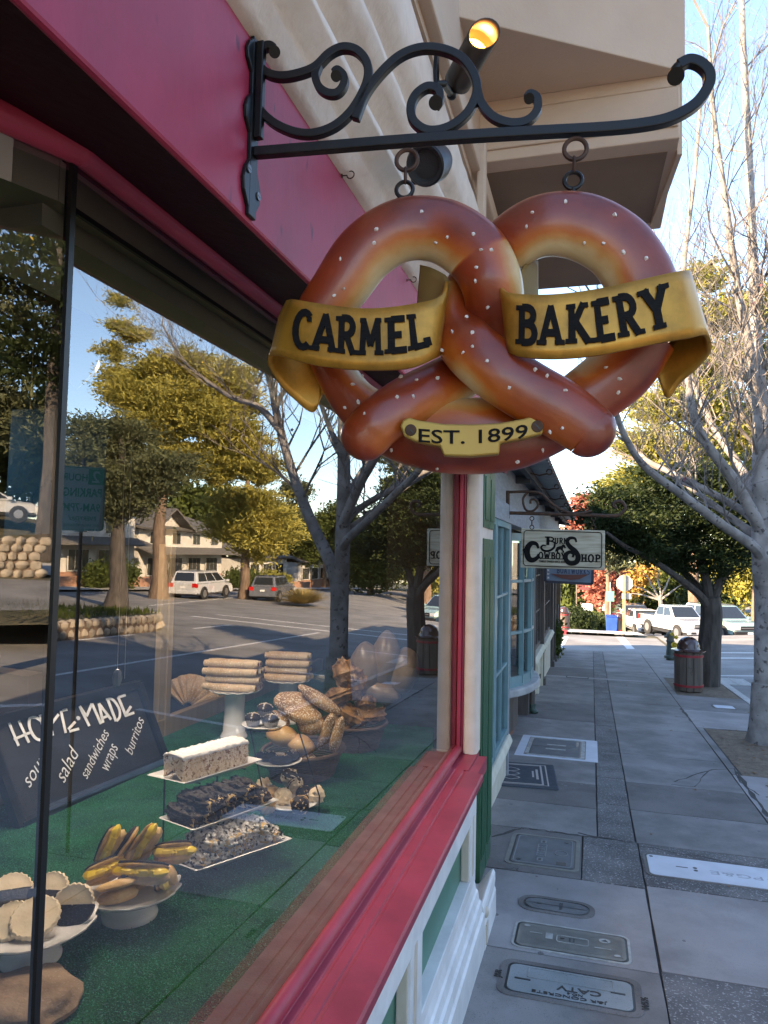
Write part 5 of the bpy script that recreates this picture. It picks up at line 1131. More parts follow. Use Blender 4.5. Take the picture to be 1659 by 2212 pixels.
for px, py, dz, L, dr, op, ch, lab in ecs:
    q = TP(px, py, zt+dz+.012); xx = (UX*dr[0]+UN*dr[1]+Z*dr[2]).normalized(); away = q.normalized()+Z*.25; yy_ = (away-xx*away.dot(xx)).normalized(); zz_ = xx.cross(yy_)
    if zz_.z < -.2: pass
    Mx = Matrix((xx, yy_, zz_)).transposed(); eclair(lab, q, L*.98, 0, 0, 0, op, ch, .034); k_ob = [o_ for o_ in bpy.data.objects if o_.get('label') == lab][0]; k_ob.rotation_euler = Mx.to_euler()
# cookies
m_rim = m_cookie
def cookie(label, p, r, tilt, az, half):
    t = thing('cookie', label, 'cookie', p, (tilt, 0, az), group='round crimped cookies on the left stand')
    b = MB(); b.lathe([(0, -.008), (r*.9, -.008), (r, -.004), (r, .004), (r*.93, .008), (r*.85, .006), (r*.5, .009), (0, .009)], n=60, wav=((2, 3, 4), .0025, 22, 0)); b.build('biscuit', m_cookie, t, smooth=True, angle=60)
    if half:
        b = MB(); prof = [(r*1.03, -.010), (r*1.04, 0), (r*1.02, .009), (r*.6, .0115), (.002, .0115)]; n = 24
        rows = [[(q*math.cos(a+PI), q*math.sin(a+PI), z) for a in np.linspace(0, PI, n)] for q, z in prof]; rows2 = [[(q*math.cos(a+PI), q*math.sin(a+PI), -.0105) for a in np.linspace(0, PI, n)] for q in (r*1.03, .002)]
        b.grid(rows); b.grid(rows2); b.build('chocolate_dip', m_choc, t, smooth=True, angle=60)
c = TP(66, 2070); st2 = cake_stand('white scalloped cake stand of round cookies at the window corner', c, .178, .10, rb=.085)
zt = ZT+.10
for px, py, dz, r_, ti, az, half, lab in ((22, 1990, .02, .055, .55, R(15), False, 'plain crimped cookie at the far left of the front pair'), (76, 1982, .03, .062, .5, R(20), False, 'plain crimped cookie overlapping in front, right of the pair'), (158, 1955, .03, .060, 1.0, R(22), True, 'cookie with its lower half dipped in dark chocolate, standing upright'),
        (25, 1925, .03, .06, .6, R(40), True, 'dark dipped cookie hidden at the back left'), (105, 1925, .03, .06, .7, R(10), True, 'dark dipped cookie leaning behind the plain pair')):
    cookie(lab, TP(px, py, zt+dz+.012), r_*(1.0 if half else 1.1), ti, az, half)
p = TP(45, 2165, ZT+.02); t = thing('round_loaf', 'big flat brown loaf on the turf under the cookie stand', 'bread', p)
b = MB(); b.ball((0, 0, 0), .14, 28, 18, sc=(1, 1.05, .33), amp=.10, seed=4, freq=4); b.build('crust', mat('brown_crust', (.16, .10, .06), .8, col2=(.30, .21, .14), scale=9, bump=1, bscale=30, bdist=.01), t, smooth=True)

# tiered tray rack
def rect_tray(label, c0, c1, wv, z):
    """c0->c1 the front edge (towards the glass), wv the width vector"""
    cc = (c0+c1)/2+wv/2; t = thing('rectangular_tray', label, 'tray', (cc.x, cc.y, z), group='white trays on the tiered rack')
    e0, e1 = c0, c1; q = [e0, e1, e1+wv, e0+wv]; cen = Vector((cc.x, cc.y, 0))
    rows = []
    for s_, dz in ((1.0, .014), (1.03, .018), (1.06, .016), (1.0, -.002), (.6, -.004), (.05, -.004)): rows.append([Vector(((p.x-cc.x)*s_, (p.y-cc.y)*s_, dz)) for p in q])
    rows2 = []
    b = MB(); pts = []
    def rp_(s_, z_): # rounded rect points
        out = []
        for k in range(4):
            a, m_, n_ = q[k-1], q[k], q[(k+1) % 4]
            for f in (.08, .03, 0, -.03, -.08):
                v = m_.lerp(a, f) if f > 0 else m_.lerp(n_, -f)
                if f == 0: v = m_.lerp((a+n_)/2, .02)
                out.append(Vector(((v.x-cc.x)*s_, (v.y-cc.y)*s_, z_)))
        return out
    b.grid([rp_(.02, -.006), rp_(.8, -.006), rp_(1.0, .010), rp_(1.05, .014), rp_(1.03, .016), rp_(.97, .009), rp_(.82, 0), rp_(.02, 0)], closed=True); b.build('dish', m_china, t, smooth=True, angle=50)
    return t, cc
def trayaxes(p0, p1, pl, z):
    a, c, l = TP(*p0, z), TP(*p1, z), TP(*pl, z); wv = (l-a); wv.z = 0; wv = wv.normalized()*.19; a.z = c.z = 0; return a, c, wv
trs = [((400, 1699), (563, 1648), (300, 1676), -.90), ((420, 1800), (598, 1736), (315, 1762), -1.02), ((428, 1888), (627, 1820), (330, 1850), -1.14)]
labs = ['white tray carrying the icing sugar cake, top of the tiered rack', 'white tray of dark chocolate crumb cannoli, middle of the rack', 'white tray of coconut sprinkled cannoli, lowest of the rack']
rk = None
for (p0, p1, pl, z), lab in zip(trs, labs):
    a, c, wv = trayaxes(p0, p1, pl, z); t, cc = rect_tray(lab, a, c, wv, z); u = (c-a).normalized(); v = wv.normalized(); L = (c-a).length
    if rk is None: rk = thing('tray_rack', 'thin black wire rack holding the three white rectangular trays', 'rack', (cc.x, cc.y, ZT))
    b = MB(); 
    for s_ in (-1, 1): b.tube([Vector((cc.x, cc.y, z-.009))+u*(s_*L*.3)-v*.09, Vector((cc.x, cc.y, z-.009))+u*(s_*L*.3)+v*.09], .003, 6)
    b.build('shelf_wire', m_iron, rk, world=True)
    if z == -.90:
        ck = thing('slab_cake', 'long almond crusted slab cake thickly dusted with icing sugar', 'cake', (cc.x, cc.y, z+.002), math.atan2(u.y, u.x))
        rows = []; rr2 = random.Random(3)
        def sec(x, s_):
            w2 = .056; h2 = .085; pr = [(-w2, 0)]+[(-w2-.001, h2*k/6) for k in range(7)]+[(-w2*.9+w2*1.8*k/6, h2+.006) for k in range(7)]+[(w2+.001, h2*(6-k)/6) for k in range(7)]
            return [(x+rr2.uniform(-.0025, .0025), a_*s_+rr2.uniform(-.003, .003), max(0, c_*(.97 if s_ < 1 else 1)+rr2.uniform(-.002, .002))) for a_, c_ in pr]
        xs_ = rng(-L*.43, L*.43, .008); rows = [sec(x, 1) for x in xs_]; b = MB(); b.grid(rows)
        for rr3 in (rows[0], rows[-1]):
            b.grid([rr3, [(p[0], p[1]*.5, p[2]*.5+.02) for p in rr3], [(p[0], 0, .04) for p in rr3]])
        b.build('almond_crust', m_almond, ck, smooth=False)
        b = MB(); rws = []
        for x in rng(-L*.435, L*.435, .008): rws.append([(x, -.06+.12*k/12, .092+rr2.uniform(-.002, .0035)-(.010 if k in (0, 12) else 0)+(.004 if 2 < k < 10 else 0)) for k in range(13)])
        b.grid(rws); b.build('icing_sugar', m_icing, ck, smooth=True, solid=.004)
        b = MB(); mfl = mat('almond_flake', (.70, .54, .34), .6, col2=(.45, .28, .14), scale=50)
        for i in range(420):
            x = random.uniform(-L*.43, L*.43); z_ = random.uniform(.006, .085); s2 = random.choice((-1, 1)); q = random.uniform(.002, .005); a = random.uniform(0, 3)
            if i % 5 == 0: x = s2*L*.435; y_ = random.uniform(-.055, .055)
            else: y_ = s2*.059
            b.ball((x, y_, z_), q, 5, 3, sc=(1, .6, .8) if i % 5 else (.6, 1, .8))
        tag(b.build('almond_flakes', mfl, ck), kind='stuff')
    else:
        dark = z == -1.02; n = 7
        for layer in range(2):
            for i in range(n-layer*2):
                f = (i+.5+layer*.9)/n-.5; pos = Vector((cc.x, cc.y, z+.028+layer*.038))+u*(f*L*.95)+v*random.uniform(-.008, .008)
                nm = 'cannoli'; k_ = {0: 'lower', 1: 'upper'}[layer]; ordn = ['first', 'second', 'third', 'fourth', 'fifth', 'sixth', 'seventh'][i]
                q = thing(nm, f"{ordn} from the near end, {k_} row, {'dark chocolate crumb' if dark else 'white coconut sprinkled'} cannoli", 'pastry', pos, (random.uniform(-.1, .1), random.uniform(-.1, .1), math.atan2(v.y, v.x)+random.uniform(-.3, .3)), group='cannoli on the tiered rack')
                b = MB(); b.ball((.004, 0, .004), .066, 26, 18, sc=(1.30, .58, .50), amp=.20, seed=i*3+layer, freq=6); b.build('crumb_coat', m_nuts2 if dark else m_nuts, q, smooth=True)
                b = MB(); b.lathe([(.018, -.074), (.023, -.07), (.022, .07), (.018, .074), (.012, .07)], n=14); o_ = b.build('shell', m_pastry, q, smooth=True); o_.rotation_euler = (0, PI/2, 0)
                b = MB(); rr5 = random.Random(i*7+layer)
                for k in range(110):
                    a = rr5.uniform(-.3, PI+.3); x0 = rr5.uniform(-.075, .078); rq = .036*math.sqrt(max(.08, 1-(x0/.09)**2)); b.ball((x0, rq*1.08*math.cos(a), rq*.95*math.sin(a)), rr5.uniform(.003, .0065), 4, 3, sc=(1, .7, .8))
                tag(b.build('crumbs', m_nuts2 if dark else (m_nuts if i % 3 == 0 else m_icing), q), kind='stuff')
                b = MB()
                if dark:
                    for k in range(5): x0 = -.05+k*.024; b.tube([(x0+.006*math.sin(j*1.3), -.022+.044*j/6, .0265-.010*abs(j-3)/3) for j in range(7)], .0016, 4)
                    b.build('drizzle', m_cream2, q)
                else:
                    for k in range(60):
                        a = random.uniform(0, PI); x0 = random.uniform(-.065, .065); rr_2 = .027*math.sqrt(max(.1, 1-(x0/.08)**2)); b.ball((x0, rr_2*math.cos(a), rr_2*math.sin(a)*.95), random.uniform(.002, .004), 4, 3)
                    b.build('coconut_flakes', m_icing, q); 
cc0 = rk.location
a, c, wv = trayaxes(*trs[2]); u = (c-a).normalized(); v = wv.normalized(); L = (c-a).length
b = MB()
for s_ in (-1, 1):
    base = Vector((cc0.x, cc0.y, ZT))+u*(s_*L*.3); b.tube([base-v*.09+Z*.004, base+v*.09+Z*.004], .004, 6); b.tube([base+v*.085+Z*.004, base+v*.09+Z*.33], .004, 6); b.tube([base-v*.10+Z*.002, base-v*.085+Z*.06], .004, 6)
b.build('frame', m_iron, rk, world=True)

# round three-tier plate rack
rd = []
for px, py, z, r_, lab in ((570, 1568, -.84, .105, 'round white plate of chocolate cupcakes, top of the round rack'), (600, 1645, -1.00, .115, 'round white plate of dark tarts, middle of the round rack'), (628, 1735, -1.17, .125, 'round white plate of coconut macaroons, bottom of the round rack')):
    p = TP(px, py, z); rd.append((p, r_)); t = thing('round_plate', lab, 'plate', p, group='plates of the round tiered rack')
    b = MB(); b.lathe([(0, -.004), (r_*.6, -.004), (r_*.97, .006), (r_, .010), (r_*.98, .012), (r_*.7, .002), (0, .001)], n=48); b.build('dish', m_china, t, smooth=True, angle=180)
t = thing('plate_rack', 'thin black wire stand holding the three round plates', 'rack', (rd[2][0].x, rd[2][0].y, ZT))
b = MB(); 
for s_ in (-1, 1):
    top = pD(540 if s_ < 0 else 640, 1572 if s_ < 0 else 1560, rd[0][0].dot(FF)); bot = pD(566 if s_ < 0 else 690, 1700 if s_ < 0 else 1720, rd[2][0].dot(FF)*.99); b.tube([top, bot, Vector((bot.x, bot.y, ZT+.003))], .0035, 6)
b.build('upright', m_iron, t, world=True)
b = MB()
for p, r_ in rd: torus(b, p+Z*(-.006), r_*.8, .003, Vector((1, 0, 0)), Vector((0, 1, 0)), 28)
b.build('hoop', m_iron, t, world=True)
m_paper = mat('silver_paper_case', (.25, .25, .26), .35, .5)
for dx, dy, dz, lab in ((-.045, -.025, 0, 'left chocolate cupcake in a pleated case on the round plate'), (.045, -.02, 0, 'right chocolate cupcake in a pleated case on the round plate'), (0, .045, 0, 'back chocolate cupcake in a pleated case on the round plate'), (0, .008, .042, 'topmost chocolate cupcake crossed with white icing')):
    p = rd[0][0]; q = thing('cupcake', lab, 'cupcake', (p.x+dx, p.y+dy, p.z+.004+dz), group='chocolate cupcakes on the top round plate')
    b = MB(); b.lathe([(0, 0), (.026, 0), (.037, .032)], n=72, wav=((1, 2), .0016, 24, 0)); b.build('paper_case', m_paper, q)
    b = MB(); b.ball((0, 0, .036), .040, 16, 8, sc=(1, 1, .55), amp=.03); b.build('cake', m_choc, q, smooth=True)
    b = MB()
    for ax_ in ((1, .2), (-.2, 1)):
        for k in range(9): f = k/8*2-1; b.ball((ax_[0]*f*.034, ax_[1]*f*.034, .036+.021*math.sqrt(1-f*f*.9)), .0052, 6, 4)
    b.build('white_icing', m_cream2, q, smooth=True)
for i, (dx, dy, lab) in enumerate(((-.06, .0, 'dark chocolate tart at the left of the middle plate'), (.03, -.03, 'dark chocolate tart at the front of the middle plate'), (.05, .05, 'dark chocolate tart at the back of the middle plate'))):
    p = rd[1][0]; q = thing('chocolate_tart', lab, 'tart', (p.x+dx, p.y+dy, p.z+.02), (0, 0, i), group='tarts on the middle round plate'); b = MB(); b.ball((0, 0, 0), .05, 18, 8, sc=(1.2, .8, .4), amp=.08, seed=i); b.build('tart', m_choc, q, smooth=True); b = MB()
    for k in range(14): b.ball((random.uniform(-.03, .03), random.uniform(-.02, .02), .02), .0035, 4, 3)
    b.build('nut_sprinkle', m_almond, q)
for i, (px, py, half, lab) in enumerate(((545, 1712, 0, 'macaroon at the far left of the bottom plate'), (570, 1700, 0, 'macaroon at the back left of the bottom plate'), (585, 1716, 0, 'macaroon in the middle of the bottom plate'), (612, 1722, 0, 'plain macaroon at the front of the bottom plate'), (575, 1738, 0, 'macaroon at the front left of the bottom plate'), (640, 1700, 1, 'dipped macaroon at the back of the bottom plate'), (656, 1716, 1, 'dipped macaroon in the middle right of the bottom plate'), (683, 1718, 1, 'dipped macaroon at the right rim of the bottom plate'), (648, 1738, 1, 'dipped macaroon at the front right of the bottom plate'), (625, 1680, 1, 'dipped macaroon on top of the heap'))):
    q = thing('macaroon', lab, 'macaroon', TP(px, py, rd[2][0].z+.03+.02*(i > 8)), (i, i*.7, i*2.), group='coconut macaroons on the bottom plate'); b = MB(); b.ball((0, 0, 0), .040, 20, 14, amp=.16, seed=i, freq=7); b.build('coconut_ball', m_cookie if i % 2 else m_pastry, q, smooth=True)
    if half: b = MB(); b.ball((0, 0, -.008), .0415, 16, 10, sc=(1, 1, .85), amp=.03, seed=i); b.build('chocolate_dip', m_choc, q, smooth=True)
# stands with dusted rolls
for k, (pb, pc, n, lab, lab2) in enumerate((((505, 1592), (518, 1492), 4, 'tall white pedestal stacked with sugar dusted rolls, left of two', 'left'), ((620, 1560), (628, 1470), 4, 'tall white pedestal stacked with sugar dusted rolls, right of two', 'right'))):
    B_ = TP(*pb); D = B_.dot(FF); topz = pD(pc[0], pc[1], D).z; h = topz-ZT; cake_stand(lab, B_, .165 if k == 0 else .16, h, rb=.085)
    u = UX.copy(); v = UN.copy()
    for lay in range(n):
        for j in range(3 if lay < 3 else 2):
            c = B_+Z*(h+.026+lay*.049)+v*(-.055+j*.055+(lay % 2)*.02)+u*(.0 if k else -.01)+u*random.uniform(-.012, .012)
            L = .36 if k == 0 else .31
            q = thing('dusted_roll', f"sugar dusted filled roll, {['bottom', 'second', 'third', 'top'][lay]} layer, {['front', 'middle', 'back'][j]} of the {lab2} stack", 'pastry', c, (0, 0, TH+random.uniform(-.06, .06)), group='sugar dusted rolls on the pedestals')
            b = MB(); rows = []
            for i in range(13):
                f = i/12; x = (f-.5)*L; r_ = .026*(1+.05*math.sin(i*1.7+lay+j))*(.86 if i in (0, 12) else 1); rows.append([(x, r_*math.cos(a), r_*.9*math.sin(a)) for a in np.linspace(0, 2*PI, 15)[:-1]])
            rows = [[(x_[0], x_[1]*.6, x_[2]*.6) for x_ in rows[0]]]+rows+[[(x_[0], x_[1]*.6, x_[2]*.6) for x_ in rows[-1]], [(x_[0]-.01, x_[1]*.4, x_[2]*.4) for x_ in rows[-1]]]
            b.grid(rows, closed=True); b.build('pastry', m_dusted, q, smooth=True, angle=60)
            b = MB(); b.ball((L*.5-.004, 0, 0), .014, 8, 6, sc=(.5, 1, 1), amp=.2, seed=j); b.build('filling', mat('jam_filling', (.25, .05, .03), .4) if k == 0 else m_custard, q)
# bread baskets
def basket(label, c, rx, ry, h, rot=0):
    t = thing('wicker_basket', label, 'basket', c, rot, group='wicker bread baskets'); b = MB()
    for i in range(int(h/.012)):
        f = i/(h/.012); s_ = .78+.22*f; b.tube([(rx*s_*math.cos(a)*(1+.012*(-1)**j), ry*s_*math.sin(a)*(1+.012*(-1)**j), .006+i*.012) for j, a in enumerate(np.linspace(0, 2*PI, 49))], .0055, 5)
    b.build('weave', m_wick, t, smooth=True)
    b = MB(); torus(b, Vector((0, 0, h)), 1, .011/1, Vector((rx*1.04, 0, 0)), Vector((0, ry*1.04, 0)), 40); b.build('rim', m_wick, t, smooth=True); return t
c1 = TP(655, 1690); basket('low dark wicker basket heaped with sugared breads behind the round plates', c1+Vector((-.05, .12, 0)), .20, .24, .14, -.2)
def bun(label, px, py, D, sc, rot, r_=.07, m=None, seed=0, nm='sweet_bread', amp=.06, freq=3):
    r_ *= .96
    p = pD(px, py, D); q = thing(nm, label, 'bread', p, rot, group='sweet breads heaped in the first basket'); b = MB(); b.ball((0, 0, 0), r_, 22, 14, sc=sc, amp=amp, seed=seed, freq=freq); b.build('crust', m or m_bread, q, smooth=True); return q
D1 = (c1+Vector((0, .1, .15))).dot(FF)
for i, (px, py, dd, sc, rot, r_, lab) in enumerate(((640, 1520, .05, (1.5, 1, .7), (.3, .2, .4), .085, 'big dark sugared loaf at the top of the basket'), (690, 1512, .02, (2.2, .7, .5), (0, .55, .2), .07, 'long sugared loaf lying over the back of the heap'), (655, 1545, -.03, (1.4, .8, .6), (.4, .2, .3), .075, 'curved golden bun below the dark loaf'), (612, 1590, -.05, (1.4, .9, .8), (0, .1, 0), .07, 'plump golden bun at the left of the heap'), (648, 1608, -.08, (1.3, .9, .8), (0, .2, 0), .065, 'round golden bun at the front of the heap'),
    (705, 1580, -.03, (.6, .8, 2.0), (0, .35, 0), .055, 'upright sugared finger loaf at the right, left of the pair'), (728, 1588, -.04, (.55, .8, 2.0), (0, .25, 0), .055, 'upright sugared finger loaf at the right edge of the heap'), (672, 1565, -.02, (1.2, .9, .8), (0, 0, 0), .07, 'bun in the middle of the heap'), (665, 1640, -.09, (1.2, .8, .7), (0, .3, 0), .05, 'small bun at the lowest front of the heap'), (600, 1555, .02, (1.2, .8, .8), (0, .3, 0), .06, 'dark bun behind the cupcakes'))):
    bun(lab, px, py, D1+dd, sc, rot, r_, seed=i, m=m_bread if i not in (3, 4) else mat('glazed_bread', (.30, .14, .04), .35, col2=(.55, .36, .14), scale=7, speck=(150, .33, (.6, .5, .4)), bump=.3), freq=2)
c2 = TP(775, 1650); basket('farther dark wicker basket of glazed knotted pastries', c2+Vector((-.15, .35, 0)), .20, .22, .15, .3)
D2 = c2.dot(FF)+.35
for i, (px, py, lab) in enumerate(((735, 1500, 'knotted nut pastry at the upper left of the far basket'), (768, 1478, 'tall dark nut pastry at the top of the far basket'), (790, 1520, 'glazed pastry at the right of the far basket'), (755, 1540, 'glazed twist at the lower left of the far basket'), (800, 1545, 'glazed finger pastry at the right rim of the far basket'), (740, 1560, 'rolled bun at the foot of the far heap'), (745, 1455, 'striped pastry at the back of the far basket'))):
    q = bun(lab, px, py, D2+.03*(i % 3), (1.0, .8, 1.3) if i in (1, 6) else (1.5, .8, .7), (0, .4*(i % 3-1), i), .075, seed=20+i, amp=.2, freq=6, m=mat('nut_pastry', (.10, .05, .025), .4, col2=(.42, .24, .11), scale=18, bump=.6, speck=(90, .30, (.6, .5, .42)))); q['group'] = 'glazed pastries in the farther basket'
for i, (px, py, sc, lab) in enumerate(((790, 1440, (1, .8, 1.5), 'bagged pale loaf at the left of the far row'), (832, 1425, (.9, .8, 1.7), 'tall bagged pale loaf in the middle of the far row'), (872, 1450, (.9, .8, 1.4), 'bagged pale loaf at the right of the far row'), (818, 1490, (1.4, .8, .7), 'bagged flat loaf lying in front of the far row'))):
    q = bun(lab, px, py, D2+.55, sc, (0, .1*i, 0), .12, seed=40+i, amp=.05, freq=3, m=mat('bagged_loaf', (.17, .13, .10), .3, col2=(.30, .24, .19), scale=6, bump=.35, bscale=14)); q['group'] = 'bagged loaves at the far end of the window'
c3 = pZ(845, 1530, ZT); t = thing('bread_crate', 'low dark tray under the bagged loaves at the far end', 'tray', c3+Vector((-.2, .45, 0))); b = MB(); b.box((-.35, -.3, 0), (.3, .3, .02)); b.box((-.35, -.3, .02), (.3, -.28, .08)); b.build('tray', m_wick, t)
# straw fan shaped shell behind the rolls
p = TP(432, 1545); t = thing('shell_pastry', 'big fan shaped ribbed pastry leaning beside the left pedestal', 'pastry', p+Vector((-.1, .1, .02)), (R(-15), 0, R(8))); b = MB(); rows = []
for i in range(9):
    r_ = .04+.026*i; rows.append([(r_*math.cos(a)-.05, .012*math.sin(a*22)-.03*math.cos((i-4)/4), r_*math.sin(a)) for a in np.linspace(R(10), R(150), 60)])
b.grid(rows); b.build('fan', m_dusted, t, smooth=True, solid=.01)
# hanging crystal on strings
p = pD(253, 1465, 2.35); t = thing('crystal_ornament', 'clear faceted crystal hanging on thin strings above the chalkboard', 'ornament', p)
b = MB(); b.lathe([(0, -.028), (.012, -.022), (.016, .0), (.013, .018), (.006, .028), (0, .030)], n=8); b.build('crystal', mat('crystal', (.16, .17, .19), .05, spec=.9), t)
b = MB(); b.tube([(0, 0, .03), (-.004, 0, .75)], .0008, 4); b.tube([(.028, 0, .0), (.02, 0, .75)], .0008, 4); b.build('string', m_cream2, t)

# chalkboard
Bl, Br = TP(42, 1786), TP(355, 1648); ub = (Br-Bl); Lb = ub.length; ub.normalize(); nb = Vector((ub.y, -ub.x, 0))   # towards the glass
lean = R(18); wb = (Z*math.cos(lean)-nb*math.sin(lean)).normalized(); nrm = ub.cross(wb).normalized()
def CB(px, py, h=0):
    d = ray(px, py); t = Bl.dot(nrm)/d.dot(nrm); return d*t+nrm*h*(1 if nrm.dot(d) < 0 else -1)
tr_ = CB(300, 1478); hb = (tr_-Bl).dot(wb); left = (CB(-40, 1565)-Bl).dot(ub); right = Lb
sgn = 1 if nrm.dot(ray(150, 1650)) < 0 else -1; nf = nrm*sgn
t = thing('chalkboard', 'black framed chalkboard reading HOME MADE soups salad sandwiches wraps burritos', 'chalkboard', Bl, group=None)
def Q(u, v, h=0): return Bl+ub*u+wb*v+nf*h
# the right edge in the photo slants: use measured corners
cTL, cTR, cBR, cBL = CB(-60, 1566, 0), CB(297, 1478, 0), CB(355, 1640, 0), CB(42, 1786, 0)
cBL2 = CB(42, 1786); cTL = CB(-38, 1562)
b = MB(); b.prism([cTL, cTR, cBR, cBL], -nf*.02); b.build('slate', mat('slate_black', (.008, .009, .012), .6, col2=(.012, .0135, .018), scale=3), t, world=True)
b = MB()
for a, c in ((cTL, cTR), (cTR, cBR), (cBR, cBL), (cBL, cTL)):
    b.tube([a+nf*.004, c+nf*.004], .020, 4, square=True); b.tube([a.lerp((cTL+cBR)/2, .035)+nf*.012, c.lerp((cTL+cBR)/2, .035)+nf*.012], .006, 4, square=True)
b.build('frame', mat('frame_black', (.004, .004, .0045), .35), t, world=True)
m_chalk = mat('chalk_white', (.78, .80, .84), .8, col2=(.62, .64, .68), scale=30)
b = MB(); k_ = .4219/1.8229; cvt = lambda x, y: (x*k_, 1316.6+y*k_)
def ch(pts, wd=24, sm=False):
    P = [cvt(*p) for p in pts]
    if sm: P = [(p.x, p.y) for p in smooth_path([(*p, 0) for p in P], 5)]
    stroke(b, P, wd*k_, lambda x, y, h: CB(x, y, .0045+h), .0015)
for s_ in ([(75, 1060), (165, 1275)], [(165, 1040), (262, 1245)], [(120, 1215), (275, 1150)], [(560, 945), (605, 1155)], [(575, 945), (620, 935)], [(735, 905), (825, 1090)], [(735, 905), (800, 1000)], [(800, 1000), (850, 880)], [(850, 880), (935, 1070)], [(915, 880), (1030, 1030)], [(915, 880), (955, 1060)], [(940, 1020), (1010, 990)], [(995, 835), (1075, 1045)], [(1095, 820), (1170, 1000)], [(1095, 822), (1165, 800)], [(1160, 995), (1245, 965)], [(1165, 985), (1215, 905)], [(640, 1140), (730, 1115)], [(630, 1120), (695, 1050)], [(380, 995), (430, 1080)], [(450, 1100), (540, 980)], [(455, 1060), (485, 1180)], [(365, 985), (400, 1140)]): ch(s_)
ch([(330, 1010), (270, 1020), (270, 1110), (320, 1200), (380, 1215), (410, 1150), (390, 1060), (330, 1010)], 26, True); ch([(980, 840), (1040, 840), (1100, 920), (1110, 1000), (1080, 1045)], 22, True)
ch([(705, 1015), (740, 1015)], 18); ch([(722, 998), (722, 1035)], 18); ch([(710, 1000), (736, 1030)], 14)
for s_, a, c, sz in (('soups', (225, 1640), (440, 1310), 150), ('salad', (545, 1600), (700, 1290), 150), ('sandwiches', (770, 1570), (985, 1130), 112), ('wraps', (965, 1490), (1060, 1260), 125), ('burritos', (1190, 1350), (1310, 1010), 105)):
    me = text_mesh(s_, 1, .0, shear=.5, offset=-.004); xs = [v.co.x for v in me.vertices]; x0, x1 = min(xs), max(xs); a = Vector(a); c = Vector(c); d = (c-a); L_ = d.length; d.normalize(); nn = Vector((-d.y, d.x))*-1
    if nn.y > 0 and False: nn = -nn
    up_ = Vector((d.y, -d.x))
    f = L_/(x1-x0)
    def fn(v, a=a, d=d, f=f, x0=x0, sz=sz):
        q = a+d*((v.x-x0)*f)+Vector((d.y, -d.x))*(v.y*sz*1.2); P_ = cvt(q.x, q.y); return CB(P_[0], P_[1], .0055)
    b.mesh(me, fn)
b.build('chalk_writing', m_chalk, t, world=True, fix=False)
# ================= TREES =================
m_barkp = mat('pale_bark', (.17, .155, .145), .85, col2=(.30, .28, .265), scale=5, bump=.7, bscale=22, bdist=.012, speck=(14, .36, (.09, .08, .075)))
m_barkd = mat('dark_bark', (.045, .038, .032), .9, col2=(.09, .075, .065), scale=8, stretch=(1, 1, .3), bump=1, bscale=16, bdist=.03)
m_barkb = mat('brown_bark', (.12, .08, .055), .9, col2=(.20, .14, .10), scale=8, stretch=(1, 1, .3), bump=1, bscale=14, bdist=.03)
lf_yel = leaf_mat('foliage_yellow_green', (.14, .15, .03), (.40, .36, .09), .7)
lf_dk = leaf_mat('foliage_dark', (.010, .020, .008), (.045, .065, .018), 1.2)
lf_mid = leaf_mat('foliage_mid', (.035, .055, .016), (.12, .15, .035), .8)
lf_gry = leaf_mat('foliage_grey_green', (.05, .065, .04), (.16, .17, .08), 1.0)
lf_red = leaf_mat('foliage_red', (.30, .08, .06), (.50, .21, .15), 1.5)
lf_org = leaf_mat('foliage_orange', (.42, .24, .07), (.60, .42, .13), 1.2)
lf_cdr = leaf_mat('foliage_cedar', (.15, .155, .035), (.52, .45, .12), .8)
def fast_mesh(name, V, nq, m, parent, loc=None):
    """V: (nq*4, 3) array of quads"""
    me = bpy.data.meshes.new(name); me.vertices.add(nq*4); me.vertices.foreach_set('co', V.astype(np.float32).ravel())
    me.loops.add(nq*4); me.loops.foreach_set('vertex_index', np.arange(nq*4, dtype=np.int32)); me.polygons.add(nq)
    me.polygons.foreach_set('loop_start', np.arange(0, nq*4, 4, dtype=np.int32)); me.polygons.foreach_set('loop_total', np.full(nq, 4, dtype=np.int32))
    me.materials.append(m); me.update(calc_edges=True); me.validate()
    o = bpy.data.objects.new(name, me); C.objects.link(o); o.parent = parent
    return o
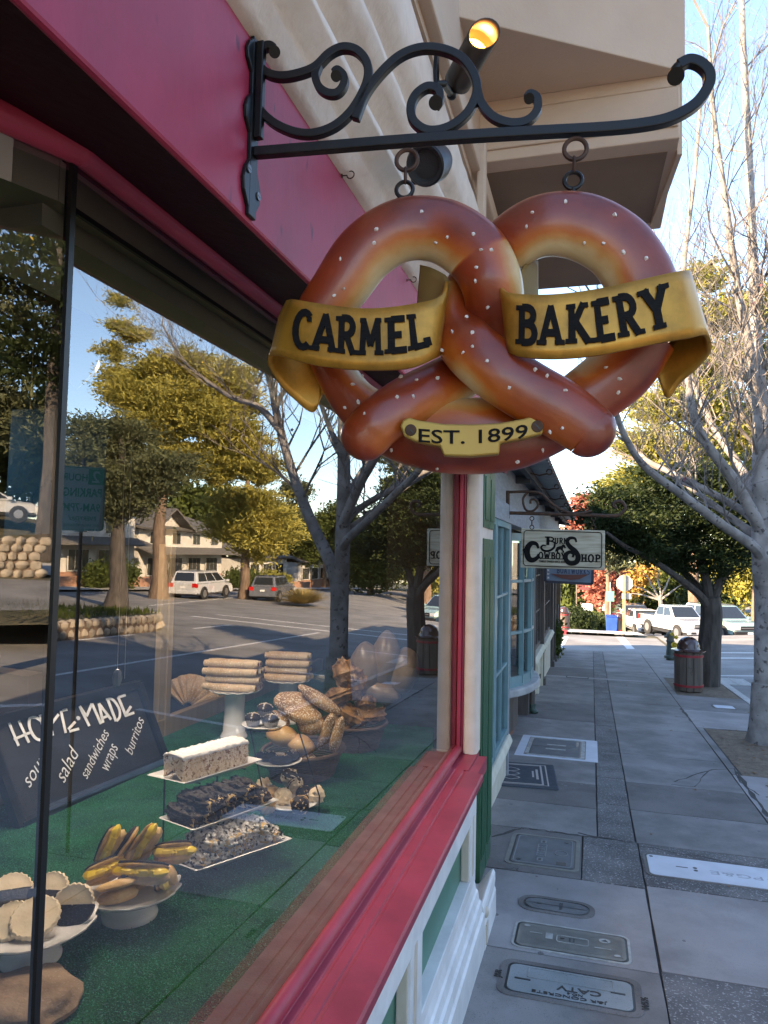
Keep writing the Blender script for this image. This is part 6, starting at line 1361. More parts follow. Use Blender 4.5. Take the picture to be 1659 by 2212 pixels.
def foliage(parent, blobs, n, L, W, m, style='leaf', cl=40, cs=.35, seed=0, name='crown'):
    """blobs in the parent's local space: (x, y, z, rx, ry, rz)"""
    rg = np.random.default_rng(seed); B = np.array(blobs, float); vol = B[:, 3]*B[:, 4]+B[:, 4]*B[:, 5]+B[:, 3]*B[:, 5]; pr = vol/vol.sum()
    nc = max(4, n//cl); bi = rg.choice(len(B), nc, p=pr); d = rg.normal(size=(nc, 3)); d /= np.linalg.norm(d, axis=1)[:, None]; rad = rg.uniform(.15, 1, nc)**.45
    cc = B[bi, :3]+d*B[bi, 3:6]*rad[:, None]; out = d.copy()
    ci = np.repeat(np.arange(nc), cl); N = len(ci); csz = cs*rg.uniform(.5, 1.4, nc)
    off = rg.normal(size=(N, 3))*csz[ci][:, None]
    if style == 'needle':
        # flat sprays: elongated outwards, thin vertically, slightly drooping
        oh = out.copy(); oh[:, 2] = .12; oh /= np.linalg.norm(oh, axis=1)[:, None]; t = rg.uniform(-1, 1, N)*csz[ci]*2.6
        off[:, 2] *= .28; off[:, :2] *= .8; off += oh[ci]*t[:, None]; off[:, 2] -= .05*np.abs(t)
        ld = oh[ci]+rg.normal(size=(N, 3))*.55; ld[:, 2] += .15
    else: ld = rg.normal(size=(N, 3))
    ld /= np.linalg.norm(ld, axis=1)[:, None]
    wd = np.cross(ld, rg.normal(size=(N, 3))); wd /= np.linalg.norm(wd, axis=1)[:, None]+1e-9
    p = cc[ci]+off; s = rg.uniform(.6, 1.35, N)[:, None]; a = ld*L*s/2; w_ = wd*W*s/2
    V = np.empty((N, 4, 3)); V[:, 0] = p-a; V[:, 1] = p-a*.1+w_; V[:, 2] = p+a; V[:, 3] = p-a*.1-w_
    return fast_mesh(name, V.reshape(-1, 3), N, m, parent), cc
def limbs(mb, base, targets, r0, rnd, bend=.3):
    for t in targets:
        a = Vector(base); c = Vector(t); L_ = (c-a).length; k = 6; pts = []
        for i in range(k+1):
            f = i/k; q = a.lerp(c, f); q.z += bend*L_*(f*(1-f))*.6; q += Vector((rnd.uniform(-1, 1), rnd.uniform(-1, 1), rnd.uniform(-1, 1)))*L_*.025*(0 < i < k); pts.append(q)
        mb.tube(pts, [r0*(1-.8*i/k) for i in range(k+1)], 6)
def tree(name, label, base, h, blobs, leaf, bark=m_barkb, r=.25, n=9000, L=.32, W=.12, style='leaf', cs=.35, cl=40, seed=0, trunk_top=.75, group=None, cat='tree', lean=(0, 0)):
    t = thing(name, label, cat, base, group=group); rnd = random.Random(seed)
    b = MB(); k = 8; P = [Vector((lean[0]*(i/k)+rnd.uniform(-.06, .06)*(i > 0)*r*4, lean[1]*(i/k)+rnd.uniform(-.06, .06)*(i > 0)*r*4, -.3+(h*trunk_top+.3)*i/k)) for i in range(k+1)]
    b.tube(P, [r*(1.35 if i == 0 else 1-.75*i/k) for i in range(k+1)], 12)
    o, cc = foliage(t, blobs, n, L, W, leaf, style, cl, cs, seed)
    idx = list(range(len(cc))); rnd.shuffle(idx)
    for i in idx[:22]:
        c = cc[i]; zz = max(h*.12, min(h*trunk_top*.95, c[2]-.5)); f = zz/(h*trunk_top); a = Vector((lean[0]*f, lean[1]*f, zz)); limbs(b, a, [c], r*(1-.7*f)*.4, rnd, .15)
    b.build('trunk', bark, t, smooth=True); return t

# --- near bare tree at the kerb (traced limbs), also seen mirrored in the window ---
tb = pG(1657, 1606); tb.z = gz(tb.x, tb.y); rndT = random.Random(11)
bt_ = thing('bare_tree', 'pale barked bare street tree with a few dark red leaves at the right edge', 'tree', tb)
DT = tb.dot(FF)
trunk = MB(); tw = MB(); lv = MB()
def twig(p, d, L_, r, dep):
    k = 3; pts = [p]; q = p
    for i in range(k):
        d = (d+Vector((rndT.gauss(0, .20), rndT.gauss(0, .20), rndT.gauss(0, .14)+.10))).normalized(); q = q+d*(L_/k); pts.append(q)
    tw.tube(pts, [r, r*.82, r*.64, r*.42], 3 if r < .012 else 5, cap=False)
    if dep <= 0:
        return
    for i in range(1, k+1):
        for _ in range(1 if rndT.random() < .8 else 2):
            a = rndT.uniform(0, 2*PI); s = Vector((math.cos(a), math.sin(a), rndT.uniform(-.1, .9))); nd = (d*.9+s*.75).normalized()
            twig(pts[i], nd, L_*rndT.uniform(.55, .85), r*.52, dep-1)
def limb(pts, r0, r1, ntw=10, tl=1.2, dep=2, n=6, start=.25):
    P = smooth_path(pts, n); k = len(P); trunk.tube(P, [r0+(r1-r0)*(i/k)**.8 for i in range(k)], 9)
    for j in range(ntw):
        f = start+(1-start)*(j+rndT.random())/ntw; i = min(k-2, int(f*k)); d = (P[i+1]-P[i]).normalized(); a = rndT.uniform(0, 2*PI)
        s = Vector((math.cos(a), math.sin(a), rndT.uniform(.1, 1.1))); twig(P[i], (d*.5+s).normalized(), tl*rndT.uniform(.6, 1.3)*(1.1-.5*f), max(.006, (r0+(r1-r0)*f)*.27), dep)
    twig(P[-1], (P[-1]-P[-2]).normalized(), tl*1.2, r1, dep)
def Dp(l): return [pD(x, y, DT+dd) for x, y, dd in l]
tz = lambda z, dx=0, dy=0: tb+Vector((dx, dy, z))
fork = pD(1645, 1215, DT); frk = (fork.z-tb.z)
limb([tz(-.3), tz(.15), tz(1.0), tz(2.0, -.01), fork, pD(1642, 1030, DT), pD(1643, 871, DT), pD(1634, 752, DT+.1), pD(1628, 600, DT+.2), pD(1617, 330, DT+.3), pD(1604, 60, DT+.4), pD(1600, -220, DT+.6)], .20, .026, 22, 1.4, 3, start=.42)
trunk.tube([tz(-.3), tz(-.02), tz(.12), tz(.35), tz(.8)], [.34, .285, .245, .215, .19], 14)
limb(Dp([(1650, 1225, 0), (1630, 1183, -.1), (1559, 1133, -.4), (1470, 1067, -.7), (1393, 1008, -1.0), (1351, 945, -1.2), (1325, 870, -1.4), (1312, 790, -1.5)]), .085, .022, 14, .9, 2)
limb(Dp([(1642, 1150, 0), (1608, 1106, .2), (1485, 1038, .6), (1404, 999, .9), (1370, 970, 1.2), (1340, 930, 1.4)]), .07, .02, 12, .9, 2)
limb(Dp([(1650, 1185, 0), (1645, 1148, -.05), (1589, 1044, -.2), (1553, 996, -.3), (1514, 940, -.4), (1494, 877, -.5), (1484, 800, -.5), (1472, 690, -.5), (1478, 560, -.4), (1500, 380, -.2), (1515, 200, 0)]), .095, .02, 14, 1.2, 3)
limb(Dp([(1641, 900, 0), (1619, 752, -.2), (1595, 633, -.3), (1566, 430, -.5), (1540, 230, -.6), (1530, 60, -.7)]), .08, .018, 16, 1.2, 3)
limb(Dp([(1640, 1090, 0), (1600, 1010, .5), (1560, 954, .9), (1530, 901, 1.2), (1500, 830, 1.5), (1470, 740, 1.7), (1440, 640, 1.8), (1425, 540, 1.9)]), .07, .016, 14, 1.2, 2)
limb(Dp([(1645, 980, 0), (1700, 880, .2), (1760, 750, .4), (1790, 600, .5)]), .06, .015, 10, 1.2, 2)
DM = mir(tb).dot(FF)
def Dm(l): return [pDm(x, y, DM+dd) for x, y, dd in l]
limb([tz(1.35, .02, 0)]+Dm([(722, 1240, .1), (668, 1118, .5), (628, 1010, .8), (600, 905, 1.0), (578, 800, 1.1), (545, 720, 1.2), (522, 660, 1.3), (510, 560, 1.3)]), .13, .02, 22, 1.4, 3)
limb(Dm([(606, 930, .95), (560, 880, 1.2), (500, 858, 1.4), (430, 810, 1.6), (390, 770, 1.8), (350, 700, 1.9)]), .07, .016, 20, 1.4, 3)
limb(Dm([(745, 1150, 0), (800, 1110, .2), (880, 1050, .4), (930, 1020, .5)]), .07, .02, 8, .9, 2)
limb(Dm([(590, 880, 1.), (640, 800, 1.2), (660, 700, 1.5), (640, 600, 1.7)]), .05, .015, 10, 1.3, 2)
for i in range(150):
    j = rndT.randrange(len(tw.v)); p = Vector(tw.v[j]);
    if p.z > 4: continue
    s = rndT.uniform(.025, .05); R3 = Matrix.Rotation(rndT.uniform(0, 6), 3, Vector((rndT.gauss(0, 1), rndT.gauss(0, 1), rndT.gauss(0, 1))).normalized())
    pl_ = [R3 @ Vector((s*(1 if k % 2 == 0 else .45)*math.cos(k*PI/5), s*(1 if k % 2 == 0 else .45)*math.sin(k*PI/5), 0))+p-Vector((0, 0, .04)) for k in range(10)]
    lv.add(pl_, [list(range(10))])
trunk.build('trunk', m_barkp, bt_, world=True, smooth=True); tw.build('twigs', mat('twig_bark', (.13, .11, .10), .8, col2=(.20, .18, .165), scale=5), bt_, world=True, smooth=True, fix=False)
tag(lv.build('leaves', mat('dark_red_leaf', (.09, .012, .02), .6, col2=(.16, .03, .03), scale=8), bt_, world=True, fix=False), kind='stuff')

# --- dark evergreen by the litter bin ---
p = pG(1527, 1482); p.z = gz(p.x, p.y); D2_ = p.dot(FF)
t = thing('dark_evergreen', 'dark evergreen street tree with a leaning trunk behind the near litter bin', 'tree', p); rnd = random.Random(5)
b = MB(); W_ = lambda l: [pD(x, y, D2_+dd)-p for x, y, dd in l]
def tl(l, r0, r1): P = smooth_path(W_(l), 5); b.tube(P, [r0+(r1-r0)*i/len(P) for i in range(len(P))], 8)
tl([(1526, 1500, 0), (1529, 1470, 0), (1532, 1400, 0), (1537, 1330, 0), (1534, 1290, 0)], .27, .20)
tl([(1535, 1320, 0), (1510, 1285, -.2), (1460, 1245, -.6), (1400, 1205, -1), (1350, 1180, -1.3), (1310, 1150, -1.5)], .10, .03)
tl([(1530, 1310, 0), (1500, 1260, .3), (1450, 1210, .6), (1400, 1160, .9), (1350, 1110, 1.2)], .10, .03)
tl([(1534, 1300, 0), (1520, 1230, 0), (1500, 1160, .2), (1480, 1090, .3), (1440, 1030, .4)], .11, .03)
tl([(1540, 1300, 0), (1560, 1240, 0), (1580, 1180, .1), (1590, 1100, .3), (1580, 1030, .4)], .10, .03); tl([(1550, 1270, 0), (1590, 1220, .5), (1640, 1190, .8)], .06, .02)
bl_ = []
for x, y, r_, dd in ((1310, 1120, 55, -1), (1345, 1090, 60, 0), (1350, 1150, 60, -.6), (1395, 1130, 70, -.5), (1400, 1180, 50, -.9), (1440, 1100, 80, .3), (1450, 1180, 60, 0), (1500, 1120, 80, .3), (1490, 1200, 60, 0), (1550, 1150, 80, .2), (1560, 1220, 50, 0), (1600, 1120, 70, .5), (1640, 1200, 50, .6), (1420, 1040, 60, .4), (1500, 1030, 60, .6), (1560, 1060, 60, .5), (1300, 1070, 30, -.6)):
    q = pD(x, y, D2_+dd)-p; s = r_*D2_/F_PX; bl_.append((q.x, q.y, q.z, s, s*1.3, s*.72))
foliage(t, bl_, 60000, .10, .035, lf_dk, 'needle', 40, .13, 3)
b.build('trunk', m_barkd, t, smooth=True)

# --- background of the direct view ---
def B(base, l): # blobs from pixels: (x, y, r px, D)
    out = []
    for x, y, r_, D in l:
        q = pD(x, y, D)-Vector(base); s = r_*D/F_PX; out.append((q.x, q.y, q.z, s, s, s*.8))
    return out
def based(px, D): q = pD(px, 1300, D); return Vector((q.x, q.y, gz(q.x, q.y)-.3))
bs = based(1500, 56); tree('golden_conifer', 'tall sunlit yellow green conifer filling the sky right of the pretzel', bs, 22, B(bs, [(1400, 1040, 60, 55), (1440, 960, 60, 56), (1370, 960, 45, 56), (1500, 1000, 70, 57), (1420, 880, 55, 57), (1500, 860, 70, 57), (1570, 930, 70, 57), (1340, 1060, 40, 55), (1470, 780, 60, 57), (1540, 780, 60, 57), (1500, 690, 50, 57), (1560, 680, 50, 57), (1460, 640, 35, 57), (1530, 600, 40, 57)]), lf_yel, r=.5, n=80000, L=.36, W=.13, style='needle', cs=.42, seed=21)
bs = based(1640, 60); tree('golden_conifer', 'second sunlit conifer behind the bare tree trunk at the right edge', bs, 20, B(bs, [(1640, 1040, 90, 60), (1620, 900, 80, 60), (1680, 950, 90, 60), (1640, 780, 70, 60), (1660, 660, 60, 60), (1600, 1130, 60, 58), (1650, 1170, 70, 58)]), lf_yel, r=.5, n=60000, L=.36, W=.13, style='needle', cs=.42, seed=22)
bs = based(1262, 58); tree('red_maple', 'red maple in autumn colour above and beside the boat sign', bs, 12, B(bs, [(1255, 1125, 28, 58), (1280, 1105, 30, 58), (1300, 1140, 28, 58), (1240, 1160, 20, 58), (1285, 1160, 30, 58), (1265, 1090, 20, 58)]), lf_red, r=.25, n=9000, L=.32, W=.22, cs=.35, seed=23)
bs = based(1300, 50); tree('small_red_maple', 'low bright red maple beside the stop sign', bs, 5.5, B(bs, [(1290, 1255, 26, 50), (1312, 1245, 26, 50), (1300, 1280, 22, 50), (1325, 1275, 16, 50)]), lf_red, r=.15, n=7000, L=.28, W=.2, cs=.3, seed=24)
bs = based(1315, 47); tree('roadside_pine', 'slim trunked olive green tree right behind the small red maple', bs, 9, B(bs, [(1315, 1175, 40, 47), (1290, 1190, 30, 47), (1345, 1190, 32, 47), (1330, 1215, 22, 47), (1315, 1140, 25, 47)]), lf_gry, r=.30, n=11000, L=.34, W=.1, style='needle', cs=.3, seed=25, trunk_top=.6)
bs = based(1390, 66); tree('orange_tree', 'small orange leaved tree between stop sign and pickup', bs, 6, B(bs, [(1368, 1250, 20, 66), (1360, 1270, 16, 66), (1400, 1240, 16, 66)]), lf_org, r=.15, n=4000, L=.3, W=.2, cs=.35, seed=26)
bs = based(1225, 52)
for (px, D, l, lab, lf, sd) in (
    (1225, 55, [(1215, 1260, 30, 55), (1228, 1290, 28, 55), (1212, 1310, 28, 55), (1235, 1245, 20, 55)], 'dense green tree behind the sunlit litter bin', lf_mid, 31),
    (1265, 62, [(1262, 1270, 24, 62), (1270, 1300, 26, 62), (1250, 1320, 22, 60), (1245, 1235, 18, 62)], 'olive tree behind the glowing box sign', lf_yel, 32),
    (1345, 70, [(1345, 1290, 40, 70), (1385, 1300, 40, 70), (1360, 1320, 35, 68), (1400, 1270, 34, 72)], 'broad olive shrub tree behind the parked sedan', lf_mid, 33),
    (1430, 74, [(1430, 1270, 45, 74), (1470, 1290, 45, 74), (1450, 1230, 40, 76), (1500, 1250, 45, 76)], 'wide green tree rising behind the white pickup', lf_mid, 34),
    (1560, 70, [(1560, 1260, 50, 70), (1600, 1230, 50, 70), (1590, 1290, 45, 68), (1630, 1270, 50, 70), (1640, 1210, 50, 72)], 'wide yellow green tree behind the pale green car', lf_yel, 35),
    (1520, 62, [(1520, 1290, 30, 62), (1500, 1310, 24, 62), (1545, 1310, 26, 62)], 'dark shrub between pickup and pale green car', lf_dk, 36)):
    bs = based(px, D); tree('background_tree', lab, bs, 6, B(bs, l), lf, r=.22, n=10000, L=.42, W=.2, cs=.4, seed=sd, group='trees beyond the side street', trunk_top=.6)
bs = based(1428, 60); t = thing('pollard_tree', 'bare pale pollarded tree between stop sign and pickup', 'tree', bs); b = MB(); rnd = random.Random(9); b.tube([(0, 0, -.3), (.05, 0, 2.2), (-.1, 0, 3.2)], [.24, .2, .16], 8); limbs(b, (-.05, 0, 2.9), [(-2.2, 0, 4.1), (-1.4, .4, 5.2), (.9, .3, 5.2), (1.6, 0, 4.2), (-.3, 0, 5.6), (-2.6, 0, 3.3)], .11, rnd, .3); b.build('trunk', m_barkp, t, smooth=True)
# shrubs at the far corner
def shrub(label, p, r_, lf, n=3500, sd=0, L=.16, group=None, sc=(1, 1, .8), nm='shrub'):
    t = thing(nm, label, 'shrub', p, group=group); foliage(t, [(0, 0, r_*sc[2]*.8, r_*sc[0], r_*sc[1], r_*sc[2])], n, L, L*.5, lf, 'leaf', 25, r_*.14, sd); b = MB(); rnd = random.Random(sd)
    limbs(b, (0, 0, -.1), [(rnd.uniform(-r_, r_)*.6, rnd.uniform(-r_, r_)*.6, r_*.9) for _ in range(6)], .03, rnd, .1); b.build('stem', m_barkd, t); return t
for px, D, r_, lf, lab in ((1255, 42, .95, lf_dk, 'dark rounded shrub under the glowing box sign'), (1240, 46, .8, lf_mid, 'mid green shrub behind the sunlit litter bin'), (1285, 46, .8, lf_mid, 'low green shrub left of the tree trunk'), (1300, 44, .55, lf_dk, 'small dark shrub beside the blue bin'), (1560, 47, 1.3, lf_mid, 'round olive shrub at the right behind the pale green car')):
    q = pD(px, 1345, D); shrub(lab, (q.x, q.y, gz(q.x, q.y)), r_, lf, sd=px)
q = pG(1213, 1400); t = thing('hanging_plant', 'trailing green plant at the foot of the last dark post', 'plant', (-.93, 20.9, -2.2)); foliage(t, [(0, 0, 0, .16, .3, .5), (0, .1, -.4, .12, .2, .3)], 900, .10, .06, lf_mid, 'leaf', 18, .07, 2, 'leaves'); b = MB(); b.lathe([(0, -.05), (.1, -.02), (.14, .12)], n=12); b.build('pot', m_brown, t)

# ---------------- across the street (mirrored in the window) ----------------
m_stone = mat('rubble_stone', (.26, .22, .17), .9, col2=(.42, .36, .28), scale=2.5, bump=.5, bscale=18)
def stone_wall(label, pts, h, seed=0):
    t = thing('stone_wall', label, 'wall', (pts[0][0], pts[0][1], gz(*pts[0]))); rnd = random.Random(seed); b = MB(); core = MB()
    P = [Vector((x, y, 0)) for x, y in pts]
    for a, c in zip(P[:-1], P[1:]):
        d = c-a; L_ = d.length; d.normalize(); nrm_ = Vector((d.y, -d.x, 0)); u = 0
        z0 = gz(a.x, a.y)-.12; z1 = gz(c.x, c.y)-.12
        core.hexa([a-nrm_*.13+Z*(z0-.2), c-nrm_*.13+Z*(z1-.2), c+nrm_*.13+Z*(z1-.2), a+nrm_*.13+Z*(z0-.2), a-nrm_*.13+Z*(z0+h-.05), c-nrm_*.13+Z*(z1+h-.05), c+nrm_*.13+Z*(z1+h-.05), a+nrm_*.13+Z*(z0+h-.05)])
        rows = max(2, int(h/.2))
        for r_ in range(rows):
            u = rnd.uniform(0, .2)
            while u < L_:
                w_ = rnd.uniform(.16, .36); q = a+d*(u+w_/2); zb_ = z0+(z1-z0)*(u/L_)+h*(r_+.5)/rows
                b.ball((q.x+nrm_.x*.04, q.y+nrm_.y*.04, zb_), 1, 7, 5, sc=(abs(d.x)*w_*.55+abs(nrm_.x)*.17, abs(d.y)*w_*.55+abs(nrm_.y)*.17, h/rows*.58), amp=.10, seed=rnd.randrange(999)); u += w_
    core.build('core', m_barkb, t, world=True); b.build('stones', m_stone, t, world=True, smooth=True); return t
g1 = pGm(413, 1362)
ie = Vector((min(15, max(11.5, g1.x)), g1.y, 0)); IX, IY = ie.x, ie.y
stone_wall('low rubble stone wall round the planted island in the road', [(IX+1.5, IY+.9), (IX+.4, IY+.6), (IX, IY-.2), (IX, IY-8), (IX, IY-16)], .5, 1)
pc = Vector((12.6, .1, 0)); 
t = thing('stone_pillar', 'sunlit rubble stone pillar seen through the left pane', 'pillar', (26, .3, gz(26, .3))); b = MB(); rnd = random.Random(2)
pil = Vector((30, .55, gz(30, .55)))
b2 = MB(); b2.box((-.4, -.8, -.3), (.4, 1.0, 1.15)); b2.build('core', m_barkb, t)
for z_ in (0, .28, .56, .84, 1.08):
    y_ = -.9
    while y_ < 1.0:
        w_ = rnd.uniform(.25, .45); b.ball((-.36, y_+w_/2, z_+rnd.uniform(-.02, .02)), 1, 8, 6, sc=(.16, w_*.54, .165), amp=.12, seed=rnd.randrange(999)); y_ += w_
b.build('stones', m_stone, t, smooth=True)
b = MB(); rows = []
for j in range(30):
    y = IY+.5-j*.9; rows.append([(IX+.1+i*.8, y, gz(IX+1, y)+.28+.12*math.sin(i*.9)+.04*math.sin(j)) for i in range(6)])
b.grid(rows); tag(b.build('planted_island', m_soil, smooth=True), kind='structure')
gr = thing('grass_patch', 'low ivy and grass on the planted island', 'ground cover', (0, 0, 0)); bpy.data.objects.remove(gr)
rgx = np.random.default_rng(4); N = 5000; px_ = rgx.uniform(IX, IX+3.6, N); py_ = rgx.uniform(IY-24, IY+.4, N); pz_ = np.array([gz(IX+1, y)+.33 for y in py_]); V = np.empty((N, 4, 3)); ang = rgx.uniform(0, 6.28, N)
V[:, 0] = np.stack([px_, py_, pz_], 1); s_ = rgx.uniform(.05, .16, N); V[:, 1] = V[:, 0]+np.stack([np.cos(ang)*.05, np.sin(ang)*.05, s_], 1); V[:, 2] = V[:, 0]+np.stack([np.cos(ang)*.02, np.sin(ang)*.09, s_*1.8], 1); V[:, 3] = V[:, 0]+np.stack([-np.cos(ang)*.03, np.sin(ang)*.04, s_*.9], 1)
o = fast_mesh('ivy', V.reshape(-1, 3), N, lf_mid, None); tag(o, 'low ivy and grass covering the planted island', 'ground cover', kind='stuff')
o2 = o
def Bm(base, l):
    out = []
    for x, y, r_, D in l:
        q = pDm(x, y, D)-Vector(base); s = r_*D/F_PX; out.append((q.x, q.y, q.z, s, s, s*.75))
    return out
def basem(px, D, up=0): q = pDm(px, 1300, D); return Vector((q.x, q.y, gz(q.x, q.y)+up))
bs = basem(250, 31, .1); bs.x = max(bs.x, IX+1.0)
tree('big_cedar', 'big spreading cedar on the island mirrored left in the window', bs, 17, Bm(bs, [(250, 1060, 90, 31), (180, 1000, 70, 31), (310, 1030, 70, 31), (210, 940, 60, 32), (270, 950, 60, 32), (360, 1010, 50, 31)]), lf_gry, bark=m_barkd, r=.42, n=45000, L=.20, W=.07, style='needle', cs=.30, seed=41, trunk_top=.42)
bs = basem(342, 40); bs.x = max(bs.x, 20)
tree('golden_cedar', 'tall golden green cedar mirrored in the middle of the window', bs, 20, Bm(bs, [(290, 850, 60, 40), (340, 900, 70, 40), (400, 870, 70, 40), (460, 910, 70, 40), (520, 950, 60, 41), (400, 790, 50, 41), (330, 800, 45, 41), (262, 650, 16, 42), (275, 600, 12, 42), (490, 820, 60, 41), (250, 760, 30, 42), (255, 700, 20, 42), (265, 820, 40, 42), (560, 1010, 50, 41), (470, 1000, 60, 41), (380, 980, 50, 40), (520, 870, 40, 41), (290, 720, 24, 42)]), lf_cdr, r=.45, n=110000, L=.26, W=.075, style='needle', cs=.26, seed=42, trunk_top=.5)
bs = pGm(527, 1290); Dk = mir(bs).dot(FF)
tree('roadside_conifer', 'golden conifer with a pale bare trunk between the two mirrored cars', bs, 13, Bm(bs, [(530, 1130, 55, Dk), (570, 1120, 45, Dk), (500, 1140, 40, Dk), (560, 1170, 45, Dk), (600, 1150, 35, Dk), (545, 1080, 40, Dk), (510, 1080, 35, Dk)]), lf_cdr, r=.35, n=40000, L=.34, W=.10, style='needle', cs=.38, seed=43, bark=m_barkb)
for px, D, l, lab, lf, sd in ((800, 75, [(780, 1180, 50, 75), (830, 1150, 60, 75), (800, 1240, 50, 75), (850, 1220, 50, 75)], 'green tree mirrored right of the bare trunk', lf_mid, 51), (890, 85, [(880, 1120, 60, 85), (920, 1060, 50, 85), (900, 1200, 60, 85), (860, 1060, 40, 85)], 'golden green tree mirrored at the right end of the window', lf_cdr, 52), (700, 95, [(690, 1150, 50, 95), (730, 1120, 40, 95), (660, 1190, 40, 95)], 'distant olive tree mirrored behind the bare trunk', lf_mid, 53), (630, 100, [(620, 1120, 40, 100), (640, 1060, 30, 100), (600, 1170, 40, 100)], 'distant pale tree mirrored behind the dark car', lf_gry, 54)):
    bs = basem(px, D); tree('mirrored_tree', lab, bs, 9, Bm(bs, l), lf, r=.3, n=13000, L=.5, W=.2, cs=.45, seed=sd, group='trees across the street')
# pine and trees seen in the left pane: straight across
tree('tall_pine', 'tall dark pine with tufted branches mirrored in the left pane', (30, 1.6, gz(30, 1.6)), 20, [(0, 0, 8, 3.4, 3.4, 1.5), (-1, -1, 11, 3, 3.5, 1.4), (1, 2, 13.5, 3, 3.5, 1.5), (0, -2, 16, 2.8, 2.8, 1.4), (0, 1, 18.5, 2.5, 2.5, 1.4), (-1, 3, 9.5, 2, 2, 1)], lf_dk, bark=m_barkd, r=.4, n=16000, L=.4, W=.12, style='needle', cs=.35, seed=61)
tree('pine', 'second pine farther back in the left pane', (38, -4, gz(38, -4)), 15, [(0, 0, 6, 4, 4, 2), (0, 2, 9, 4, 4, 2), (0, -1, 12, 3.4, 3.4, 2), (0, 3, 5, 3, 3, 2)], lf_gry, bark=m_barkd, r=.35, n=12000, L=.45, W=.16, cs=.5, seed=62)
tree('leafy_branch_tree', 'yellow leaved tree whose drooping tip shows at the top of the left pane', (9.6, .3, gz(9.6, .3)), 7.5, [(0, .6, 7.1, 1.5, 1.7, .55), (0, 0, 7.8, 1.8, 1.8, .6)], leaf_mat('foliage_ochre', (.30, .20, .03), (.48, .34, .06), 2), r=.16, n=1600, L=.16, W=.05, cs=.25, cl=12, seed=63, trunk_top=.95)
# backdrop belt of trees
proto = tree('belt_tree', 'rounded green tree in the belt behind the houses', (52, -10, gz(52, -10)), 13, [(0, 0, 8, 5, 5, 4), (2, 3, 6, 4, 4, 3), (-2, -3, 6, 4, 4, 3), (0, 0, 4, 5, 5, 3)], lf_mid, r=.5, n=12000, L=.7, W=.4, cs=.7, seed=71, group='belt of trees behind the houses')
bsp = [(50, 4), (54, 14), (50, 24), (55, 34), (50, 46), (54, 57), (50, 68), (46, 80), (40, 92), (30, 100), (20, 102), (10, 98), (0, 96), (-10, 92), (34, -14), (44, -22), (-18, 80), (24, 112), (42, 108)]
for i, (x, y) in enumerate(bsp):
    c = copy_tree(proto); c.location = (x, y, gz(x, y)-.3); c.rotation_euler = (0, 0, i*1.3); s = .85+.35*((i*7) % 5)/5; c.scale = (s, s, s*(1 if x > 30 else .8))

# parking sign across the window
ps_x = pDm(178, 1077, 5.35); t = thing('parking_sign', 'green and white two hour parking sign, mirrored beside the window joint', 'road sign', (ps_x.x, ps_x.y, gz(ps_x.x, ps_x.y)))
mc = mir(Vector((0, 0, 0))); face = (mc-ps_x); face.z = 0; face.normalize(); ang_ = math.atan2(face.y, face.x)+PI/2
t.rotation_euler = (0, 0, ang_)   # local -Y faces the mirror image of the viewer
zc = ps_x.z-gz(ps_x.x, ps_x.y)
b = MB(); b.cyl((0, .03, 0), (0, .03, zc+.3), .013, 10); b.build('post', m_slat, t, smooth=True)
b = MB(); b.prism([(x, 0, zc+y) for x, y in rrect(-.155, .155, -.235, .235, .03)], (0, .004, 0)); b.build('plate', mat('sign_white_dim', (.17, .24, .24), .5), t)
b = MB(); rr_ = rrect(-.147, .147, -.227, .227, .025); rr_.append(rr_[0]); stroke(b, rr_, .006, lambda x, y, h: (x, -.001-h, zc+y), .001); b.box((-.14, -.002, zc+.105), (-.035, -.0005, zc+.22)); m_sg = mat('sign_green', (.01, .16, .09), .5); b.build('green_panel', m_sg, t)
def stx(s, cx, cz, h, sx=1, m=m_sg, nm='lettering', bold=.01):
    b = MB(); me = text_mesh(s, 1, .002, offset=bold); xs = [v.co.x for v in me.vertices]; ys__ = [v.co.y for v in me.vertices]; ww, hh = max(xs)-min(xs), max(ys__)-min(ys__); mx_, my_ = (max(xs)+min(xs))/2, (max(ys__)+min(ys__))/2
    b.mesh(me, lambda v: Vector((cx+(v.x-mx_)*h*sx/hh, -.0028-v.z*.3, cz+(v.y-my_)*h/hh))); b.build(nm, m, t)
stx('2', -.088, zc+.163, .085, 1, MC['sign_white_dim']); stx('HOUR', .055, zc+.155, .055, .8, bold=.02); stx('PARKING', 0, zc+.045, .065, .72, bold=.02); stx('9AM-7PM', 0, zc-.065, .06, .75); stx('EVERYDAY', 0, zc-.145, .03, .95); stx('INCL. SUNDAYS & HOLIDAYS', 0, zc-.195, .016, .8)

# ---------------- houses across the street ----------------
m_hw = mat('house_white', (.58, .56, .52), .7, col2=(.66, .64, .60), scale=2); m_rf = mat('shingle_roof', (.10, .095, .09), .9, col2=(.17, .16, .15), scale=4, stretch=(1, 1, 5), bump=.5); m_bk = mat('house_brick', (.34, .17, .11), .85, col2=(.46, .27, .19), scale=7, stretch=(1, 1, 3), bump=.4, bscale=20)
def hwin(par, x, y0, y1, z0, z1, nm='window'):
    b = MB(); b.box((x-.04, y0, z0), (x, y1, z1)); f = b.build(nm, m_dark if 0 else m_hw, par, world=True)
    b = MB(); n_ = max(2, int((y1-y0)/.6)); w_ = (y1-y0-.1)/n_
    for i in range(n_): b.box((x-.06, y0+.08+i*w_, z0+.08), (x-.041, y0+.08+(i+1)*w_-.06, z1-.08))
    b.build('pane', mat('house_pane', (.05, .055, .055), .15, spec=.6), f, world=True)
    return f
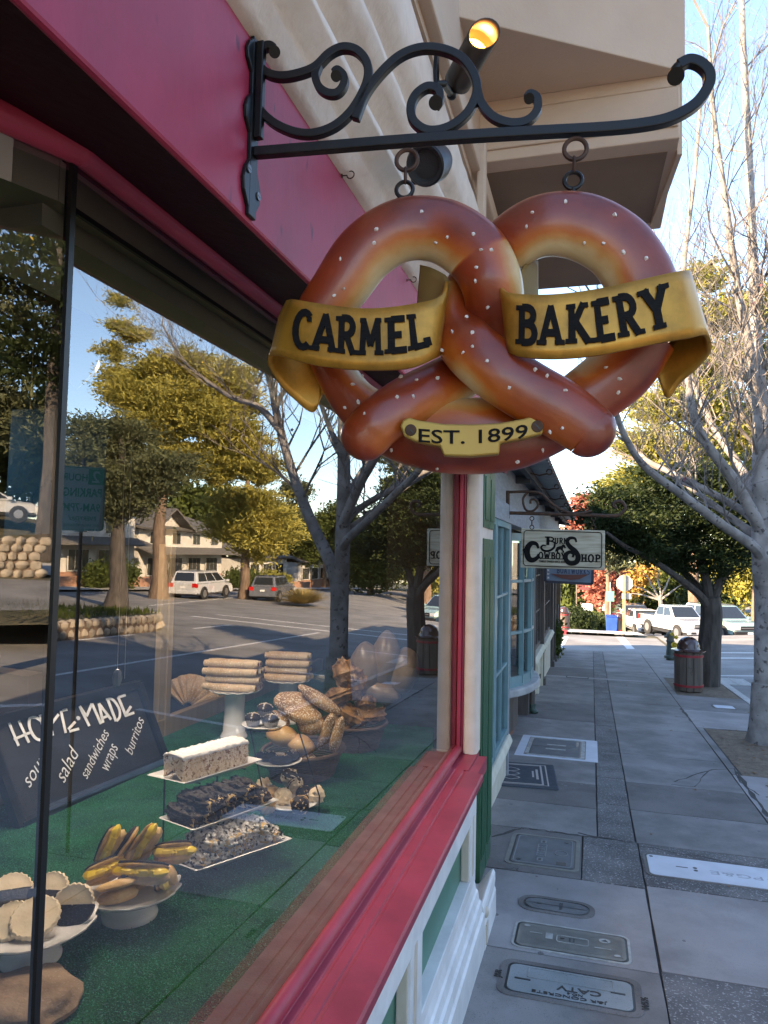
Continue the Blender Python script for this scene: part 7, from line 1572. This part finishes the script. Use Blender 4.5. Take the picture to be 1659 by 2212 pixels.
def gable(mb, x0, x1, y0, y1, z, h, ov=.4, along='y'):
    if along == 'y':
        ym = (y0+y1)/2; mb.prism([(x0-ov, y0-ov, z), (x0-ov, ym, z+h), (x0-ov, ym, z+h+.15), (x0-ov, y0-ov-.1, z+.15)], (x1-x0+2*ov, 0, 0)); mb.prism([(x0-ov, y1+ov, z), (x0-ov, ym, z+h), (x0-ov, ym, z+h+.15), (x0-ov, y1+ov+.1, z+.15)], (x1-x0+2*ov, 0, 0))
    else:
        xm = (x0+x1)/2; mb.prism([(x0-ov, y0-ov, z), (xm, y0-ov, z+h), (xm, y0-ov, z+h+.15), (x0-ov-.1, y0-ov, z+.15)], (0, y1-y0+2*ov, 0)); mb.prism([(x1+ov, y0-ov, z), (xm, y0-ov, z+h), (xm, y0-ov, z+h+.15), (x1+ov+.1, y0-ov, z+.15)], (0, y1-y0+2*ov, 0))
def house(label, X, y0, y1, h, gb=True, hx=9):
    zb = min(gz(X, y0), gz(X, y1))-.3; t = thing('house', label, 'house', (X, (y0+y1)/2, zb)); zt_ = gz(X, (y0+y1)/2)+h
    b = MB(); b.box((X, y0, zb), (X+hx, y1, zt_)); ym = (y0+y1)/2
    if gb: b.prism([(X+.1, y0+1, zt_), (X+.1, y0+7, zt_), (X+.1, y0+4, zt_+1.9)], (hx, 0, 0))
    b.build('wall', m_hw, t, world=True)
    b = MB(); gable(b, X, X+hx, y0, y1, zt_, 1.6, .7, 'x')
    if gb: gable(b, X-.6, X+4, y0+1, y0+7, zt_-.1, 1.9, .4, 'y')
    b.build('roof', m_rf, t, world=True)
    b = MB(); b.box((X-.15, y0, zb), (X-.002, y1, gz(X, ym)+.9)); b.build('brick_base', m_bk, t, world=True)
    y = y0+1
    while y+2.4 < y1: hwin(t, X-.16, y, y+2.2, gz(X, ym)+.95, gz(X, ym)+2.5); y += 3.2
    if h > 4.5:
        y = y0+1.5
        while y+2 < y1: hwin(t, X-.01, y, y+1.4, gz(X, ym)+3.6, gz(X, ym)+4.7); y += 3.4
        b = MB(); b.prism([(X-1.6, y0-.3, gz(X, ym)+2.75), (X, y0-.3, gz(X, ym)+3.3), (X, y0-.3, gz(X, ym)+3.4), (X-1.6, y0-.3, gz(X, ym)+2.87)], (0, y1-y0+.6, 0)); b.build('porch_roof', m_rf, t, world=True)
    return t
house('white two storey house with brick base and gabled roof behind the cedar trunk', 33, 38, 50, 5.3)
house('long white house with porch roof behind the white minivan', 34, 52, 66, 4.8, True)
house('low white garage house behind the dark parked car', 33, 69, 80, 3.0, False)
house('pale house far down across the street', 34, 86, 98, 3.2, False)
# brick planter, driveway
t = thing('garden_wall', 'low brick garden wall on the verge behind the mirrored cars', 'wall', (28.5, 52, gz(28.5, 52))); b = MB()
for y in range(34, 76, 2): b.box((28.4, y+.01, gz(28.5, y)-.4), (28.7, y+1.99, gz(28.5, y)+.55))
b.build('brickwork', m_bk, t, world=True); 
b = MB(); rows = [[(x, y, gz(x, y)+.0) for x in (26, 26.15, 27.2, 28.4)] for y in rng(-30, 110, 2)]; b.grid(rows); tag(b.build('opposite_sidewalk', m_kerb), kind='structure')
for px, py, lf, r_, lab in ((655, 1305, None, .8, ''),):
    q = pGm(px, py); t = thing('ornamental_grass', 'big tuft of dry golden grass beside the dark parked car', 'plant', q); rg = np.random.default_rng(8); N = 1800; a = rg.uniform(0, 6.28, N); el = rg.uniform(.25, 1.3, N); Lh = rg.uniform(.6, 1.5, N); d = np.stack([np.cos(a)*np.cos(el), np.sin(a)*np.cos(el), np.sin(el)], 1); w_ = np.stack([-np.sin(a), np.cos(a), 0*a], 1)*.025
    V = np.empty((N, 4, 3)); V[:, 0] = -w_; V[:, 1] = w_; V[:, 2] = d*Lh[:, None]+w_*.3; V[:, 3] = d*Lh[:, None]-w_*.3; fast_mesh('blades', V.reshape(-1, 3), N, leaf_mat('dry_grass', (.30, .22, .08), (.46, .36, .16), 2), t); t.scale = (1.2, 2.2, .7)
for px, D, lab, lf in ((790, 60, 'low sunlit hedge mirrored right of the bare trunk', lf_mid), (850, 66, 'low hedge mirrored near the window column', lf_yel), (330, 45, 'round shrub left of the white minivan', lf_mid)):
    q = pDm(px, 1300, D); q.x = max(q.x, 27.5); shrub(lab, (q.x, q.y, gz(q.x, q.y)), 1.5, lf, n=4000, sd=px, L=.25, sc=(1, 1.6, .6))
rndT = random.Random(3)
for X, y, lab in ((29.5, 50, 'small bare shrub tree in front of the long white house'), (29.5, 43, 'small bare shrub beside the brick base of the first house')):
    t = thing('bare_shrub', lab, 'shrub', (X, y, gz(X, y))); tw = MB()
    for k in range(16): a = k*.39; twig(Vector((0, 0, .2)), Vector((math.cos(a)*.6, math.sin(a)*.6, 1)).normalized(), 1.2, .03, 2)
    tw.build('twigs', MC['twig_bark'], t, fix=False)

# ================= VEHICLES =================
m_tyre = mat('tyre', (.02, .02, .02), .85); m_rimm = mat('alloy_rim', (.45, .45, .46), .3, .8); m_cg = mat('car_glass', (.02, .025, .03), .06, spec=.8); m_hl = mat('headlight', (.75, .75, .72), .1, spec=.8); m_tl = mat('tail_light', (.5, .01, .01), .25); m_trim = mat('black_trim', (.02, .02, .022), .5); m_pl = mat('plate', (.7, .7, .7), .5)
def car(label, loc, az, kind, paint, nm='parked_car', sc=1.):
    t = thing(nm, label, {'pickup': 'pickup truck', 'van': 'minivan', 'suv': 'suv', 'sedan': 'car'}[kind], loc, (0, 0, az)); t.scale = (sc, sc, sc)
    P = dict(pickup=dict(L=5.3, W=1.86, H=1.72, prof=[(-2.65, .45), (-2.65, 1.06), (-.75, 1.08), (-.7, 1.10), (1.15, 1.10), (2.45, 1.03), (2.62, .92), (2.65, .45)], cab=(-.95, 1.15, -.70, .45, 1.72)),
             van=dict(L=5.0, W=1.95, H=1.75, prof=[(-2.5, .35), (-2.52, 1.02), (1.35, 1.05), (2.2, .92), (2.45, .75), (2.5, .35)], cab=(-2.45, 1.75, -2.15, .55, 1.75)),
             suv=dict(L=4.7, W=1.9, H=1.74, prof=[(-2.35, .38), (-2.37, 1.02), (1.1, 1.06), (2.05, .98), (2.3, .85), (2.35, .38)], cab=(-2.25, 1.25, -1.95, .45, 1.74)),
             sedan=dict(L=4.6, W=1.82, H=1.45, prof=[(-2.3, .32), (-2.3, .92), (-1.6, .96), (1.0, .95), (1.9, .85), (2.2, .70), (2.3, .32)], cab=(-1.75, 1.25, -1.05, .35, 1.45)))[kind]
    w_ = P['W']/2; pr = P['prof']; b = MB(); n_ = len(pr); lays = [(-w_*.93, .04), (-w_, 0), (-w_*.985, 0), (w_*.985, 0), (w_, 0), (w_*.93, .04)]
    zm = sum(z for x, z in pr)/n_; vs = []
    for yy_, ins in ((-w_*.90, .06), (-w_, .0), (w_, .0), (w_*.90, .06)): vs.append([(x*(1-ins*.3), yy_, z-(ins if z > .6 else -ins*.3)) for x, z in pr])
    b.grid(vs, closed=True); b.add(vs[0], [list(range(n_))]); b.add(vs[-1], [list(range(n_))]); b.build('body', paint, t, bevel=.05)
    x0, x1, a0, a1, H = P['cab']; zb = max(z for x, z in pr if x0-.1 <= x <= x1+.1)-.04; wb_, wt_ = w_*.93, w_*.74
    b = MB(); b.hexa([(x0, -wb_, zb), (x1, -wb_, zb), (x1, wb_, zb), (x0, wb_, zb), (a0, -wt_, H), (a1, -wt_, H), (a1, wt_, H), (a0, wt_, H)]); b.build('cabin', paint, t, bevel=.06)
    # glass
    def lerp4(A, B2, Cc, Dd, u0, u1, v0, v1, off):
        A, B2, Cc, Dd = map(Vector, (A, B2, Cc, Dd)); f = lambda u, v: (A*(1-u)+B2*u)*(1-v)+(Dd*(1-u)+Cc*u)*v
        n2_ = (B2-A).cross(Dd-A).normalized(); return [f(u0, v0)+n2_*off, f(u1, v0)+n2_*off, f(u1, v1)+n2_*off, f(u0, v1)+n2_*off], n2_
    faces = [((x1, -wb_, zb), (x1, wb_, zb), (a1, wt_, H), (a1, -wt_, H), 'windscreen', .06, .94, .12, .92), ((x0, wb_, zb), (x0, -wb_, zb), (a0, -wt_, H), (a0, wt_, H), 'rear_window', .1, .9, .2, .88)]
    for sgn_ in (-1, 1):
        A_, B_, C_, D_ = ((x0, -wb_, zb), (x1, -wb_, zb), (a1, -wt_, H), (a0, -wt_, H)) if sgn_ < 0 else ((x1, wb_, zb), (x0, wb_, zb), (a0, wt_, H), (a1, wt_, H))
        k_ = 3 if kind in ('van', 'suv') else 2
        for i in range(k_): faces.append((A_, B_, C_, D_, 'side_window', .05+.9*i/k_+.015, .05+.9*(i+1)/k_-.015, .16, .86))
    for A_, B_, C_, D_, nm_, u0, u1, v0, v1 in faces:
        q, n2_ = lerp4(A_, B_, C_, D_, u0, u1, v0, v1, .012); b = MB(); b.prism(q, -n2_*.01); b.build(nm_, m_cg, t, bevel=.004)
    wr = .37 if kind != 'sedan' else .32
    for wx in (P['L']*.30, -P['L']*.30):
        for sgn_ in (-1, 1):
            b = MB(); b.cyl((wx, sgn_*(w_-.03), wr), (wx, sgn_*(w_+.004), wr), wr+.07, 20); b.build('wheel_arch', m_trim, t)
            b = MB(); b.cyl((wx, sgn_*(w_-.2), wr), (wx, sgn_*(w_+.02), wr), wr, 24); wo = b.build('wheel', m_tyre, t, bevel=.02)
            b = MB(); b.cyl((wx, sgn_*(w_+.0), wr), (wx, sgn_*(w_+.027), wr), wr*.62, 16); b.build('rim', m_rimm, wo)
    xf = pr[-2][0]; zf = pr[-2][1]
    xf = max(x for x, z in pr); 
    for sgn_ in (-1, 1):
        b = MB(); b.hexa([(xf-.22, sgn_*w_*.98, zf-.22), (xf+.015, sgn_*w_*.60, zf-.22), (xf+.02, sgn_*w_*.60, zf-.22), (xf+.02, sgn_*w_*.95, zf-.22), (xf-.25, sgn_*w_*1.0, zf-.02), (xf-.02, sgn_*w_*.58, zf-.04), (xf+.012, sgn_*w_*.58, zf-.04), (xf+.0, sgn_*w_*.97, zf-.04)]); b.build('headlight', m_hl, t)
        b = MB(); b.box((-xf-.03, sgn_*w_*.66, .78), (-xf+.12, sgn_*w_*1.005, 1.02 if kind != 'sedan' else .9)); b.build('tail_light', m_tl, t, bevel=.01)
        b = MB(); b.box((x1-.35, sgn_*w_*.98, zb+.02), (x1-.15, sgn_*(w_+.17), zb+.18)); b.build('wing_mirror', paint, t, bevel=.02)
    b = MB(); b.box((xf-.02, -w_*.52, zf-.24), (xf+.02, w_*.52, zf-.04)); 
    b.build('grille', m_trim, t); b = MB(); b.box((xf+.0, -w_*.52, zf-.15), (xf+.03, w_*.52, zf-.12)); b.build('grille_bar', paint if kind == 'pickup' else m_rimm, t)
    b = MB(); b.box((xf-.1, -w_*.97, .36), (xf+.06, w_*.97, .54)); b.build('front_bumper', paint if kind != 'suv' else m_trim, t, bevel=.03)
    b = MB(); b.box((-xf-.06, -w_*.97, .38), (-xf+.1, w_*.97, .58)); b.build('rear_bumper', paint, t, bevel=.03)
    b = MB(); b.box((xf+.061, -.16, .40), (xf+.068, .16, .52)); b.box((-xf-.04, -.16, .72), (-xf-.025, .16, .84)); b.build('licence_plate', m_pl, t); 
    b = MB(); b.box((xf+.061, w_*.5, .40), (xf+.066, w_*.8, .50)); b.box((xf+.061, -w_*.8, .40), (xf+.066, -w_*.5, .50)); b.box((-xf+.2, -w_*.9, .25), (xf-.2, w_*.9, .4)); b.build('underbody', m_trim, t)
    if kind == 'pickup': b = MB(); b.box((-2.6, -w_*.88, 1.05), (-.98, w_*.88, 1.085)); b.build('bed_opening', m_trim, t)
    if kind in ('van', 'suv'): b = MB(); [b.box((a0+.2, s2*wt_*.9, H), (a1-.1, s2*wt_*.94, H+.05)) for s2 in (-1, 1)]; b.build('roof_rail', m_trim if kind == 'suv' else m_rimm, t)
    return t
def paint(nm, c, c2=None): return mat(nm, c, .25, .1, coat=1.0, col2=c2 or tuple(v*1.04 for v in c), scale=2)
pw = paint('white_car_paint', (.52, .53, .54)); pdg = paint('charcoal_car_paint', (.03, .033, .04)); pgr = paint('pale_green_car_paint', (.26, .38, .36)); pds = paint('dark_silver_paint', (.12, .13, .15))
def place(px, py, D, az, kind, pt, lab, nm, sc=1.): p = pD(px, py, D); return car(lab, p, az, kind, pt, nm, sc)
place(1462, 1374, 39.5, R(-66), 'pickup', pw, 'white pickup truck facing the camera beyond the side street', 'pickup_truck', .96)
place(1391, 1369, 44, R(-80), 'sedan', pw, 'white sedan parked just left of the pickup', 'sedan')
place(1368, 1363, 49, R(-80), 'suv', pdg, 'dark suv mostly hidden left of the white sedan', 'suv')
place(1555, 1376, 40, R(-62), 'suv', pgr, 'pale green suv right of the white pickup', 'suv', 1.0)
g = pGm(436, 1287.5); car('white minivan seen from behind in the window reflection', (g.x, g.y, gz(g.x, g.y)-.1), R(88), 'van', pw, 'minivan', .93)
g = pGm(590, 1293); car('dark grey suv seen from behind in the window reflection', (g.x, g.y, gz(g.x, g.y)-.1), R(84), 'suv', pds, 'suv', .92)
car('silver white sedan at the far left of the left pane', (36, -.9, gz(36, -.9)+.05), R(90), 'sedan', pw, 'sedan')
